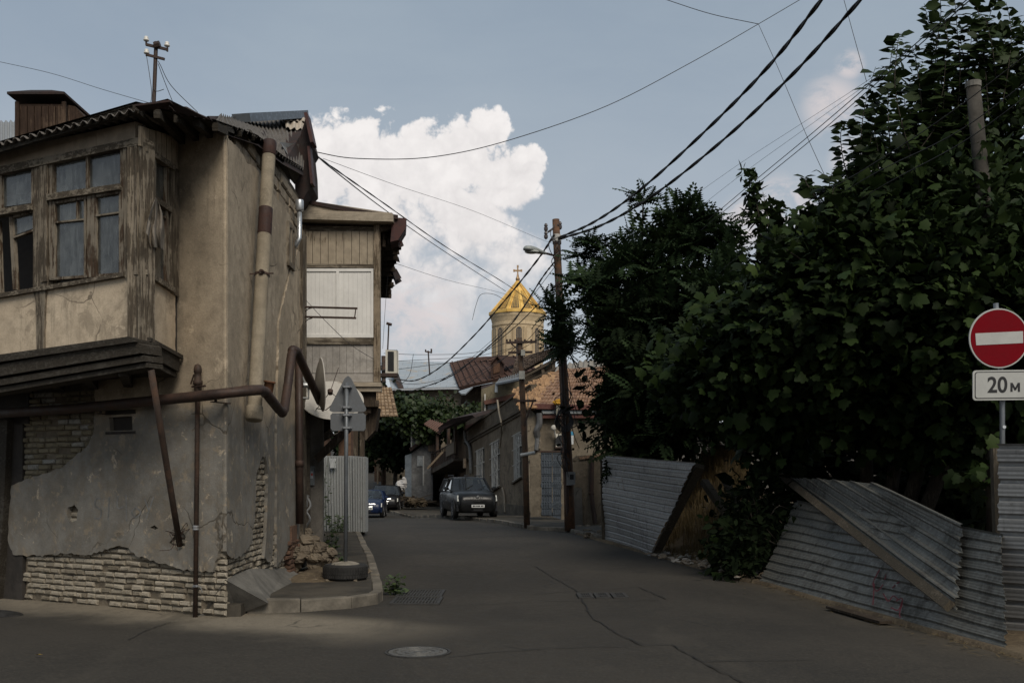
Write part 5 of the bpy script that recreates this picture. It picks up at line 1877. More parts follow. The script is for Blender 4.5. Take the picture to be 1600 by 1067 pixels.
for i, w in enumerate(wins):
    tl, tr_, br_, bl = [Vector(q) for q in w]
    L = lambda s, t: tuple((tl.lerp(tr_, s)).lerp(bl.lerp(br_, s), t))
    mb = MB()
    for a, b, wd in ((L(0, 0), L(0, 1), 2.2), (L(1, 0), L(1, 1), 1.6), (L(0, 0), L(1, 0), 1.6), (L(0, 1), L(1, 1), 1.8), (L(0, .3), L(1, .3), 1.4), (L(.5, .3), L(.5, 1), 1.4)):
        bar(mb, FR, a, b, wd, -.13, -.05)
    wn = mb.build('window', GRILL, ter)
    g = MB(); g.add([FR.P(*L(s, t), -.11) for s, t in ((0, 0), (0, 1), (1, 1), (1, 0))], [(0, 1, 2, 3)]); g.build('pane', GLS, wn)
    mb = MB()
    for k in range(1, 6): bar(mb, FR, L(k / 6, .0), L(k / 6, 1.02), .55, .03, .055)
    for t in (.02, .33, .66, 1.0): bar(mb, FR, L(-.05, t), L(1.05, t), .7, .03, .06)
    for k in range(5):                                    # scrollwork
        c = FR.P(*L(.5, .18 + .16 * k), .05); rad = .16
        mb.tube([c + FR.u * math.cos(a) * rad * 1.6 + Vector((0, 0, math.sin(a) * rad)) for a in [j * math.pi / 5 for j in range(11)]], .012, 4, caps=False)
    mb.build('grille', GRILL, wn)
    mb = MB(); bar(mb, FR, L(-.1, 1.04), L(1.1, 1.04), 2.2, -.05, .12); mb.build('sill', plaster('cornice_plaster', (.12, .098, .07), (.075, .06, .045)), wn)
mb = MB()
a = FR.P(783, 700, .05)
mb.tube(spline([FR.P(777, 625, .1), FR.P(780, 646, .12), FR.P(783, 660, .25), FR.P(783, 676, .05), FR.P(780, 700, .05)], 4), .045, 6)
mb.tube(spline([FR.P(785, 762, .06), FR.P(788, 775, .06), FR.P(789, 800, .1)], 4), .05, 6)
mb.each('wall_pipe', plain('pale_pipe', (.2, .17, .13), .7), ter)

# grey downpipe between the terrace house and the balcony house
a = FR.P(731, 685, .2)
mb = MB(); mb.tube(spline([FR.P(726, 672, .2), FR.P(728, 688, .15), FR.P(734, 700, .12), FR.P(736, 740, .12)], 4), .09, 8)
single(mb, 'rainwater_pipe', plain('pipe_grey', (.17, .17, .165), .6, var=.3), 'grey rainwater pipe at the far end of the brown terrace house', 'downpipe', a, smooth=True)

# --- house with the rusty balcony
FB = Plane((FR.P(731, 760).x, FR.P(731, 760).y), (.276, -1.0))
Yb = FB.o.y
bh = thing('balcony_house', 'dark house with a rusty balcony over its archway behind the black car', 'house', (FB.o.x, Yb + 3, 0))
mb = MB()
FB.qp(mb, [(684, 792), (697, 790), (697, 720), (731, 700), (731, 640), (712, 650), (700, 660), (684, 668)], -1.6, -.9)
FB.qp(mb, [(700, 800), (731, 800), (731, 735), (700, 745)], -1.6, -1.2)
mb.build('wall', plaster('balcony_house_plaster', (.16, .115, .08), (.085, .062, .045), stain_amt=.8), bh)
mb = MB()
FB.qp(mb, [(676, 792), (692, 790), (694, 738), (686, 716), (676, 712)], -.7, -.05)
mb.build('pier', plaster('balcony_house_plaster', (.16, .115, .08), (.085, .062, .045), stain_amt=.8), bh)
mb = MB()
FB.qp(mb, [(688, 736), (732, 716), (732, 720), (722, 726), (690, 742)], -1.0, .85)
mb.build('balcony_slab', concrete('slab', (.11, .09, .07), (.05, .042, .034)), bh)
mb = MB()
for k in range(17):
    x = 689 + k * 2.6
    yb = 736 - (x - 688) * .45; 
    bar(mb, FB, (x, yb), (x, yb - 24), .5, .78, .82)
bar(mb, FB, (688, 712), (731, 692), 1.3, .76, .84); bar(mb, FB, (688, 735), (731, 716), 1.0, .76, .84)
FB.qp(mb, [(689, 735), (731, 716), (731, 698), (689, 716)], .70, .72)
mb.build('balcony_rail', RUST, bh)
mb = MB(); FB.qp(mb, [(719, 714), (732, 708), (732, 690), (719, 696)], .72, .84)
mb.tube([FB.P(726, 716, .6), FB.P(726, 731, .6)], .09, 8)
mb.build('balcony_panel', plain('rail_panel', (.14, .11, .08), .8), bh)
mb = MB()
for x in (700, 718.5, 730): bar(mb, FB, (x, 655), (x, 712), 1.4, .6, .75)
mb.each('post', RUST, bh)
mb = MB()
q = [P(684, 668, Yb - 2), P(705, 654, Yb - 3), P(738, 648, Yb - 4.4), P(742, 652, Yb - 4.4), P(712, 660, Yb - 3), P(686, 674, Yb - 2)]
mb.poly(q, [p + Vector((.9, 3.2, .5)) for p in q])
mb.build('roof', FELT, bh)
mb = MB(); mb.sheet(P(662, 662, Yb - 1.5), P(688, 678, Yb - 2), P(700, 664, Yb + 1), P(672, 655, Yb + 1), 9, .03, 4, .01)
mb.build('porch_roof', galv('rusty_sheet', (.16, .085, .06), (.06, .035, .028), .5, .8, .1), bh)
mb = MB(); mb.beam(P(668, 732, Yb - 2.5), P(692, 706, Yb - 2.5), .30, .1)
mb.build('loose_plank', wood('loose_plank', (.19, .145, .10), axis='x'), bh)
mb = MB(); FB.qp(mb, [(705, 690), (728, 678), (728, 658), (705, 664)], -.95, -.88)
mb.build('red_boarding', wood('red_boarding', (.10, .045, .035)), bh)

# --- tin sheds farther up
sd_ = thing('tin_shed', 'grey tin shed with plank gable farther up the lane', 'shed', (-6.6, 64, 0))
f = front(62.0)
mb = MB(); f.qp(mb, [(640, 782), (676, 782), (676, 700), (668, 690), (640, 710)], -4, 0); mb.build('wall', plaster('shed_wall', (.125, .125, .125), (.07, .07, .07), stain_amt=.5), sd_)
mb = MB(); f.qp(mb, [(643, 700), (663, 686), (664, 664), (644, 674)], -3, .15); mb.build('upper_wall', galv('shed_tin', (.13, .135, .14), (.05, .05, .05), .5, .7, .1), sd_)
mb = MB()
for k in range(5): f.qp(mb, [(669 + k * 3.4, 704), (672 + k * 3.4, 706), (672 + k * 3.4, 672 + k * 2), (669 + k * 3.4, 670 + k * 2)], -2, .1)
mb.build('planking', wood('shed_planks', (.13, .10, .075)), sd_)
mb = MB(); f.qp(mb, [(640, 700), (664, 684), (668, 682), (668, 687), (642, 705)], -2, .3); mb.build('lean_to_roof', FELT, sd_)
mb = MB(); f.qp(mb, [(652, 712), (661, 712), (661, 728), (652, 728)], .0, .06); mb.build('window', plain('shed_window', (.15, .16, .165), .3), sd_)
mb = MB(); f.qp(mb, [(633, 775), (643, 776), (643, 708), (633, 712)], -.2, .05); mb.build('door', plain('door_blue', (.085, .10, .115), .6, var=.3), sd_)
mb = MB(); mb.tube([P(661.5, 712, 61.5), P(661.5, 758, 61.5)], .05, 6); mb.tube([P(643, 650 + 12, 61.5), P(643, 698, 61.5)], .05, 6); mb.each('pipe', plain('pipe_grey', (.17, .17, .165)), sd_)
# wall and wooden gate up the street
wl = thing('yard_fence', 'brown plank fence at the top of the lane under the trees', 'fence', (-10, 84, 1.6))
mb = MB()
for k in range(16):
    x = 585 + k * 3.3
    f2 = front(80)
    f2.qp(mb, [(x, 752), (x + 3, 753), (x + 3, 715 + (k * 7) % 5), (x, 715 + (k * 5) % 4)], -.08, .0)
mb.build('boards', wood('fence_planks', (.10, .062, .042)), wl)
mb = MB()
for x in (589, 612, 634): front(79.9).qp(mb, [(x, 756), (x + 2.5, 756), (x + 2.5, 700), (x, 700)], -.12, .1)
mb.each('post', wood('fence_posts', (.20, .155, .11)), wl)
pk = thing('street_pillar', 'pale low stone pillar standing before the plank fence', 'pillar', P(597, 745, 74))
mb = MB(); f2 = front(74); f2.qp(mb, [(588, 735), (599, 737), (598, 704), (589, 703)], -.4, 0); mb.build('shaft', concrete('pillar', (.20, .155, .11), (.10, .08, .06)), pk)
mb = MB(); f2.qp(mb, [(596, 742), (608, 744), (609, 733), (597, 730)], -.4, .1); mb.build('block', concrete('pillar_grey', (.15, .15, .15)), pk)
mb = MB(); mb.beam(P(603, 760, 72), P(603.5, 742, 72), .25, .25)
mb.build('stump', wood('stump', (.12, .07, .045)), pk)

# white rubbish bag and planks by the kerb
c = P(629, 757, 62)
bag = thing('rubbish_bag', 'white rubbish bag on the debris pile up the lane', 'bag', c)
mb = MB(); mb.blob(c, (.34, .25, .32), 5, .3, 9, 7); mb.blob(c + Vector((.12, 0, .28)), (.16, .12, .2), 6, .35, 8, 6)
mb.build('sack', plain('white_plastic', (.40, .385, .37), .5, var=.2, scale=3), bag)
dbp = thing('timber_pile', 'heap of broken planks and debris by the shed up the lane', 'debris', P(640, 785, 58))
mb = MB()
rr = random.Random(17)
for k in range(26):
    p = P(rr.uniform(636, 660), rr.uniform(776, 788), 58 + rr.uniform(-1, 1))
    mb.beam(p, p + Vector((rr.uniform(-1, 1), rr.uniform(-.6, .6), rr.uniform(-.25, .3))), rr.uniform(.05, .16), .04)
mb.build('planks', wood('pile_planks', (.07, .052, .036), axis='x'), dbp)
mb = MB()
for k in range(30):
    mb.blob(P(rr.uniform(634, 664), rr.uniform(780, 790), 58 + rr.uniform(-1, 1)), (rr.uniform(.1, .3), .2, rr.uniform(.08, .2)), k, .3, 7, 5)
mb.build('rubble', DIRT, dbp)

# ------------------------------------------------------------------ tiled house, gate and yard wall
th = thing('tiled_house', 'house with a broken red tile roof behind the rusty utility pole', 'house', (2.2, 43, 0))
f = front(41.0)
TPL = plaster('tiled_house_plaster', (0.20, 0.168, 0.125), (0.13, 0.108, 0.08), stain=(.06, .05, .04), stain_amt=.5)
mb = MB(); f.qp(mb, [(826, 800), (1000, 800), (1000, 652), (826, 652)], -.3, 0); mb.build('wall', TPL, th)
mb = MB(); f.qp(mb, [(828, 640), (845, 655), (845, 700), (833, 706), (829, 720), (824, 720), (824, 610)], -.1, .12); mb.build('pier', TPL, th)
mb = MB()
f.qp(mb, [(836, 632), (1000, 636), (1000, 643), (836, 640)], -.3, .5)
f.qp(mb, [(838, 648), (1000, 648), (1000, 653), (838, 654)], -.3, .3)
mb.each('gutter', rust('red_gutter', (.085, .03, .024), (.12, .05, .035), .6), th)
mb = MB(); f.qp(mb, [(846, 642), (1000, 643), (1000, 647), (848, 647)], -.3, .38); mb.build('tin_strip', galv('pale_tin', (.36, .37, .36), amount=.45), th)
mb = MB()
EL, ER, RR_, RL = P(832, 634, 40.6), P(1000, 636, 40.6), P(985, 571, 46.5), P(872, 578, 46)
tiles(mb, EL, ER, RR_, RL, 12, 34, .075, .03, 2, .02, skip=lambda s, t: s < .16 and .45 < t < .62 and random.random() < .5)
mb.add([p + Vector((0, .08, -.10)) for p in (EL, ER, RR_, RL)], [(0, 1, 2, 3)])
mb.build('roof', TILE, th)
mb = MB()                                             # the ruined hip at the left, tiles slipped
rr = random.Random(9)
HL, HR, HT = P(818, 640, 42.5), P(834, 634, 40.6), P(872, 578, 46)
mb.add([HL, HR, HT, P(806, 610, 47)], [(0, 1, 2, 3)])
for k in range(300):
    a, b = rr.random(), rr.random()
    p = (HL.lerp(HR, a)).lerp((P(806, 610, 47)).lerp(HT, a), b) + Vector((0, -.05, .06))
    sl = Vector((rr.uniform(-.3, .3), -.8, -.45)).normalized() * .42
    w = Vector((rr.uniform(.7, 1), rr.uniform(-.4, .4), rr.uniform(-.2, .2))).normalized() * .13
    mb.hexa([p - w, p + w, p + w + sl, p - w + sl], [q + Vector((0, -.01, .035)) for q in (p - w, p + w, p + w + sl, p - w + sl)])
mb.build('broken_hip', brickmat('orange_tile', ((.30, .175, .09), (.36, .22, .12), (.22, .13, .075)), dark=(.08, .06, .04)), th)
mb = MB(); mb.sheet(P(866, 582, 45.9), P(990, 570, 46.4), P(985, 552, 48), P(872, 570, 47.6), 14, .05, 4, .012); mb.build('upper_roof', galv('upper_sheets', (.24, .22, .19), (.1, .09, .075), .5, .9, 0), th)
mb = MB(); mb.tube(spline([f.P(843, 645, .3), f.P(843, 662, .25), f.P(839, 672, .2), f.P(840, 682, .1)], 4), .13, 8); mb.tube([f.P(840, 682, .1), f.P(838, 703, .1)], .10, 8)
mb.build('downpipe', galv('old_downpipe', (.2, .2, .2), amount=.5), th)
mb = MB(); mb.box(f.P(868, 632, 0).x, f.P(876, 632, 0).x, 40.3, 40.7, f.P(0, 650, 0).z, f.P(0, 632, 0).z); mb.build('fuse_box', plain('fuse_box', (.16, .15, .12), .7), th)
mb = MB(); mb.blob(P(871, 628, 40.3), (.2, .1, .12), 4, .3); mb.build('yellow_rag', plain('yellow_rag', (.42, .22, .02), .8), th)
mb = MB(); mb.lathe(P(865, 668, 40.6), [(.10, 0), (.11, .05), (.07, .09), (.001, .1)], 12, (0, -1, 0)); mb.beam(P(866, 670, 40.7), P(868, 682, 40.8), .05, .05); mb.build('wall_lamp', GRILL, th)

ac2, f3 = acunit('air_conditioner', 'white air conditioner with a round fan on the tiled house wall', 40.7, 869, 882, 678, 698, 0, dep=.25)
mb = MB(); cc = P(876.5, 688, 40.68); mb.lathe(cc, [(.21, 0), (.225, .01), (.22, .03), (.20, .02), (.02, .02), (.001, .03)], 20, (0, -1, 0)); mb.build('fan_guard', plain('ac_dark', (.03, .03, .03)), ac2)
mb = MB(); mb.box(P(867, 0, 40.6).x, P(884, 0, 40.6).x, 40.3, 40.95, P(0, 700.5, 40.6).z, P(0, 698.2, 40.6).z); mb.build('bracket', RUSTD, ac2)
c = P(893, 676, 40.6)
mb = MB(); front(40.6).qp(mb, [(890, 674), (896, 674), (896, 680), (890, 680)], .0, .04)
nb = thing('house_plaque', 'small blue and white plaque on the tiled house wall behind the pole', 'plaque', c)
mb.build('blue_field', plain('plaque_blue', (.05, .20, .32), .4), nb)
mb = MB(); front(40.6).qp(mb, [(890, 680.2), (896, 680.2), (896, 694), (890, 694)], .0, .035); mb.build('white_field', plain('plaque_white', (.45, .46, .46), .5, var=.4, scale=12), nb)

# gate and walls
gt = thing('metal_gate', 'blue grey double metal gate with wrought scrolls beside the rusty utility pole', 'gate', (1.8, 37.6, 0))
f = front(37.6)
GB = plain('gate_paint', (0.06, 0.072, 0.088), .6, .2, .4, 5, .15)
mb = MB(); f.qp(mb, [(845, 706), (862.5, 706), (862.5, 806), (847, 805)], -.05, 0)
mb.build('leaf', GB, gt)
mb = MB(); f.qp(mb, [(863.5, 706), (877, 706), (876, 811), (863.5, 807)], -.05, 0); mb.build('leaf', GB, gt)
mb = MB()
for x0, x1 in ((846.5, 862), (864, 876)):
    for y0, y1 in ((708, 740), (742, 772), (774, 804)):
        for a, b in (((x0, y0), (x1, y0)), ((x0, y1), (x1, y1)), ((x0, y0), (x0, y1)), ((x1, y0), (x1, y1)), (((x0 + x1) / 2, y0), ((x0 + x1) / 2, y1)), ((x0 * .75 + x1 * .25, y0), (x0 * .75 + x1 * .25, y1)), ((x0 * .25 + x1 * .75, y0), (x0 * .25 + x1 * .75, y1))):
            bar(mb, f, a, b, .7, .0, .03)
        for k in range(4):
            xx = x0 + (x1 - x0) * (k + .5) / 4; c = f.P(xx, (y0 + y1) / 2, .02)
            mb.tube([c + Vector((math.cos(a) * .07, 0, math.sin(a) * .13)) for a in [j * math.pi / 4 for j in range(9)]], .012, 4, caps=False)
mb.build('ironwork', plain('gate_iron', (.085, .10, .115), .5, .3), gt)
mb = MB(); f.qp(mb, [(841, 704), (880, 704), (880, 706.5), (841, 706.5)], -.1, .05); mb.build('lintel', RUSTD, gt)
mb = MB(); f.qp(mb, [(828, 712), (845, 710), (846, 806), (829, 808)], -.4, -.02); f.qp(mb, [(877, 705), (884, 705), (884, 815), (877, 815)], -.4, -.02)
single(mb, 'gate_wall', TPL, 'plastered wall stubs on both sides of the blue grey gate', 'wall', (1.2, 37.7, 0))
f = front(33.0)
yw = thing('yard_wall', 'stained plaster yard wall between the utility pole and the leaning tin sheet', 'wall', (2.6, 33.2, 0))
YPL = plaster('yard_plaster', (0.215, 0.178, 0.132), (0.15, 0.122, 0.09), stain=(.075, .06, .045), stain_amt=.5)
mb = MB(); f.qp(mb, [(893, 718), (900, 712), (946, 709), (946, 850), (893, 838)], -.3, 0); mb.build('wall', YPL, yw)
mb = MB(); f.qp(mb, [(892, 760), (909, 762), (911, 832), (892, 830)], .0, .06); mb.build('patch', plaster('grey_patch', (.17, .155, .135), (.12, .11, .095)), yw)
mb = MB(); mb.tube([f.P(925, 712, .08), f.P(924, 772, .08), f.P(930, 818, .12)], .075, 8); mb.tube([f.P(920, 770, .1), f.P(928, 771, .1)], .05, 6); mb.build('rusty_pipe', RUSTD, yw)
mb = MB(); f.qp(mb, [(905, 714), (938, 709), (938, 713), (906, 718)], -.4, .06); mb.build('coping', TILE, yw)
mb = MB()
rr = random.Random(23)
for k in range(40): mb.blob(G(rr.uniform(905, 945), rr.uniform(826, 842)) + Vector((0, 0, .05)), rr.uniform(.03, .14), k, .35, 6, 4)
single(mb, 'wall_rubble', RUB, 'crumbled stones along the foot of the stained yard wall', 'rubble', G(925, 835))

# ------------------------------------------------------------------ roofs higher up and the church
hb_ = thing('blue_roof_house', 'house with a pale blue patched sheet roof beyond the vine', 'house', (-6, 72, 2))
mb = MB()
mb.add([P(612, 607, 70), P(728, 604, 70), P(704, 566, 76), P(600, 563, 76)], [(0, 1, 2, 3)])
mb.add([P(612, 608.5, 70), P(728, 605.5, 70), P(704, 568, 76), P(600, 565, 76)], [(3, 2, 1, 0)])
def bluetin(t):
    v = t.coord()
    br_ = t.n('ShaderNodeTexBrick')
    t.l(t.coord((1, .9, 1)), br_.inputs['Vector'])
    br_.inputs['Scale'].default_value = .55; br_.inputs['Mortar Size'].default_value = .012
    br_.inputs['Color1'].default_value = (.27, .31, .345, 1); br_.inputs['Color2'].default_value = (.31, .34, .365, 1); br_.inputs['Mortar'].default_value = (.23, .25, .265, 1)
    a = t.noise(v, .7, 8, .65)
    c = t.mix(t.ramp(a, .55, .66), br_.outputs['Color'], (.34, .28, .21))
    c = t.mix(t.ramp(t.noise(v, 2.5, 6, .7), .5, .75, 0, .5), c, (.20, .22, .24))
    t.out(c, .6, .0, t.bump(a, .2, .05), .3)
mb.build('roof', M('blue_sheet_roof', bluetin), hb_)
mb = MB(); mb.beam(P(612, 609, 69.9), P(730, 606, 69.9), .1, .12); mb.build('gutter', galv('white_gutter', (.45, .46, .47), amount=.3), hb_)
mb = MB(); mb.box(P(600, 0, 71).x, P(740, 0, 71).x, 70.6, 76, 0, P(0, 609, 71).z); mb.build('wall', TPL, hb_)
mb = MB(); mb.add([P(613, 585, 71), P(622, 606, 69.9), P(632, 608, 69.9), P(613, 560, 76)], [(0, 1, 2, 3)]); mb.build('verge', RUSTD, hb_)

hr = thing('brown_roof_house', 'house with a rust brown sheet roof and small dormer below the church', 'house', (0, 74, 2))
mb = MB()
q1 = [P(718, 604, 69), P(840, 577, 66), P(806, 556, 74), P(702, 566, 75.5)]
mb.add(q1 + [p + Vector((0, .1, -.2)) for p in q1], [(0, 1, 2, 3), (7, 6, 5, 4), (0, 4, 5, 1)])
mb.add([P(702, 567, 75.5), P(735, 558.5, 75), P(756, 557, 74.5), P(806, 556, 74), P(790, 562, 73)], [(0, 4, 3, 2, 1)])
for k in range(12):
    s = (k + .5) / 12
    mb.beam(q1[0].lerp(q1[1], s) + Vector((0, 0, .05)), q1[3].lerp(q1[2], s) + Vector((0, 0, .05)), .06, .06)
BR = rust('brown_sheet_roof', (.062, .033, .024), (.105, .055, .038), .85)
mb.build('roof', BR, hr)
mb = MB(); f = front(68.0); f.qp(mb, [(767, 590), (767, 567), (777, 556), (787, 567), (788, 586)], -2.2, 0)
q = [P(765, 568, 67.8), P(777, 554.5, 67.8), P(800, 556.5, 70.2), P(812, 572, 70.2), P(789, 568.5, 67.8)]
mb.add([q[0], q[1], q[2], q[3], q[4]] + [p + Vector((0, 0, -.12)) for p in q], [(0, 1, 2), (1, 4, 3, 2), (5, 6, 1, 0), (9, 4, 1, 6)])
dr = mb.build('dormer', rust('dormer_tin', (.04, .022, .017), (.06, .032, .024), .9), hr)
mb = MB(); f.qp(mb, [(771, 584), (771, 568), (781, 567), (781, 581)], .0, .06); mb.build('hatch', wood('hatch', (.12, .065, .04)), dr)
mb = MB(); f = front(70); f.qp(mb, [(720, 607), (842, 582), (842, 640), (720, 640)], -4, -.5); mb.build('wall', DWOOD, hr)
mb = MB(); q = [P(716, 611, 66), P(739, 604, 66), P(727, 615, 63), P(721, 615, 63)]
mb.poly(q, [p + Vector((0, .05, -.08)) for p in q]); mb.build('tin_flap', galv('tin_flap', (.30, .32, .33), amount=.2, metal=.2), hr)
mb = MB(); mb.tube([P(671.5, 586, 69), P(669, 548, 69)], .05, 6); mb.tube([P(664, 549, 69), P(675, 551, 69)], .05, 6); mb.tube([P(674, 551, 69), P(674, 545, 69)], .06, 6); mb.tube([P(665, 549, 69), P(665, 546, 69)], .05, 6)
mb2 = thing('roof_aerial', 'small aerial mast with crossbar standing on the brown roof edge', 'aerial', P(671, 586, 69)); mb.build('mast', RUSTD, mb2)

# dark ragged roof to the right of the dormer
dg = thing('ragged_roof_house', 'house with a dark ragged tile roof and open gable before the church', 'house', (3, 60, 2))
mb = MB()
q = [P(797, 592, 58), P(868, 556, 56), P(864, 545, 62), P(806, 560, 64)]
tiles(mb, P(800, 590, 58), P(866, 552, 56), P(862, 545, 60), P(806, 562, 62), 8, 22, .10, .08, 6, .05)
mb.add(q, [(0, 1, 2, 3)])
mb.build('roof', brickmat('dark_tile', ((.09, .065, .05), (.12, .085, .06), (.07, .05, .04)), dark=(.03, .025, .02)), dg)
mb = MB(); f = front(57); f.qp(mb, [(806, 640), (870, 640), (868, 558), (806, 590)], -3, -.4); mb.build('wall', DWOOD, dg)
mb = MB()
for a, b in (((806, 596), (872, 560)), ((812, 602), (872, 574)), ((863, 556), (866, 590)), ((846, 570), (850, 592))): mb.beam(P(*a, 56.5), P(*b, 56.2), .18, .12)
mb.build('rafter', wood('rafters', (.09, .07, .05)), dg)
# low house between: cream wall, gutter, red fascia, window
lh = thing('attic_room', 'small cream walled attic room with a rusty awning above the parapet', 'house', P(790, 640, 57))
f = front(56)
mb = MB(); f.qp(mb, [(752, 645), (812, 640), (812, 590), (778, 598), (752, 608)], -2, 0); mb.build('wall', plaster('attic_plaster', (.20, .17, .11), (.13, .11, .075)), lh)
mb = MB(); f.qp(mb, [(756, 627), (812, 614), (812, 622), (758, 633)], 0, .5); mb.build('awning', rust('awning', (.085, .04, .03), (.13, .06, .04)), lh)
mb = MB(); f.qp(mb, [(762, 640), (778, 638), (778, 624), (762, 627)], .0, .06); mb.build('window', plain('attic_window', (.16, .165, .165), .3), lh)
mb = MB(); f.qp(mb, [(757, 645), (759, 645), (759, 616), (757, 616)], .1, .25); mb.build('post', GRILL, lh)
mb = MB(); mb.tube([P(776, 600, 55), P(814, 592, 53)], .10, 6); mb.tube([P(776, 600, 55), P(775, 613, 55)], .09, 6); mb.build('gutter', plain('pale_gutter', (.20, .22, .24), .5), lh)
mb = MB(); mb.sheet(P(776, 598, 55), P(814, 590, 53), P(812, 583, 56), P(780, 592, 58), 9, .04, 3, .01); mb.build('roof', galv('attic_roof', (.2, .19, .17), amount=.5), lh)
mb = MB(); mb.add([P(752, 612, 56), P(782, 606, 56), P(782, 595, 57), P(752, 604, 57)], [(0, 1, 2, 3)]); mb.build('shade_roof', FELT, lh)

# --- the church tower
Yc = 150.0
cc = Vector(((809 - CX) * Yc / F, Yc, 0))
R = 39.5 * Yc / F
zb = lambda y: EYE - (y - HY) * Yc / F
ch = thing('church_tower', 'round stone church drum with arched windows under a golden cone and cross', 'church', (cc.x, Yc, zb(600)))
CST = plaster('church_stone', (0.60, 0.475, 0.31), (0.50, 0.39, 0.25), stain=(.25, .2, .14), stain_amt=.15, cracks=False, bump=.05)
mb = MB().lathe((cc.x, cc.y, 0), [(R, zb(640)), (R, zb(513)), (R * 1.03, zb(512)), (R * 1.03, zb(508)), (R * 1.01, zb(507.5)), (R * 1.05, zb(501)), (R * 1.08, zb(498)), (R * 1.10, zb(492)), (R * 1.10, zb(489))], 64, caps=False)
mb.build('drum', CST, ch, smooth=False)
mb = MB(); mbl = MB(); mbp = MB(); rib = MB()
CWIN = plain('church_window', (.035, .035, .04), .3)
CARV = plain('church_carving', (.40, .305, .19), .9, var=.2)
ztop, zbot = zb(514), zb(560)
n = 16
for k in range(n):
    a = 2 * math.pi * (k + .1) / n - math.pi / 2
    d = Vector((math.cos(a), math.sin(a), 0)); s = Vector((-d.y, d.x, 0))
    def arch(mbx, w, z0, z1, r0, r1, seg=6):
        pts = [(-w, z0), (w, z0)] + [(w * math.cos(t * math.pi / seg), z1 + w * math.sin(t * math.pi / seg)) for t in range(seg + 1)]
        mbx.poly([cc + d * r1 + s * u + Vector((0, 0, z)) for u, z in pts], [cc + d * r0 + s * u + Vector((0, 0, z)) for u, z in pts])
    if k % 2 == 0:
        arch(mb, .60, zb(566), zb(519), R * .97, R * 1.012)
        arch(mbl, .40, zb(562), zb(520.5), R * 1.012, R * 1.017)
        for u in (-.2, .0, .2): rib.beam(cc + d * R * 1.02 + s * u + Vector((0, 0, zb(562))), cc + d * R * 1.02 + s * u + Vector((0, 0, zb(519))), .04, .04)
    else:
        arch(mb, .48, zb(566), zb(518.5), R * .97, R * 1.010)
        arch(mbp, .30, zb(566), zb(520), R * 1.010, R * 1.0115)
    for u in (-.72, .72): rib.tube([cc + d * R * 1.0 + s * u + Vector((0, 0, zb(566))), cc + d * R * 1.0 + s * u + Vector((0, 0, zb(516)))], .12, 6)
mb.build('arcade', CARV, ch); mbl.each('window', CWIN, ch); mbp.each('niche', CST, ch); rib.build('colonnettes', CARV, ch)
def gold(t):
    v = t.coord()
    a = t.noise(v, .9, 6, .6)
    c = t.mix(t.ramp(a, .3, .7), (.62, .37, .085), (.80, .52, .15))
    t.out(c, t.ramp(a, .3, .7, .35, .55), .35, t.bump(a, .1, .1), .5)
GOLD = M('gold_leaf', gold)
GDK = plain('gold_shadow_panel', (.16, .115, .06), .45, .5, .4, 2, spec=.5)  # brown inset panels of the golden cone, their own colour
ap = zb(438); be = zb(492); n = 12
Rc = 44.5 * Yc / F
mb, pn, rb = MB(), MB(), MB()
ring = [cc + Vector((Rc * math.cos(2 * math.pi * k / n + .15), Rc * math.sin(2 * math.pi * k / n + .15), be)) for k in range(n)]
top = cc + Vector((0, 0, ap))
mb.add(ring + [top], [(k, (k + 1) % n, n) for k in range(n)] + [tuple(range(n))[::-1]])
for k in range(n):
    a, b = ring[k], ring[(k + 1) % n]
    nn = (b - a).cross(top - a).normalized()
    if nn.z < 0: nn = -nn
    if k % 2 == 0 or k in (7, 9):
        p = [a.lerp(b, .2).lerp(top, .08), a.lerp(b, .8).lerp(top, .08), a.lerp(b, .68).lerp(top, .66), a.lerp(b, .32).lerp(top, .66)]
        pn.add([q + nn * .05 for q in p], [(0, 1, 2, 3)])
        for j in range(4):
            s0 = .3 + j * .13
            rb.beam(a.lerp(b, s0).lerp(top, .08) + nn * .08, a.lerp(b, .38 + j * .08).lerp(top, .66) + nn * .08, .05, .05)
    rb.beam(a + nn * .04, top + nn * .04, .30, .16)
    rb.beam(a + Vector((0, 0, .03)), b + Vector((0, 0, .03)), .22, .42)
mb.build('cone', GOLD, ch); pn.build('cone_panels', GDK, ch); rb.build('cone_ribs', GOLD, ch)
mb = MB().lathe(top, [(.22, -.4), (.30, .0), (.34, .2), (.2, .5), (.12, .9), (.1, 1.0)], 12)
mb.box(cc.x - .10, cc.x + .10, Yc - .08, Yc + .08, ap + .9, zb(416)); 
mb.box(cc.x - .55, cc.x - .10, Yc - .08, Yc + .08, zb(424.2), zb(421.8)); mb.box(cc.x + .10, cc.x + .55, Yc - .08, Yc + .08, zb(424.2), zb(421.8))
for dx, dz in ((-.55, zb(423)), (.55, zb(423)), (0, zb(416.3))): mb.box(cc.x + dx - .13, cc.x + dx + .13, Yc - .10, Yc + .10, dz - .17, dz + .17)
mb.build('cross', plain('cross_metal', (.34, .22, .12), .4, .6), ch)
# ------------------------------------------------------------------ parked cars
CGL = glass('car_glass', (0.03, 0.036, 0.04), .12, .03)
TYRE = plain('car_tyre', (0.014, 0.014, 0.014), .8, var=.3)
RIM = plain('alloy_rim', (0.22, 0.22, 0.23), .35, .7)
LAMP = plain('lamp_glass', (0.50, 0.50, 0.46), .12, .1, var=.1, spec=.6)
PLATE = plain('plate_white', (0.60, 0.60, 0.58), .5, var=.06)
INK = plain('plate_ink', (0.03, 0.03, 0.035), .6)
BLK = plain('black_plastic', (0.012, 0.012, 0.013), .55)
CHR = plain('chrome', (0.55, 0.55, 0.55), .2, .9)


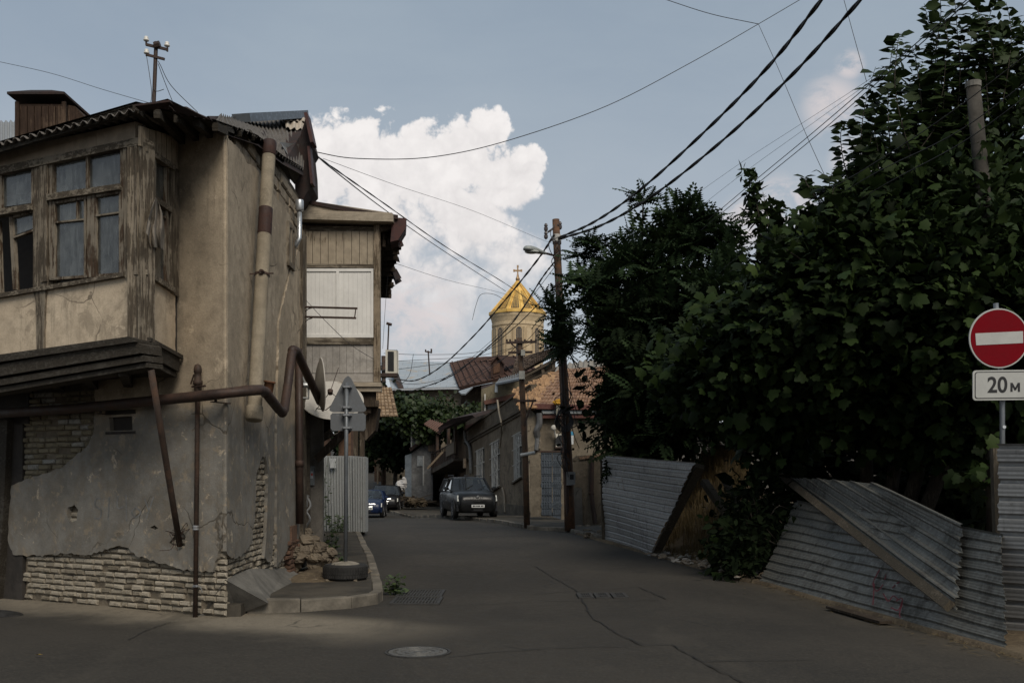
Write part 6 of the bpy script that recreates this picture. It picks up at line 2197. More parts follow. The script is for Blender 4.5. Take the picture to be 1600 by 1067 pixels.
def carpaint(name, col):
    def fn(t):
        a = t.noise(t.coord(), 3, 6, .6)
        c = t.mix(t.ramp(a, .35, .7), tuple(x * .8 for x in col), tuple(x * 1.15 + .002 for x in col))
        b = t.out(c, t.ramp(a, .3, .7, .3, .48), .0, None, .22)
        b.inputs['Coat Weight'].default_value = .14
        b.inputs['Coat Roughness'].default_value = .06
    return M(name, fn)


def make_car(name, label, col, loc, yaw, Lc, Wc, Hc, hood_h, belt, screen, roof, wheel_r, scale=1.0, lamp_h=.1, grille='bar', rack=False, roof_box=False):
    """nose towards +x in its own frame, then turned by yaw; screen/roof: x of glass foot, roof front, roof back, tail-glass foot"""
    car = thing(name, label, 'car', loc)
    ca, sa = math.cos(yaw), math.sin(yaw)
    def T(p): return Vector((loc[0] + scale * (p[0] * ca - p[1] * sa), loc[1] + scale * (p[0] * sa + p[1] * ca), loc[2] + scale * p[2]))
    paint = carpaint(name + '_paint', col)
    h = Lc / 2
    xs_, xr0, xr1, xt = screen[0], roof[0], roof[1], screen[1]
    # body: stations along x, ring of points round the section
    st = []
    for x, zt, w in ((-h, belt * .86, .80), (-h + .06, belt * .97, .90), (-h + .35, belt, .97), (xt, belt, 1.0), (0, belt, 1.0), (xs_ - .05, belt, 1.0), (xs_ + .12, hood_h + .06, .985), (h - .55, hood_h, .955), (h - .22, hood_h - .06, .90), (h - .06, hood_h - .16, .82), (h, hood_h - .32, .74)):
        st.append((x, zt, w * Wc / 2))
    vs, fs = [], []
    zb0 = .24
    for i, (x, zt, w) in enumerate(st):
        lift = .10 if i in (0, len(st) - 1) else 0
        half = [(0, zb0 + lift), (w * .82, zb0 + lift), (w * .97, zb0 + .12 + lift), (w, (zb0 + zt) / 2), (w * .985, zt - .16), (w * .93, zt - .05), (w * .80, zt), (w * .4, zt + .015), (0, zt + .02)]
        ring = [(x, y, z) for y, z in half] + [(x, -y, z) for y, z in half[-2:0:-1]]
        vs += [T(p) for p in ring]
    m = 16
    for i in range(len(st) - 1):
        for k in range(m):
            k2 = (k + 1) % m
            fs.append((i * m + k, (i + 1) * m + k, (i + 1) * m + k2, i * m + k2))
    fs.append(tuple(range(m)))
    fs.append(tuple(range((len(st) - 1) * m, len(st) * m))[::-1])
    b = MB().add(vs, fs)
    body = b.build('body', paint, car, smooth=True)
    # cabin: pillars and roof in paint, glass between
    w0, w1 = Wc / 2 * .94, Wc / 2 * .74
    zr = Hc
    foot = [(xs_, belt - .02), (xt, belt - .02)]
    cab = MB()
    rf = [(xr0, zr - .05), ((xr0 * .6 + xr1 * .4), zr), ((xr0 * .3 + xr1 * .7), zr - .005), (xr1, zr - .07)]
    rv = []
    for x, z in rf:
        rv += [(x, -w1, z - .04), (x, -w1 * .85, z), (x, 0, z + .02), (x, w1 * .85, z), (x, w1, z - .04)]
    cab.add([T(p) for p in rv], [(i * 5 + k, i * 5 + k + 1, (i + 1) * 5 + k + 1, (i + 1) * 5 + k) for i in range(3) for k in range(4)])
    for s in (-1, 1):
        cab.beam(T((xs_, s * w0, belt - .05)), T((xr0, s * w1, zr - .06)), .07 * scale, .09 * scale)
        cab.beam(T((xt, s * w0, belt - .05)), T((xr1, s * w1, zr - .1)), .11 * scale, .16 * scale)
        cab.beam(T((xr0 - .02, s * w1, zr - .055)), T((xr1, s * w1, zr - .09)), .06 * scale, .06 * scale)
        xm = (xs_ * .45 + xt * .55)
        cab.beam(T((xm, s * w0, belt - .05)), T((xm + .03, s * w1, zr - .06)), .06 * scale, .09 * scale)
    cab.build('roof', paint, car, smooth=False)
    g = MB(); g.add([T(p) for p in ((xs_, -w0 + .03, belt), (xs_ + .07, 0, belt), (xs_, w0 - .03, belt), (xr0, w1 - .03, zr - .05), (xr0 + .03, 0, zr - .02), (xr0, -w1 + .03, zr - .05))], [(0, 1, 4, 5), (1, 2, 3, 4)])
    ws = g.build('windscreen', CGL, car, smooth=True)
    g = MB(); 
    for a in (-.30, .28): g.beam(T((xs_ + .05, a, belt + .03)), T((xs_ - .20, a + .42, belt + .25)), .02 * scale, .02 * scale)
    g.build('wiper', BLK, ws)
    for s in (-1, 1):
        g = MB(); g.add([T(p) for p in ((xs_ - .06, s * (w0 - .01), belt), (xt + .05, s * (w0 - .01), belt), (xr1, s * (w1 - .01), zr - .1), (xr0 - .02, s * (w1 - .01), zr - .08))], [(0, 1, 2, 3)])
        g.build('side_window', CGL, car)
    g = MB(); g.add([T(p) for p in ((xt, -w0 + .05, belt), (xt, w0 - .05, belt), (xr1, w1 - .05, zr - .1), (xr1, -w1 + .05, zr - .1))], [(0, 1, 2, 3)]); g.build('rear_window', CGL, car)
    # dark cabin floor and seats
    g = MB()
    for s in (-.36, .36):
        q = [(xs_ - 1.0, s - .22, .5), (xs_ - 1.0, s + .22, .5), (xs_ - .9, s + .22, belt + .28), (xs_ - .9, s - .22, belt + .28)]
        g.hexa([T(p) for p in q], [T((p[0] - .12, p[1], p[2])) for p in q])
        q = [(xs_ - .93, s - .1, belt + .28), (xs_ - .93, s + .1, belt + .28), (xs_ - .93, s + .1, belt + .46), (xs_ - .93, s - .1, belt + .46)]
        g.hexa([T(p) for p in q], [T((p[0] - .08, p[1], p[2])) for p in q])
    g.build('seat', BLK, car)
    # wheels
    for xw in (h - .85, -h + .80):
        for s in (-1, 1):
            c = T((xw, s * (Wc / 2 - .10), wheel_r)); ax_ = Vector((-sa * s, ca * s, 0))
            t_ = MB().lathe(c, [(wheel_r * .62, -.10), (wheel_r * .95, -.10), (wheel_r, -.06), (wheel_r, .06), (wheel_r * .95, .105), (wheel_r * .62, .11)], 24, ax_, caps=True)
            wh = t_.build('wheel', TYRE, car, smooth=True)
            r_ = MB().lathe(c, [(wheel_r * .62, .112), (wheel_r * .56, .09), (wheel_r * .2, .085), (wheel_r * .15, .11), (.001, .112)], 20, ax_, caps=False)
            for k in range(5):
                a = k * 1.2566
                u_ = Vector((ca, sa, 0)); v_ = Vector((0, 0, 1))
                d = u_ * math.cos(a) + v_ * math.sin(a)
                r_.beam(c + ax_ * .105 + d * wheel_r * .12, c + ax_ * .105 + d * wheel_r * .60, .05, .02, up=tuple(ax_))
            r_.build('rim', RIM, wh)
            MB().lathe(T((xw, s * (Wc / 2 - .005), wheel_r + .01)), [(wheel_r * 1.16, -.03), (wheel_r * 1.13, .004), (wheel_r * 1.03, .004), (wheel_r * 1.0, -.05)], 26, ax_, caps=False).build('wheel_arch', BLK, car)
    # nose
    nx = lambda y: h - .05 - .22 * (abs(y) / (Wc / 2)) ** 2
    def face(mb, y0, y1, z0, z1, out=.02, dep=.12, lean=.10):
        n = 5
        for k in range(n):
            ya, yb = y0 + (y1 - y0) * k / n, y0 + (y1 - y0) * (k + 1) / n
            q = [(nx(ya) + out, ya, z0), (nx(yb) + out, yb, z0), (nx(yb) + out - lean, yb, z1), (nx(ya) + out - lean, ya, z1)]
            mb.hexa([T((p[0] - dep, p[1], p[2])) for p in q], [T(p) for p in q])
    zl = hood_h - .10
    for s in (-1, 1):
        y0, y1 = sorted((s * Wc * .26, s * Wc * .455))
        m1 = MB(); face(m1, y0, y1, zl - lamp_h - .12, zl - .02, .085, .16, .10); hl = m1.build('headlight', LAMP, car)
        m1 = MB(); cl = T((nx(s * Wc * .36) + .05, s * Wc * .345, zl - lamp_h * .5 - .07)); m1.lathe(cl, [(.055, 0), (.06, .012), (.03, .02), (.001, .02)], 12, (ca, sa, 0)); m1.build('bulb', CHR, hl)
        m1 = MB(); cf = T((nx(s * Wc * .36) + .03, s * Wc * .37, .42)); m1.lathe(cf, [(.06, -.02), (.065, .01), (.001, .015)], 12, (ca, sa, 0)); m1.build('fog_lamp', LAMP, car)
        m1 = MB(); mc = T((xs_ - .15, s * (Wc / 2 + .12), belt + .10)); m1.blob(mc, (.11 * scale, .11 * scale, .085 * scale), 3, .05, 8, 6); m1.beam(T((xs_ - .15, s * (Wc / 2 - .05), belt + .03)), mc, .05, .05); m1.build('mirror', paint, car)
    m1 = MB(); face(m1, -Wc * .24, Wc * .24, zl - lamp_h - .12, zl - .03, .055, .12, .08); gr = m1.build('grille', BLK, car)
    m1 = MB()
    if grille == 'bar':
        face(m1, -Wc * .24, Wc * .24, zl - lamp_h * .7, zl - lamp_h * .7 + .03, .06, .06, .01)
        face(m1, -Wc * .24, Wc * .24, zl - lamp_h - .11, zl - lamp_h - .09, .075, .06, .01)
    else:
        for k in range(9): face(m1, -Wc * .2 + k * Wc * .05, -Wc * .2 + k * Wc * .05 + .02, zl - lamp_h - .09, zl - .05, .068, .05, .06)
    m1.build('grille_bars', CHR if grille == 'bar' else BLK, gr)
    m1 = MB(); c = T((nx(0) + .03, 0, zl - lamp_h * .6)); m1.lathe(c, [(.055, 0), (.055, .02), (.001, .024)], 16, (ca, sa, 0)); m1.build('round_badge', CHR, car)
    m1 = MB(); face(m1, -Wc * .46, Wc * .46, .30, .56, .055, .12, .02); bp = m1.build('bumper', paint if grille == 'bar' else BLK, car, bevel=.02)
    m1 = MB(); face(m1, -Wc * .25, Wc * .25, .32, .40, .062, .03, .0); m1.build('air_intake', BLK, bp)
    m1 = MB(); face(m1, -.26, .26, .46, .575, .085, .02, .0); pl_ = m1.build('number_plate', PLATE, car)
    m1 = MB()
    for y0, w_ in ((-.215, .05), (-.155, .05), (-.08, .045), (-.025, .045), (.03, .045), (.105, .05), (.165, .05)):
        face(m1, y0, y0 + w_, .485, .55, .0875, .004, .0)
    m1.build('plate_marks', INK, pl_)
    if rack:
        m1 = MB()
        for s in (-1, 1): m1.tube([T((xr0 - .2, s * w1 * .9, zr + .03)), T((xr0 - .3, s * w1 * .9, zr + .07)), T((xr1 + .3, s * w1 * .9, zr + .06)), T((xr1 + .2, s * w1 * .9, zr + .0))], .02, 6)
        m1.build('roof_rail', BLK, car)
        m1 = MB(); m1.box(*[0] * 0) if False else None
        q = [(xr0 - .1, -.12, zr + .0), (xr0 - .1, .02, zr + .0), (xr0 - .3, .02, zr + .0), (xr0 - .3, -.12, zr + .0)]
        m1.hexa([T(p) for p in q], [T((p[0], p[1], p[2] + .10)) for p in q]); m1.build('roof_light', BLK, car)
    return car


def gpt(px, Y): x = (px - CX) * Y / F; return (x, Y, gz(x, Y))


p = P(731, 806, 41.6)
make_car('black_suv', 'black boxy offroad car with pale headlights parked half on the pavement', (0.006, 0.0062, 0.0065), (p.x, 41.6, .06), math.radians(-90 + 13), 4.45, 1.77, 1.67, 1.06, 1.10, (.72, -2.0), (.12, -1.75), .35, lamp_h=.13, grille='slats', rack=True)
p = P(578.5, 806, 50.0)
make_car('blue_hatchback', 'dark blue hatchback half hidden by the tin hoarding', (0.007, 0.015, 0.046), (p.x, 50.0, -.24), math.radians(-90 + 4), 3.9, 1.66, 1.50, .92, 1.0, (.75, -1.75), (.0, -1.45), .30, .90, lamp_h=.10)
p = P(608, 797, 60.0)
make_car('black_sedan', 'black saloon car with a chrome grille bar behind the blue hatchback', (0.009, 0.0085, 0.009), (p.x, 58.5, -.22), math.radians(-90 + 3), 4.6, 1.84, 1.52, .92, .98, (.85, -1.7), (.1, -1.1), .33, 1.0, lamp_h=.09)
# ------------------------------------------------------------------ utility poles, lamp, wires
CAB = plain('black_cable', (0.03, 0.028, 0.028), .6)
up = thing('utility_pole', 'tall rusty leaning utility pole with a street lamp and cable clutter', 'utility pole', G(890, 824, .12))
Yp = 30.7
mb = MB()
mb.tube([G(890.5, 829, .05), P(889, 770, Yp), P(884, 660, Yp), P(877, 520, Yp), P(871, 400, Yp), P(868.5, 343, Yp)], [.165, .16, .145, .125, .115, .11], 14)
mb.build('shaft', rust('rusty_pole', (0.075, 0.045, 0.028), (0.15, 0.075, 0.04), .8), up, smooth=True)
mb = MB(); mb.tube([P(888, 828, Yp - .2), P(881, 650, Yp - .2), P(873, 440, Yp - .12)], .05, 8)
for y, x in ((372, 870), (376, 870), (380, 870.3), (430, 873), (610, 882), (616, 882.2)): mb.lathe(P(x, y, Yp), [(.118, -.04), (.135, -.03), (.135, .03), (.118, .04)], 14)
mb.build('conduit', RUSTD, up)
mb = MB(); c = P(870, 374, Yp); mb.lathe(c, [(.12, -.10), (.14, -.08), (.14, .12), (.12, .14)], 14); mb.build('white_band', plain('band_white', (.36, .35, .33), .7, var=.3), up)
mb = MB(); mb.tube([P(856, 363, Yp), P(873, 351, Yp - .1)], .03, 6)
for q in ((853, 355), (853, 367), (875, 352)): mb.lathe(P(*q, Yp), [(.02, -.14), (.06, -.1), (.065, -.02), (.04, 0), (.06, .04), (.04, .10), (.01, .12)], 10)
mb.each('insulator', plain('dark_insulator', (.06, .05, .05), .4), up)
mb = MB(); mb.tube([P(869, 400, Yp), P(853, 396, Yp - .3)], .035, 8); mb.build('lamp_arm', RUSTD, up)
# street lamp head
mb = MB()
a, b = P(853, 396.5, Yp - .3), P(819, 388, Yp - .9)
d = (b - a).normalized()
L = (b - a).length
prof = [(.04, 0), (.06, .03 * L), (.10, .25 * L), (.155, .55 * L), (.16, .75 * L), (.12, .93 * L), (.05, L * .99), (.004, L)]
mb.lathe(a, prof, 18, d)
M3 = Matrix.Identity(3)
lampv = []
for v in mb.v:
    q = Vector(v) - a; k = q.dot(d); r_ = q - d * k
    lampv.append(a + d * k + Vector((r_.x, r_.y, r_.z * (.75 if r_.z > 0 else .5))))
mb.v = lampv
lh_ = mb.build('lamp_head', plain('lamp_grey', (.25, .265, .25), .45, .1, var=.12), up, smooth=True)
mb = MB(); mb.blob(a + d * L * .66 + Vector((0, 0, -.05)), (.22, .16, .06), 2, .02, 12, 8); mb.build('diffuser', plain('lamp_cover', (.42, .43, .40), .3), lh_, smooth=True)
mb = MB(); f = front(Yp - .22); f.qp(mb, [(885, 737), (898.5, 737), (898.5, 757), (885, 758)], -.1, .12); bxx = mb.build('fuse_case', plain('case_grey', (.19, .19, .185), .6, var=.25), up)
mb = MB(); f.qp(mb, [(890, 741), (896, 741), (896, 749), (890, 749)], .12, .126); mb.build('dark_window', BLK, bxx)
mb = MB(); mb.lathe(P(877, 626, Yp - .05) , [(.02, 0)] * 2, 3)
rr = random.Random(14)
mb = MB()
for k in range(26):                                       # coils and loops of cable at mid height
    y = rr.uniform(600, 720) if k < 18 else rr.uniform(345, 470)
    xx = 868 + (y - 343) * .046
    p0 = P(xx + rr.uniform(-8, 8), y, Yp - .25)
    mb.tube(spline([p0, P(xx + rr.uniform(-16, 14), y + rr.uniform(8, 26), Yp - .35), P(xx + rr.uniform(-9, 9), y + rr.uniform(26, 50), Yp - .2)], 5), .015, 4, caps=False)
for k in range(5):
    c = P(881, 652 + k * 2, Yp - .2)
    mb.tube([c + Vector((math.cos(j * math.pi / 6) * (.2 + .02 * k), -.05 - .02 * k, math.sin(j * math.pi / 6) * .3)) for j in range(13)], .018, 5, caps=False)
for q in ((897, 640, 905, 700), (900, 610, 912, 690), (893, 560, 903, 650), (905, 560, 915, 600), (898, 545, 909, 575)):
    mb.tube(spline([P(q[0] - 10, q[1], Yp - .2), P(q[0], (q[1] + q[3]) / 2 + 10, Yp - .6), P(q[2], q[3], Yp)], 6), .014, 4, caps=False)
mb.build('cable_clutter', CAB, up)

# thin rusty pole with crossbars
Y2 = 32.2
p2 = thing('crossbar_pole', 'slim rusty pole with crossbars and grey boxes before the grilled house windows', 'utility pole', (P(823, 0, Y2).x, Y2, .12))
mb = MB(); mb.tube([G(823.5, 824, .05), P(821, 720, Y2), P(815.5, 600, Y2), P(811.5, 528, Y2)], [.105, .10, .095, .09], 10); mb.build('shaft', rust('rusty_thin_pole', (0.07, 0.048, 0.032), (0.14, 0.08, 0.05), .8), p2, smooth=True)
mb = MB()
for (a, b) in (((791, 535.5), (838, 534)), ((794, 551), (832, 550)), ((803, 626.5), (838, 626))): mb.beam(P(*a, Y2 - .1), P(*b, Y2 - .1), .08, .07)
mb.beam(P(799, 537, Y2 - .1), P(812, 549, Y2 - .1), .04, .04); mb.beam(P(833, 627, Y2 - .1), P(819, 664, Y2 - .1), .05, .05)
for x in (792, 797, 805, 820, 830, 837): mb.tube([P(x, 535, Y2 - .1), P(x, 530, Y2 - .1)], .03, 6)
mb.build('crossbar', RUSTD, p2)
mb = MB(); f = front(Y2 - .15); f.qp(mb, [(814, 547), (820.5, 547), (820.5, 556), (814, 556)], -.1, .1); f.qp(mb, [(811, 580), (820, 580), (820, 592.5), (811, 592.5)], -.1, .1); mb.each('box', plain('box_cream', (.36, .35, .31), .6, var=.2), p2)
mb = MB(); mb.tube([P(813, 711, Y2 - .1), P(836, 707, Y2 - .1)], .055, 8); mb.build('lamp_tube', plain('tube_white', (.42, .42, .40), .5), p2)

# concrete pole among the leaves on the right
Y3 = 14.5
cp = thing('concrete_pole', 'grey concrete pole rising through the leaves on the right', 'utility pole', (P(1556, 0, Y3).x, Y3, 0))
mb = MB(); mb.tube([(P(1558, 0, Y3).x, Y3, -.1), P(1548, 500, Y3), P(1534, 280, Y3), P(1520, 128, Y3)], [.125, .112, .105, .098], 14)
mb.build('shaft', concrete('pole_concrete', (.075, .068, .058), (.028, .025, .021)), cp, smooth=True)
mb = MB(); mb.lathe(P(1520.5, 135, Y3), [(.10, -.02), (.11, -.02), (.11, .06), (.0, .075)], 14); mb.build('cap', concrete('pole_cap', (.2, .19, .17), (.1, .095, .085)), cp)
mb = MB(); mb.beam(P(1543, 470, Y3 - .15), P(1543, 425, Y3 - .15), .1, .1); mb.build('bracket', RUSTD, cp)

WG = 'overhead wires and cables'


def wire(label, pts, r, n=6, group=None):
    q = spline([P(*p) for p in pts], 8)
    mb = MB().tube(q, r * .72, n)
    return single(mb, 'overhead_wire', CAB, label, 'wire', P(*pts[0]), group, smooth=True)


def twist(label, pts, r):
    """a twisted bundle"""
    q = spline([P(*p) for p in pts], 14)
    mb = MB()
    for ph in (0, math.pi):
        out = []
        for i, c in enumerate(q):
            d = (q[min(i + 1, len(q) - 1)] - q[max(i - 1, 0)]).normalized()
            u = d.cross(Vector((0, 0, 1))).normalized(); v = u.cross(d)
            a = ph + i * .8
            out.append(c + (u * math.cos(a) + v * math.sin(a)) * r * .55)
        mb.tube(out, r * .72, 6)
    return single(mb, 'overhead_cable', CAB, label, 'cable', P(*pts[0]), None, smooth=True)


twist('upper of two thick black cables rising from the rusty pole to the sky', [(873, 372, 30.6), (930, 346, 28), (1000, 297, 25), (1100, 207, 21.5), (1200, 105, 18.5), (1290, -8, 16)], .032)
twist('lower of two thick black cables rising from the rusty pole to the sky', [(873, 374, 30.6), (940, 352, 28), (1020, 306, 25), (1130, 219, 21.5), (1240, 115, 18.5), (1352, -8, 16)], .032)
wire('long thin wire sagging across the cloud up to the junction in the sky', [(484, 236, 16.8), (560, 248, 18), (680, 245, 20), (800, 218, 22), (950, 165, 24), (1080, 98, 25), (1185, 38, 25.5), (1255, -3, 26)], .012)
wire('thin wire joining the sky junction from the top edge', [(1035, -2, 26), (1110, 22, 25.8), (1185, 38, 25.5)], .012)
wire('thin wire hanging from the sky junction down to the fig leaves', [(1185, 38, 25.5), (1215, 105, 24.5), (1255, 200, 23), (1292, 282, 21.5)], .009)
wire('thin wire falling from the top edge into the shoots', [(1318, -2, 22), (1335, 60, 21), (1354, 128, 20)], .009)
twist('thick twin cable from the old house gable across to the church', [(487, 238, 16.8), (510, 255, 18), (600, 318, 25), (700, 388, 34), (800, 450, 45), (850, 488, 52)], .014)
wire('second cable below the twin cable from the old house gable', [(497, 245, 17.5), (520, 265, 19), (600, 327, 25), (690, 390, 34), (790, 455, 45)], .016)
wire('faint wire from the gable drooping past the cloud to the pole', [(505, 248, 17), (620, 290, 20), (740, 330, 25), (840, 372, 29), (866, 381, 30.5)], .006)
wire('thin wire from the bay eave to the church side', [(604, 407, 19), (700, 438, 24), (790, 460, 29), (862, 490, 30.5)], .006)
wire('loose curl of wire hanging before the cloud', [(738, 500, 29), (744, 476, 29), (752, 460, 29), (772, 460, 29), (792, 471, 29)], .010)
twist('black cable sloping from the rusty pole down over the blue roof, the upper one', [(866, 367, 30.5), (840, 406, 33), (790, 468, 38), (740, 525, 44), (690, 572, 50), (650, 594, 54), (618, 592, 56)], .030)
twist('black cable sloping from the rusty pole down over the brown roof, the lower one', [(866, 410, 30.5), (846, 436, 32), (800, 505, 37), (750, 553, 43), (700, 590, 48), (640, 612, 54)], .024)
wire('third sloping cable from the rusty pole past the church wall', [(869, 445, 30.5), (840, 476, 32), (800, 515, 36), (740, 562, 42), (680, 600, 48)], .024)
wire('thin wire beside the lower sloping cable at the church', [(866, 418, 30.5), (830, 465, 33), (790, 512, 37), (730, 565, 43)], .012)
wire('thin wire from the crossbars sloping left over the brown roof', [(858, 490, 31), (820, 535, 34), (770, 570, 40), (710, 600, 46)], .014)
for i, (y0, y1, lb) in enumerate(((572, 555, 'topmost of three level wires over the blue roof'), (577, 561, 'middle of three level wires over the blue roof'), (584, 566, 'lowest of three level wires over the blue roof'))):
    wire(lb, [(600, y0 - 20 + i * 8, 31.5), (660, y0 - 18 + i * 3, 33), (740, y1 - 4, 34), (800, y1 - 22 + i * 5, 33)], .011)
wire('slack wire from the thin pole across the blue roof', [(600, 590, 31.5), (640, 600, 33), (690, 592, 34), (760, 562, 33), (810, 540, 32.3)], .011)
wire('wire looping from the blue roof aerial down to the vine', [(646, 553, 40), (640, 585, 40), (626, 600, 40), (615, 598, 40)], .014)
wire('wire from the rusty pole to the crossbar pole, the upper one', [(876, 505, 30.6), (850, 525, 31.2), (815, 545, 32)], .012)
wire('wire from the rusty pole to the crossbar pole, the lower one', [(878, 520, 30.6), (852, 548, 31.2), (820, 555, 32)], .012)
wire('cable drooping from the crossbar pole into the lane', [(811, 536, 32.2), (780, 566, 36), (720, 608, 44), (690, 640, 50)], .014)
wire('twin wires climbing over the fig tree, the upper one', [(1105, 345, 24), (1180, 282, 21), (1260, 216, 18.5), (1340, 148, 16), (1420, 78, 14), (1520, -8, 12)], .011)
wire('twin wires climbing over the fig tree, the lower one', [(1095, 360, 24), (1180, 290, 21), (1265, 221, 18.5), (1345, 152, 16), (1424, 82, 14), (1525, -8, 12)], .011)
wire('faint wire far above the twin wires over the fig tree', [(1030, 345, 27), (1150, 260, 24), (1250, 195, 21), (1350, 130, 18), (1440, 68, 16)], .005)
wire('faint wire just above the twin wires over the fig tree', [(1060, 350, 26), (1160, 272, 23), (1260, 200, 20), (1360, 128, 17)], .005)
wire('wire running through the fig tree crown up to the right edge, the upper one', [(1130, 420, 20), (1240, 330, 17), (1350, 265, 14.5), (1480, 180, 12.6), (1605, 85, 11.5)], .009)
wire('wire running through the fig tree crown up to the right edge, the middle one', [(1140, 425, 20), (1250, 345, 17), (1360, 275, 14.5), (1490, 210, 12.4), (1605, 128, 11.3)], .009)
wire('wire running through the fig tree crown up to the right edge, the lower one', [(1160, 432, 20), (1270, 358, 17), (1380, 290, 14.5), (1500, 225, 12.2), (1605, 150, 11.1)], .009)
wire('thin wire sloping down from the left edge to the roof mast', [(-5, 96, 13), (80, 115, 12.6), (160, 140, 12.2), (236, 162, 11.6)], .004)
wire('thin wire slung across the white bay panel', [(477, 468, 16.5), (510, 503, 16.5), (550, 540, 16.6), (596, 568, 16.8)], .007)
wire('thin drop wire hanging from the bay eave', [(606, 432, 18), (602, 480, 18), (598, 545, 18.5)], .005)
wire('cable from the rusty pole down to the right behind the fence', [(885, 545, 30.6), (905, 575, 30), (925, 605, 29.5), (950, 650, 29)], .016)
wire('cable from the rusty pole to the trees, higher strand', [(880, 490, 30.6), (920, 520, 30), (960, 560, 29)], .014)
wire('slack cable from the rusty pole to the tiled roof', [(884, 570, 30.6), (900, 590, 33), (915, 612, 37)], .012)
# ------------------------------------------------------------------ the broken tin fence on the right
TIN = galv('fence_tin', (0.30, 0.295, 0.285), (0.07, 0.062, 0.052), .5, .42, .4)
TIN2 = galv('fallen_tin', (0.15, 0.146, 0.128), (0.042, 0.038, 0.031), .7, .42, .35)
OLDW = wood('old_post', (0.085, 0.07, 0.05), (0.12, 0.10, 0.075), .3)
RED = plain('red_spray', (0.11, 0.022, 0.028), .8, var=.5, scale=16)


def lumpy(t_): return .02 * math.sin(7 * t_ + 1) + .012 * math.sin(17 * t_)


def sheet_fn(A, B, C_, D, waves, amp):
    """a point on a trapezoidal sheet: s across the waves, t along them"""
    A, B, C_, D = map(Vector, (A, B, C_, D))
    nrm = (B - A).cross(D - A).normalized()
    def fn(s, t, lift):
        ph = (s * waves * 8) % 8
        i = int(ph); tb = TRAP + (TRAP[0],)
        w = tb[i] + (tb[i + 1] - tb[i]) * (ph - i)
        return (A.lerp(B, s)).lerp(D.lerp(C_, s), t) + nrm * (amp * w + lift)
    return fn


# leaning panel by the yard wall: bottom-left, top-left, top-right, bottom-right
bl, br_ = G(945, 845), G(1018, 868)
tl, tr_ = P(938, 710, 26.0), P(1088, 722, 18.4)
lp = thing('leaning_tin_sheet', 'dented tin fence sheet leaning beside the yard wall with faint red scrawl', 'tin sheet', (bl + br_) / 2)
mb = MB(); mb.sheet(bl, tl, tr_, br_, 14, .015, 24, .004, jag=.004, prof='trap', bend=lambda s, t: .03 * math.sin(4 * t + 2 * s) + .02 * math.sin(9 * s + 3 * t), seed=2)
mb.build('panel', TIN, lp)
mb = MB(); mb.beam(P(1094, 728, 18.6), P(1024, 866, 20.9), .16, .10, (0, 1, 0)); mb.beam(P(940, 712, 26.2), P(943, 846, 26.2), .08, .08)
mb.each('post', OLDW, lp)
fn = sheet_fn(bl, tl, tr_, br_, 14, .015)
rr = random.Random(31)
ln = []
for k in range(15):
    s0, t0 = .36 + .26 * (k / 15) + rr.uniform(-.06, .06), .2 + .5 * (k / 15)
    ln.append([(s0, t0), (s0 + rr.uniform(-.08, .08), t0 + rr.uniform(.0, .05)), (s0 + rr.uniform(-.1, .1), t0 + rr.uniform(.02, .08)), (s0 + rr.uniform(-.05, .05), t0 + rr.uniform(.04, .11))])
mb = strokes(lambda x, y, d: fn(x, y, d), ln, .008, .034); mb.build('graffiti', RED, lp)
mb = MB()
for s0, t0, r in ((.84, .17, .09), (.90, .33, .05), (.83, .32, .06), (.74, .30, .07), (.66, .33, .08), (.68, .25, .05)):
    c = fn(s0, t0, .05); mb.lathe(c, [(r, -.03), (r * .9, .0), (.001, .004)], 9, (fn(.5, .5, 1) - fn(.5, .5, 0)))
mb.each('paint_splash', plain('pale_splash', (.30, .275, .25), .7, var=.3), lp)

# fallen sheets
a0, a1 = G(1185, 912), G(1572, 1021)                       # foot of the long sheet
a2, a3 = P(1566, 835, 10.2), P(1243, 780, 16.7)
fs_ = thing('fallen_tin_sheet', 'long fallen tin fence sheet sloping up from the road edge with red graffiti', 'tin sheet', a0)
mb = MB(); mb.sheet(a0, a3, a2, a1, 11, .013, 40, .004, jag=.004, prof='trap', bend=lambda s, t: .04 * math.sin(5 * t + 1.5 * s) * s + .016 * math.sin(13 * t + 5 * s) + .006 * math.sin(31 * t - 9 * s), seed=5)
mb.build('panel', TIN2, fs_)
fn2 = sheet_fn(a0, a3, a2, a1, 11, .013)
nrm_ = (fn2(.5, .5, 1) - fn2(.5, .5, 0))
def on_sheet(px, py, d):
    """where a photo pixel meets the long sheet"""
    n = (a3 - a0).cross(a1 - a0).normalized(); ray = Vector(((px - CX) / F, 1, (HY - py) / F)); e = Vector((0, 0, EYE))
    k = (a0 - e).dot(n) / ray.dot(n)
    q = e + ray * k
    return q - n * d if n.dot(ray) > 0 else q + n * d
gl_ = [[(1382, 896), (1372, 918), (1378, 930), (1388, 920)], [(1374, 918), (1372, 952)], [(1388, 934), (1396, 946), (1404, 938), (1412, 944)], [(1402, 926), (1410, 918), (1418, 914)], [(1400, 956), (1412, 960), (1418, 946), (1414, 966), (1416, 972)], [(1394, 900), (1390, 912)], [(1408, 946), (1418, 942), (1417, 956)]]
mb = strokes(lambda x, y, d: on_sheet(x, y, d), gl_, 1.9, .085); mb.build('graffiti', RED, fs_)

b0, b1 = on_sheet(1230, 752, .12), on_sheet(1506, 967, .16)   # batten edge of the upper sheet
b2, b3 = on_sheet(1537, 850, .36), on_sheet(1392, 776, .30)
us = thing('crumpled_tin_sheet', 'crumpled tin sheet with a timber batten lying across the long fallen sheet', 'tin sheet', b1)
mb = MB()
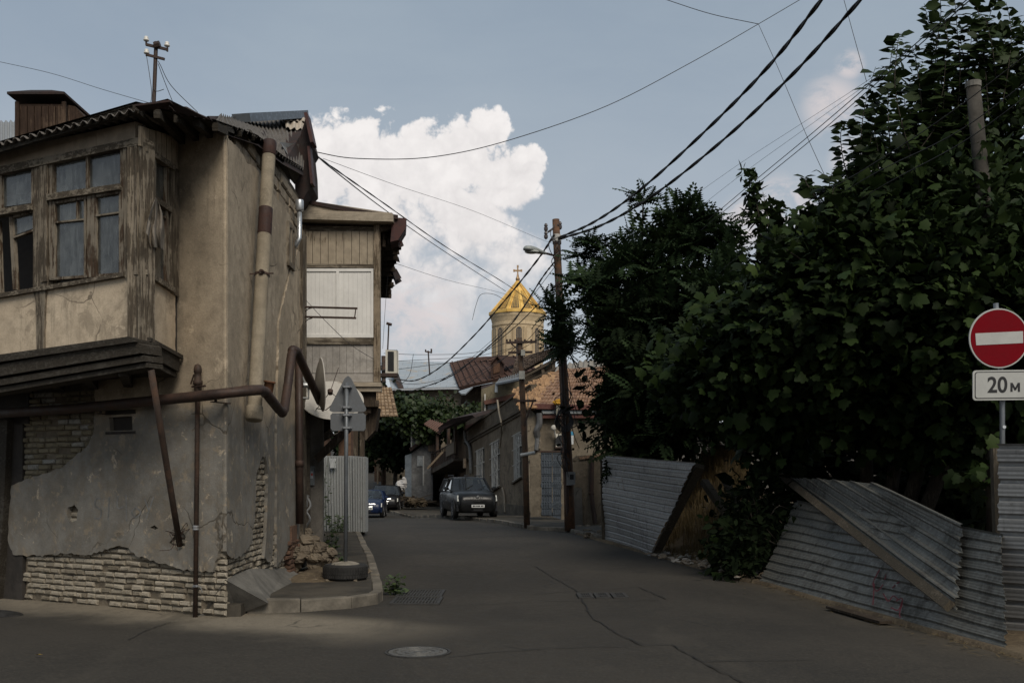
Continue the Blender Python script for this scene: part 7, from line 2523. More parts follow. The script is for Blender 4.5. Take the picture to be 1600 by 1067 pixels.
# A->B across the waves, A->D along
mb.sheet(b1, b2, b3, b0, 6, .022, 22, .004, jag=.012, prof='trap', bend=lambda s, t: -.05 * math.sin(3.1 * s) * (1 - .3 * t) + .035 * math.sin(6 * t + 4 * s) + .014 * math.sin(17 * t - 5 * s), seed=8)
mb.build('panel', TIN2, us)
mb = MB()
dn = (on_sheet(1370, 860, 0) - on_sheet(1370, 860, .1)).normalized()
mb.beam(b1 - dn * .05, b0 - dn * .05, .11, .07, tuple(dn)); mb.build('batten', OLDW, us)

# the sheet still standing at the right edge
rs = thing('standing_tin_fence', 'upright corrugated tin fence sheet with torn edge under the round red sign', 'fence', G(1580, 992))
Yr = 10.25
mb = MB(); mb.sheet(P(1569, 990, Yr), P(1557, 693, Yr), P(1720, 693, Yr - .9), P(1740, 1005, Yr - .9), 11, .020, 14, .004, jag=.010, prof='trap', bend=lambda s, t: .02 * math.sin(9 * s), seed=9)
mb.build('panel', TIN, rs)
mb = MB(); mb.beam(P(1553, 700, Yr + .12), P(1564, 1000, Yr + .12), .075, .06); mb.beam(P(1545, 838, Yr + .4), P(1600, 842, Yr + .3), .06, .05)
mb.each('post', OLDW, rs)

# ------------------------------------------------------------------ the no-entry sign
Ysn = 10.35
sn = thing('no_entry_sign', 'round red no entry sign over a white plate reading 20 M', 'road sign', (P(1569, 0, Ysn).x, Ysn + .05, 0))
mb = MB(); mb.tube([(P(1571, 0, Ysn).x, Ysn + .06, -.1), P(1566, 620, Ysn + .06), P(1556, 474, Ysn + .06)], .026, 12); mb.build('pole', galv('sign_pole', (.22, .235, .25), amount=.3), sn, smooth=True)
c = P(1561, 528.5, Ysn - .02); ax_ = Vector((0, -1, 0))
SR = plain('sign_red', (0.135, 0.003, 0.007), .8, var=.12, scale=3, bump=.02, spec=.08)
SW = plain('sign_white', (0.36, 0.36, 0.34), .45, var=.08, scale=4, bump=.02)
SB = plain('sign_black', (.015, .015, .016), .5)
Rr = 46.5 * Ysn / F
mb = MB().lathe(c, [(Rr, -.018), (Rr + .003, -.01), (Rr, .0), (.001, .0)], 64, ax_); mb.build('disc', SW, sn)
mb = MB().lathe(c, [(Rr - .014, .0005), (Rr - .014, .003), (.001, .003)], 64, ax_); mb.build('red_field', SR, sn)
fsn = front(c.y)
mb = MB()
q = [(1523.5, 521), (1598, 517.5), (1598.3, 536), (1525, 539.5)]
v = [Vector(P(*p, c.y)) for p in q]
mb.poly([p + ax_ * .0065 for p in v], [p + ax_ * .001 for p in v]); mb.build('white_bar', SW, sn)
# plate
def rrect(x0, x1, y0, y1, r, sl=-.012):
    out = []
    for cx_, cy_, a0_ in ((x1 - r, y0 + r, -90), (x1 - r, y1 - r, 0), (x0 + r, y1 - r, 90), (x0 + r, y0 + r, 180)):
        for k in range(5):
            a = math.radians(a0_ + k * 22.5); x, y = cx_ + r * math.cos(a), cy_ + r * math.sin(a)
            out.append((x, y + (x - 1570) * sl))
    return out
Yp_ = Ysn - .03
def platepoly(pts, d0, d1): return MB().poly([P(x, y, Yp_) + Vector((0, -d1, 0)) for x, y in pts], [P(x, y, Yp_) + Vector((0, -d0, 0)) for x, y in pts])
platepoly(rrect(1520, 1622, 578, 625, 5), -.012, 0).build('plate', SW, sn)
platepoly(rrect(1523, 1619, 580.5, 622.5, 4), 0.0005, .002).build('plate_border', SB, sn)
platepoly(rrect(1524.3, 1617.7, 581.8, 621.2, 3.4), .0015, .0035).build('plate_field', SW, sn)
mb = MB().lathe(P(1569, 667, Ysn + .03), [(.018, 0), (.018, .006), (.001, .006)], 14, (0, -1, 0)); mb.build('pole_sticker', plain('sticker_white', (.5, .52, .55), .5), sn)
mb = MB()
for x, y in ((1561, 500), (1561, 557), (1566, 600)): mb.box(P(x - 8, 0, Ysn).x, P(x + 8, 0, Ysn).x, Ysn + .0, Ysn + .06, P(0, y + 3, Ysn).z, P(0, y - 3, Ysn).z)
mb.build('clamp', galv('clamp_zinc', (.3, .31, .32)), sn)


def lettering(txt, name, parent, pos, height, mat, bold=.0, width=1.0):
    cu = bpy.data.curves.new(name, 'FONT')
    cu.body = txt; cu.size = 1.0; cu.extrude = 0.002; cu.offset = bold
    o = bpy.data.objects.new(name + '_tmp', cu)
    COL.objects.link(o)
    dg_ = bpy.context.evaluated_depsgraph_get()
    me = bpy.data.meshes.new_from_object(o.evaluated_get(dg_))
    bpy.data.objects.remove(o)
    zs = [v.co.y for v in me.vertices]; xs2 = [v.co.x for v in me.vertices]
    k = height / (max(zs) - min(zs)); x00, z00 = min(xs2), min(zs)
    o0 = ORG[parent.name]
    for v in me.vertices:
        x, y, z = v.co
        v.co = Vector((pos[0] + (x - x00) * k * width - o0[0], pos[1] - z * .5 - o0[1], pos[2] + (y - z00) * k + (x - x00) * k * .012 - o0[2]))
    me.materials.clear(); me.materials.append(mat)
    ob = bpy.data.objects.new(name, me); COL.objects.link(ob); ob.parent = parent
    ORG[ob.name] = o0
    return ob


pp = P(1543, 614, Yp_ - .0045); lettering('20', 'number', sn, pp, 25.5 * Ysn / F, SB, .022, .92)
mb = MB()
for q in ([(1578.5, 612), (1581.8, 612), (1581.8, 598), (1578.5, 598)], [(1590, 612), (1593.3, 612), (1593.3, 598), (1590, 598)]):
    mb.poly([P(x, y, Yp_) + Vector((0, -.0062, 0)) for x, y in q], [P(x, y, Yp_) + Vector((0, -.003, 0)) for x, y in q])
for q in ([(1581.8, 598), (1586.8, 607), (1585, 610.5), (1581.8, 604)], [(1590, 598), (1590, 604), (1586.8, 610.5), (1585.2, 607)]):
    mb.poly([P(x, y, Yp_) + Vector((0, -.0058, 0)) for x, y in q], [P(x, y, Yp_) + Vector((0, -.003, 0)) for x, y in q])
mb.build('unit_letter', SB, sn)

# ------------------------------------------------------------------ the overgrown lot: bank, straw, litter
def bank_z(x, y):
    """height of the rough bank behind the fence line"""
    fx = 2.39 + (26.2 - y) * .128 if y > 15.6 else 3.86 + (15.6 - y) * .1125
    d = x - fx
    return .02 + (.35 + 1.9 * smooth(15.0, 18.0, y) * smooth(.275, .225, x / y)) * smooth(.6, 3.6, d) + .55 * smooth(3.5, 9, d) + .10 * math.sin(2.3 * x + y) * smooth(.3, 1.5, d) + .05 * math.sin(5 * x - 3 * y) * smooth(.2, 1, d)


mb = MB()
nx_, ny_ = 40, 54
vs = []
for j in range(ny_):
    y = 6.0 + 23.5 * j / (ny_ - 1)
    fx = (2.39 + (26.2 - y) * .128 if y > 15.6 else 3.86 + (15.6 - y) * .1125) - .12
    for i in range(nx_):
        x = fx + (16 * (i / (nx_ - 1)) ** 1.6)
        vs.append((x, y, bank_z(x, y) + (.03 if i else -.06)))
mb.add(vs, [(j * nx_ + i, j * nx_ + i + 1, (j + 1) * nx_ + i + 1, (j + 1) * nx_ + i) for j in range(ny_ - 1) for i in range(nx_ - 1)])
props(mb.build('dirt_bank', DIRT, smooth=True), kind='structure')

STRAW = leafmat('straw', (0.085, 0.062, 0.03), (0.17, 0.125, 0.062), .3, .8, .1)
rg = random.Random(77)
mb = MB()
def blades(mb, x, y, z, h, n, spread, rng):
    for _ in range(n):
        a = rng.uniform(0, 6.28); b = Vector((x + rng.uniform(-.1, .1), y + rng.uniform(-.1, .1), z - .03))
        t = b + Vector((math.cos(a) * spread * rng.random(), math.sin(a) * spread * rng.random(), h * rng.uniform(.5, 1)))
        w = Vector((-math.sin(a), math.cos(a), 0)) * .007
        m_ = b.lerp(t, .55) + Vector((0, 0, h * .12))
        mb.add([b - w, b + w, m_ + w * .8, m_ - w * .8, t], [(0, 1, 2, 3), (3, 2, 4)])
for k in range(1700):                                          # tall straw on the bank, right of the leaning sheet
    y = rg.uniform(16.2, 28); d = rg.uniform(.9, 6)
    x = 2.39 + (26.2 - y) * .128 + d
    if x / y > .235: continue
    blades(mb, x, y, bank_z(x, y), rg.uniform(.25, .6), 12, .28, rg)
for k in range(420):
    y = rg.uniform(16.4, 21.5); d = rg.uniform(.25, 1.3)
    x = 2.39 + (26.2 - y) * .128 + d
    blades(mb, x, y, bank_z(x, y), rg.uniform(.08, .35), 7, .25, rg)
single(mb, 'dry_grass', STRAW, 'dry straw coloured grass covering the bank', 'grass', (4, 20, .5), kind='stuff')
mb = MB()
for k in range(420):                                          # straw and chaff along the fence foot
    y = rg.uniform(8.0, 15.5); x = 3.86 + (15.6 - y) * .1125 - abs(rg.gauss(0, .22)) + .12
    a = rg.uniform(0, 3.14); l = rg.uniform(.03, .11)
    p = Vector((x, y, rz(x, y) + .02)); d = Vector((math.cos(a), math.sin(a), rg.uniform(-.05, .15))) * l; w = Vector((-d.y, d.x, 0)).normalized() * .005
    mb.add([p - w, p + w, p + d + w, p + d - w], [(0, 1, 2, 3)])
single(mb, 'chaff', STRAW, 'straw and chaff blown along the foot of the fallen sheets', 'chaff', (4, 12, 0), kind='stuff')

PAPER = brickmat('litter_scraps', ((0.30, .28, .24), (.20, .15, .10), (.38, .36, .33)), dark=(.07, .06, .05))
lit = MB()
for k in range(150):
    y = rg.uniform(15.6, 21.5); d = abs(rg.gauss(.5, .55)) - .25
    x = 2.39 + (26.2 - y) * .128 + d
    z = max(bank_z(x, y), 0) + .05
    r = rg.uniform(.02, .09)
    a = rg.uniform(0, 6.28); u_ = Vector((math.cos(a), math.sin(a), rg.uniform(-.4, .4))) * r; v_ = Vector((-math.sin(a), math.cos(a), rg.uniform(-.3, .5))) * r * rg.uniform(.3, 1)
    p = Vector((x, y, z)); lit.hexa([p - u_ - v_, p + u_ - v_, p + u_ + v_ * .7, p - u_ * .8 + v_], [q + Vector((0, 0, .012)) for q in (p - u_ - v_, p + u_ - v_, p + u_ + v_ * .7, p - u_ * .8 + v_)])
for k in range(120):
    y = rg.uniform(15.6, 21.5); x = 2.39 + (26.2 - y) * .128 + rg.uniform(-.1, 1.6)
    r = rg.uniform(.02, .10); lit.blob((x, y, max(bank_z(x, y), 0) + r * .3 + .02), (r, r * .8, r * .6), k, .35, 6, 4)
single(lit, 'litter', PAPER, 'scraps, stones and rubbish strewn on the slope beside the leaning sheet', 'litter', (3.5, 18, 0), kind='stuff')
for lb, a, b, w in (('dark broken post leaning in the dry grass behind the leaning sheet', (1100, 752), (1128, 792), .15), ('dark stake leaning right of the broken post in the dry grass', (1128, 742), (1150, 782), .12)):
    pa, pb = P(*a, 20.2), P(*b, 19.6)
    mb = MB(); mb.beam(pa, pb + (pb - pa) * .6, w, w * .8); single(mb, 'broken_post', OLDW, lb, 'post', pb)
for k in range(7):
    mb = MB()
    y = rg.uniform(16.2, 18.5); x = 2.39 + (26.2 - y) * .128 + rg.uniform(.3, 1.5); p = Vector((x, y, bank_z(x, y) + .09))
    mb.beam(p, p + Vector((rg.uniform(-.9, .9), rg.uniform(-.5, .5), rg.uniform(-.05, .3))), .07, .03)
    single(mb, 'broken_plank', OLDW, 'broken grey plank lying on the littered slope by the dark shrub', 'plank', p, 'broken planks on the littered slope')
mb = MB(); mb.beam(G(1300, 948, .03) , G(1385, 972, .03), .16, .03)
single(mb, 'loose_board', DWOOD, 'flat dark board lying under the lower edge of the fallen sheet', 'board', G(1340, 960))
# ------------------------------------------------------------------ trees
def mesh_from(name, V, faces_n, mat, parent):
    """V: (N, k, 3) array of N leaves with k points each; faces_n: list of index tuples within a leaf"""
    N, k, _ = V.shape
    o0 = np.array(ORG[parent.name]) if parent is not None else np.zeros(3)
    co_ = (V.reshape(-1, 3) - o0).astype(np.float32)
    loops, starts, totals = [], [], []
    base = np.arange(N) * k
    per = [np.array(f) for f in faces_n]
    allv = np.concatenate([np.concatenate([base[:, None] + f[None, :] for f in per], axis=1)], axis=0)
    loops = allv.reshape(-1)
    lens = np.tile(np.array([len(f) for f in per]), N)
    st = np.concatenate([[0], np.cumsum(lens)[:-1]])
    me = bpy.data.meshes.new(name)
    me.vertices.add(len(co_)); me.vertices.foreach_set('co', co_.reshape(-1))
    me.loops.add(len(loops)); me.loops.foreach_set('vertex_index', loops.astype(np.int32))
    me.polygons.add(len(lens)); me.polygons.foreach_set('loop_start', st.astype(np.int32)); me.polygons.foreach_set('loop_total', lens.astype(np.int32))
    me.materials.append(mat)
    me.update(calc_edges=True); me.validate()
    o = bpy.data.objects.new(name, me); COL.objects.link(o)
    if parent is not None: o.parent = parent
    ORG[o.name] = Vector(o0)
    return o


# leaf outlines in (along, across, up)
FIG = np.array([(0, 0, 0), (.10, .16, .02), (.02, .36, -.02), (.20, .48, -.05), (.34, .36, .02), (.50, .45, -.03), (.70, .40, -.06), (.73, .25, .01), (.92, .13, -.05), (1.04, 0, -.09),
                (.92, -.13, -.05), (.73, -.25, .01), (.70, -.40, -.06), (.50, -.45, -.03), (.34, -.36, .02), (.20, -.48, -.05), (.02, -.36, -.02), (.10, -.16, .02), (.45, 0, .05)])
FIG_F = [(0, 1, 18), (1, 2, 3, 4), (1, 4, 18), (4, 5, 6, 7), (4, 7, 18), (7, 8, 9, 18), (9, 10, 11, 18), (11, 12, 13, 14), (11, 14, 18), (14, 15, 16, 17), (14, 17, 18), (17, 0, 18)]
OVAL = np.array([(0, 0, 0), (.22, .20, .03), (.58, .25, .01), (1.0, 0, -.10), (.58, -.25, .01), (.22, -.20, .03), (.45, 0, -.03)])
OVAL_F = [(0, 1, 6), (1, 2, 6), (2, 3, 6), (3, 4, 6), (4, 5, 6), (5, 0, 6)]
RHOMB = np.array([(0, 0, 0), (.45, .22, .02), (1.0, 0, -.06), (.45, -.22, .02)])
RHOMB_F = [(0, 1, 2, 3)]


def pinnate(pairs=8):
    """a feathery compound leaf: pairs of leaflets along a curved stalk"""
    vs, fs = [], []
    for i in range(pairs):
        u = .16 + .80 * i / (pairs - 1)
        z = -.22 * u * u
        l = .32 * math.sin(math.pi * (.25 + .65 * i / (pairs - 1)))
        for s in (-1, 1):
            b = len(vs)
            vs += [(u, 0, z), (u - .05, s * l * .55, z + .02), (u + .04, s * l, z - .05), (u + .085, s * l * .5, z - .02)]
            fs.append((b, b + 1, b + 2, b + 3))
    b = len(vs)
    vs += [(0, .008, 0), (0, -.008, 0), (1.0, 0, -.22)]
    fs.append((b, b + 1, b + 2))
    return np.array(vs), fs


PIN, PIN_F = pinnate(8)


def leaves(name, tmpl, faces, pos, dirs, size, mat, parent, rng, up=(0, -.15, 1), wob=.55):
    """lay copies of the outline at pos, stalks along dirs, faces mostly upward"""
    N = len(pos)
    d = dirs / np.linalg.norm(dirs, axis=1, keepdims=True)
    n = np.array(up)[None, :] + rng.normal(0, wob, (N, 3))
    s = np.cross(n, d); s /= np.linalg.norm(s, axis=1, keepdims=True) + 1e-9
    n = np.cross(d, s)
    sz = (size * np.clip(rng.lognormal(-.1, .35, N), .35, 1.6))[:, None, None]
    V = pos[:, None, :] + sz * (tmpl[None, :, 0:1] * d[:, None, :] + tmpl[None, :, 1:2] * s[:, None, :] + tmpl[None, :, 2:3] * n[:, None, :])
    return mesh_from(name, V, faces, mat, parent)


def crown_pts(blobs, n_clusters, per, rng, spread=.28, shell=(.55, 1.05), flat=1.0):
    """twig ends spread through the lumps of a crown, then leaves round each twig end"""
    B = np.array([(*P(px, py, Y), r) for px, py, Y, r in blobs])
    w = B[:, 3] ** 2.2; w /= w.sum()
    idx = rng.choice(len(B), n_clusters, p=w)
    u = rng.normal(0, 1, (n_clusters, 3)); u /= np.linalg.norm(u, axis=1, keepdims=True)
    rad = B[idx, 3] * rng.uniform(*shell, n_clusters)
    c = B[idx, :3] + u * rad[:, None] * np.array([1, 1, flat])
    pos = np.repeat(c, per, axis=0) + rng.normal(0, spread, (n_clusters * per, 3)) * np.array([1, 1, .7])
    out = np.repeat(u, per, axis=0)
    dirs = out * .8 + rng.normal(0, .7, pos.shape); dirs[:, 2] -= .25
    return pos, dirs, c, B


def boughs(name, mat, parent, roots, targets, rng, r0=.06, n_side=0):
    mb = MB()
    for a, b in zip(roots, targets):
        a, b = Vector(a), Vector(b)
        m1 = a.lerp(b, .4) + Vector(rng.normal(0, .12, 3)) + Vector((0, 0, .15)); m2 = a.lerp(b, .75) + Vector(rng.normal(0, .1, 3)) + Vector((0, 0, .1))
        pts = spline([a, m1, m2, b], 4)
        rs = [r0 * (1 - .8 * i / (len(pts) - 1)) for i in range(len(pts))]
        mb.tube(pts, rs, 6, caps=False)
    return mb.build(name, mat, parent, smooth=True)


BARK = wood('bark', (0.05, 0.042, 0.033), (0.08, 0.07, 0.055), .3, bump=.8)
rng = np.random.default_rng(3)

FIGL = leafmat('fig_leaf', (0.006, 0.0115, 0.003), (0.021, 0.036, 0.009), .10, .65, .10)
FIGY = leafmat('fig_leaf_young', (0.018, 0.033, 0.009), (0.038, 0.058, 0.016), .14, .55, .12)
PLUM = leafmat('plum_leaf', (0.011, 0.020, 0.006), (0.027, 0.043, 0.013), .13, .55, .12)
LOC = leafmat('locust_leaf', (0.009, 0.018, 0.007), (0.025, 0.042, 0.016), .12, .65, .10)
VINE = leafmat('vine_leaf', (0.013, 0.023, 0.007), (0.032, 0.048, 0.014), .15, .5, .25)
DUSK = leafmat('dark_leaf', (0.0045, 0.0075, 0.0035), (0.0095, 0.015, 0.006), .08, .8, .04)  # darker copy of the leaves; shade inside crowns and thicket is in its colour

# --- fig tree
fig_b = [(1190, 535, 16.8, 1.0), (1285, 480, 16.0, 1.3), (1400, 470, 15.2, 1.35), (1500, 480, 14.8, 1.2), (1590, 530, 14.2, 1.2), (1120, 580, 18.2, .9), (1230, 610, 17.2, 1.1), (1345, 590, 16.3, 1.15),
         (1455, 600, 15.7, 1.0), (1560, 640, 14.8, .8), (1210, 690, 18.9, .6), (1335, 395, 16.4, .95), (1420, 360, 15.8, 1.1), (1245, 435, 17.0, .65),
         (1480, 690, 15.6, .4), (1400, 660, 16.6, .5), (1590, 720, 14.4, .5), (1540, 740, 13.6, .25), (1155, 520, 18.2, .6), (1085, 590, 19.5, .7), (1285, 358, 17.4, .4),
         (1170, 862, 16.8, .42), (1560, 420, 15.0, 1.2), (1480, 380, 15.6, 1.1)]
fig = thing('fig_tree', 'broad dark fig tree with lobed leaves overhanging the fallen tin fence', 'tree', (6.4, 17.5, 1.2))
pos, dirs, cl, B = crown_pts(fig_b, 3100, 6, rng, .22, (.60, 1.15))
k = len(pos)
leaves('crown', FIG, FIG_F, pos, dirs, .175, FIGL, fig, rng, up=(0, -.45, .9), wob=.5)
pos, dirs, _, _ = crown_pts(fig_b, 1400, 7, rng, .26, (.1, .6))
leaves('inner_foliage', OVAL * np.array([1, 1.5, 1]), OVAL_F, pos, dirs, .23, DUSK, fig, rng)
pos, dirs, _, _ = crown_pts([b for b in fig_b if b[1] < 760], 330, 6, rng, .12, (.96, 1.10))
pos[:, 1] -= .1
leaves('young_leaves', FIG, FIG_F, pos, dirs, .165, FIGY, fig, rng, up=(0, -.5, .9), wob=.45)
tr0 = [(6.3 + .15 * i, 17.6 - .3 * i, 1.0) for i in range(4)]
idx = rng.choice(len(cl), 46, replace=False)
mb = MB()
for (x, y, z), q in zip(tr0, ((5.6, 16.8, 4.3), (6.6, 16.2, 4.8), (7.2, 15.6, 4.6), (7.9, 15.2, 5.0))):
    pts = spline([(x, y, z - .4), Vector((x, y, z)).lerp(Vector(q), .5) + Vector((.15, .1, .2)), q], 6); mb.tube(pts, [.14 - .09 * i / (len(pts) - 1) for i in range(len(pts))], 8)
mb.build('trunk', BARK, fig, smooth=True)
boughs('limbs', BARK, fig, [(6.2 + .5 * rng.random() * 3, 16.6, 2.6 + rng.random() * 1.6) for _ in idx], [cl[i] for i in idx], rng, .05)

# --- tall plum-like tree behind it, with long leafy shoots
pl_b = [(1425, 270, 17.0, 1.0), (1520, 270, 16.4, 1.2), (1600, 300, 16.0, 1.3), (1480, 190, 16.6, .6), (1560, 170, 16.4, .75), (1595, 220, 16.0, .9), (1370, 330, 17.4, .7), (1450, 330, 16.8, 1.1), (1560, 360, 16.2, 1.2), (1335, 350, 17.8, .4), (1620, 130, 16.2, .5), (1610, 400, 15.6, 1.2), (1470, 130, 16.4, .45), (1540, 100, 16.2, .55), (1400, 215, 17, .42), (1345, 275, 17.4, .4), (1590, 90, 16, .5), (1545, 240, 14.0, .28), (1508, 310, 13.9, .4), (1565, 340, 13.8, .5), (1440, 210, 16.6, .6), (1415, 130, 16.8, .28)]
plum = thing('plum_tree', 'tall tree with long upright leafy shoots at the top right corner', 'tree', (8.4, 18.0, 1.4))
pos, dirs, cl, B = crown_pts(pl_b, 1000, 8, rng, .17, (.35, 1.06))
# shoots: photo polylines, each with alternate leaves
shoots = [[(1400, 300), (1388, 190), (1390, 110), (1398, 58)], [(1430, 270), (1400, 150), (1402, 75), (1408, 52)], [(1350, 330), (1345, 220), (1355, 150), (1368, 105)], [(1345, 330), (1320, 260), (1314, 205), (1330, 190)],
          [(1290, 330), (1262, 290), (1258, 276)], [(1480, 230), (1470, 120), (1452, 40), (1444, 6)], [(1490, 230), (1500, 120), (1495, 40), (1490, -20)], [(1520, 200), (1530, 100), (1545, 30), (1560, -10)], [(1560, 200), (1575, 110), (1580, 50), (1572, 4)],
          [(1590, 200), (1600, 110), (1604, 40)], [(1440, 260), (1440, 170), (1432, 100), (1425, 72)], [(1500, 200), (1515, 90), (1520, 20)], [(1370, 330), (1372, 240), (1362, 190)], [(1310, 350), (1296, 300), (1300, 268)], [(1420, 250), (1468, 160), (1478, 95)], [(1470, 260), (1420, 190), (1412, 130)],
          [(1545, 180), (1535, 60), (1522, -15)], [(1460, 200), (1462, 90), (1470, 20), (1466, -20)], [(1395, 290), (1425, 200), (1448, 150)]]
mbs = MB()
sp, sdv = [], []
for s in list(shoots):                                    # neighbours of the shoots that were read off one by one
    dx, k_ = 14 * rng.normal() + 10, rng.uniform(.55, .9)
    x0, y0 = s[0]
    shoots.append([(x0 + dx + (x - x0) * (k_ + .2), y0 + (y - y0) * k_) for x, y in s])
for i, s in enumerate(shoots):
    Ys_ = 16.6 - .3 * rng.random() * 3
    q = spline([P(x, y, Ys_ + .2 * rng.normal()) for x, y in s], 10)
    mbs.tube(q, [.011 * (1 - .7 * j / (len(q) - 1)) for j in range(len(q))], 5, caps=False)
    L = 0; last = 0; side = 1
    for a, b in zip(q[:-1], q[1:]):
        seg = (b - a).length; d = (b - a).normalized()
        nleaf = max(1, int(seg / .030))
        for j in range(nleaf):
            side = -side
            o = Vector((side * 1.0, rng.normal(0, .6), rng.normal(-.05, .22)))
            sp.append(tuple(a.lerp(b, j / nleaf))); sdv.append(tuple(o + d * .25))
sp, sdv = np.array(sp), np.array(sdv)
leaves('shoot_leaves', OVAL * np.array([1, 1.3, 1.6]), OVAL_F, sp, sdv, .19, PLUM, plum, rng, up=(0, -.5, .8), wob=.45)
leaves('crown', OVAL, OVAL_F, pos, dirs, .16, PLUM, plum, rng, up=(0, -.3, .9), wob=.5)
pos, dirs, _, _ = crown_pts(pl_b[:3] + pl_b[7:12], 260, 7, rng, .25, (.0, .65))
leaves('inner_foliage', OVAL * np.array([1, 1.4, 1]), OVAL_F, pos, dirs, .17, DUSK, plum, rng)
mbs.build('shoots', BARK, plum, smooth=True)
mb = MB()
pts = spline([(8.4, 18.0, .9), P(1520, 500, 17.4), P(1500, 330, 17.0), P(1490, 200, 16.8)], 6); mb.tube(pts, [.17 - .13 * i / (len(pts) - 1) for i in range(len(pts))], 8)
mb.build('trunk', BARK, plum, smooth=True)
idx = rng.choice(len(cl), 34, replace=False)
boughs('limbs', BARK, plum, [tuple(P(1510 + 10 * rng.normal(), 380 + 50 * rng.normal(), 17.2)) for _ in idx], [cl[i] for i in idx], rng, .04)

# --- young sapling standing clear of the fig
sap = thing('sapling', 'slender leafy sapling sticking up above the fig tree against the cloud', 'sapling', P(1200, 420, 18.2))
sp, sdv = [], []
mbs = MB()
for s in ([(1203, 440), (1190, 360), (1176, 290), (1170, 270)], [(1200, 420), (1200, 350), (1192, 300)], [(1195, 390), (1180, 345), (1166, 335)], [(1200, 400), (1208, 340), (1214, 322)], [(1190, 350), (1178, 310), (1168, 300)]):
    q = spline([P(x, y, 18.2 + .15 * rng.normal()) for x, y in s], 8)
    mbs.tube(q, [.02 * (1 - .8 * j / (len(q) - 1)) for j in range(len(q))], 5, caps=False)
    for a, b in zip(q[:-1], q[1:]):
        for j in range(5):
            sp.append(tuple(a.lerp(b, rng.random()) + Vector(rng.normal(0, .07, 3)))); sdv.append(tuple(rng.normal(0, 1, 3) + np.array([0, 0, -.1])))
leaves('leaves', OVAL, OVAL_F, np.array(sp), np.array(sdv), .17, PLUM, sap, rng, up=(0, -.3, .9), wob=.6)
mbs.build('stem', BARK, sap, smooth=True)

# --- feathery locust tree by the pole
loc_b = [(915, 420, 28.5, .38), (928, 402, 28.2, .32), (960, 470, 27, 1.0), (1012, 425, 27, 1.0), (1085, 400, 26, 1.0), (1060, 355, 26.5, .5), (1112, 365, 26, .55), (1000, 530, 26, 1.15), (938, 530, 27.5, .28), (1075, 510, 25.5, 1.15),
         (992, 615, 26, .85), (1040, 610, 25, 1.15), (1000, 690, 25.5, .8), (968, 662, 26.5, .42), (1105, 590, 24, 1.0), (942, 440, 27.8, .45), (1040, 470, 26, 1.0), (1125, 470, 24, .7), (1060, 680, 24.5, .7), (985, 370, 27, .35), (925, 475, 28, .25), (1138, 420, 24.5, .35), (1095, 345, 26, .3)]
loc = thing('locust_tree', 'feathery leaved dark tree standing right of the rusty utility pole', 'tree', (3.9, 27.0, 1.0))
pos, dirs, cl, B = crown_pts(loc_b, 430, 9, rng, .07, (.40, 1.05))
dirs = dirs * .55 + rng.normal(0, .8, dirs.shape)
dirs[:, 2] += .45
# umbrella sprays at the tips
tips = []
for x, y, Y in ((1005, 312, 27), (1060, 338, 26.5), (1108, 345, 26), (940, 385, 28), (905, 400, 28.5), (1130, 372, 25.5), (1030, 385, 27), (868, 530, 28.5), (882, 545, 28.3), (895, 440, 28.5), (1085, 350, 26), (985, 395, 27), (872, 490, 28.5), (920, 378, 28.2)):
    c = np.array(P(x, y, Y))
    for j in range(20):
        a = j * 2.4; pos = np.vstack([pos, c[None]]); dirs = np.vstack([dirs, np.array([[math.cos(a), math.sin(a), rng.uniform(-.1, .8)]])])
leaves('crown', PIN, PIN_F, pos, dirs, .56, LOC, loc, rng, wob=.35)
pos, dirs, _, _ = crown_pts([b for b in loc_b if b[3] > .75 and b[1] > 480 and b[0] > 970], 700, 6, rng, .3, (.0, .8))
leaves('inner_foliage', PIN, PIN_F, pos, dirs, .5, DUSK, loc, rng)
mb = MB()
for q in ([(3.9, 27, .6), P(1010, 640, 26.2), P(1000, 520, 26.5), P(1005, 312, 27)], [(4.3, 26.6, .8), P(1050, 620, 25.6), P(1070, 480, 25.8), P(1095, 360, 26)], [(3.8, 27.1, .8), P(975, 640, 26.6), P(945, 520, 27.4), P(905, 410, 28.4)]):
    pts = spline(q, 7); mb.tube(pts, [.12 - .10 * i / (len(pts) - 1) for i in range(len(pts))], 7)
mb.build('trunk', BARK, loc, smooth=True)
idx = rng.choice(len(cl), 60, replace=False)
boughs('limbs', BARK, loc, [tuple(P(1000 + 25 * rng.normal(), 560 + 40 * rng.normal(), 26.4)) for _ in idx], [cl[i] for i in idx], rng, .035)
# a clump climbing the pole
iv = thing('pole_sprig', 'dark feathery sprigs growing round the rusty utility pole', 'plant', P(872, 545, 30.0))
pos, dirs, _, _ = crown_pts([(872, 482, 29.8, .32), (872, 530, 29.8, .32), (878, 544, 29.7, .28), (876, 495, 29.8, .22)], 46, 4, rng, .12, (.2, 1.0)); dirs[:, 2] += .3
leaves('leaves', PIN, PIN_F, pos, dirs, .50, LOC, iv, rng, wob=.35)

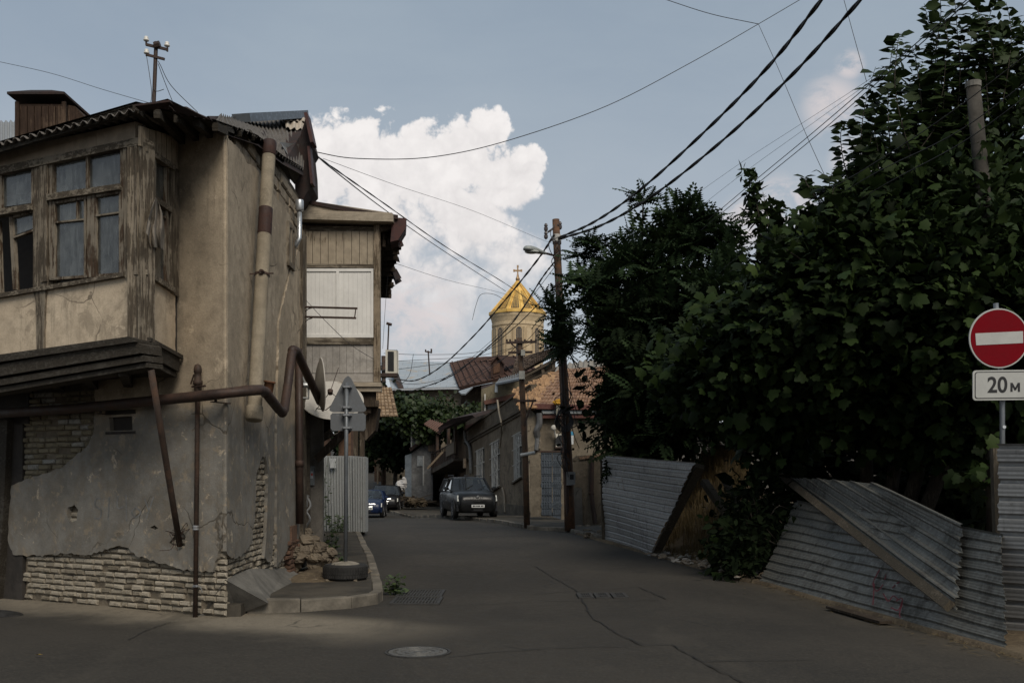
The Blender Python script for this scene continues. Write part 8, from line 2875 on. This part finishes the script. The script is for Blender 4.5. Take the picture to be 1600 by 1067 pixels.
# --- dark shrubs at the foot of the lot and a thicket closing the back
shb = thing('dark_shrub', 'dark leafy shrub at the road edge between the littered slope and fallen sheet', 'shrub', (3.9, 16.4, .1))
pos, dirs, cl, _ = crown_pts([(1150, 872, 16.0, .42), (1172, 840, 16.4, .6), (1165, 890, 15.8, .32), (1195, 800, 16.8, .7), (1155, 815, 17.2, .4), (1130, 862, 16.6, .2), (1215, 850, 16.9, .5), (1185, 760, 17.3, .6)], 420, 6, rng, .12, (.3, 1.05))
leaves('foliage', OVAL, OVAL_F, pos, dirs, .13, DUSK, shb, rng)
boughs('stems', BARK, shb, [(3.9 + .4 * rng.random(), 16.5 + .4 * rng.random(), .0) for _ in range(20)], [cl[i] for i in range(20)], rng, .02)
th_b = [(1540, 790, 17.5, 1.0), (1460, 770, 18, 1.0), (1590, 790, 16.5, .9)] + [(1000 + 75 * i, 640 - 25 * (i % 3), 29.5 - 1.0 * i, 2.0) for i in range(10)] + [(1150 + 75 * i, 540 - 20 * (i % 2), 25 - .8 * i, 1.4) for i in range(8)] + [(1240 + 70 * i, 760, 20 - .3 * i, 1.3) for i in range(7)]
tk = thing('thicket', 'deep dark thicket filling the lot behind the fig tree', 'bushes', (9, 22, 1.6))
pos, dirs, cl, _ = crown_pts(th_b, 3000, 6, rng, .35, (.2, 1.02))
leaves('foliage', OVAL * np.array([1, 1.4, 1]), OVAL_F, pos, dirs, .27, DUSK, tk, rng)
boughs('stems', BARK, tk, [(5 + 9 * rng.random(), 20 + 2 * rng.random(), 1.2) for _ in range(24)], [cl[i] for i in range(24)], rng, .06)
tk['kind'] = 'stuff'

# --- the vine over the lane, dark trees below it
vn = thing('grape_vine', 'bright green vine spilling over the wall under the blue roof', 'vine', P(680, 690, 62))
pos, dirs, cl, _ = crown_pts([(640, 645, 62, .9), (665, 645, 62, .9), (690, 652, 62, .9), (715, 648, 62, .7), (738, 645, 61, .5), (650, 665, 62, 1.0), (680, 670, 62, .9), (620, 650, 62, .8), (705, 662, 61, .7), (625, 626, 63, .45), (655, 625, 63, .45), (725, 650, 61, .45), (695, 627, 62.5, .45)], 760, 8, rng, .28, (.3, 1.05), .8)
leaves('foliage', OVAL * np.array([1, 1.7, 1]), OVAL_F, pos, dirs, .25, VINE, vn, rng, up=(0, -.6, .8))
boughs('stems', BARK, vn, [tuple(P(650 + 30 * rng.random(), 700, 62.5)) for _ in range(12)], [cl[i] for i in range(12)], rng, .06)
dt = thing('lane_tree', 'dark tree crown hanging over the fence at the top of the lane', 'tree', P(620, 745, 66))
pos, dirs, cl, _ = crown_pts([(610, 650, 66, 1.4), (625, 680, 66, 1.4), (600, 690, 66.5, 1.3), (630, 705, 65.5, 1.0), (645, 690, 65, .9), (595, 655, 67, 1.1), (612, 715, 65.5, .9), (583, 675, 68, 1.1), (636, 655, 66, 1.0), (598, 622, 67, .7), (580, 640, 68, .9)], 900, 8, rng, .35, (.2, 1.05))
leaves('crown', OVAL * np.array([1, 1.6, 1]), OVAL_F, pos, dirs, .27, DUSK, dt, rng)
mb = MB(); mb.tube(spline([P(617, 760, 66), P(618, 720, 66), P(614, 670, 66)], 5), .14, 8); mb.build('trunk', BARK, dt)
boughs('limbs', BARK, dt, [tuple(P(616, 700, 66)) for _ in range(14)], [cl[i] for i in range(14)], rng, .06)
bt = thing('far_tree', 'dim far tree at the head of the lane beside the hoarding', 'tree', P(580, 740, 95))
pos, dirs, cl, _ = crown_pts([(575, 690, 95, 2.6), (590, 700, 95, 2.2), (560, 680, 95, 2.6), (585, 660, 96, 2.0), (605, 715, 92, 1.6), (548, 660, 96, 2.6)], 420, 6, rng, .6, (.2, 1.05))
leaves('crown', OVAL * np.array([1, 1.6, 1]), OVAL_F, pos, dirs, .7, DUSK, bt, rng)
mb = MB(); mb.tube([P(580, 750, 95), P(578, 700, 95)], .25, 8); mb.build('trunk', BARK, bt)
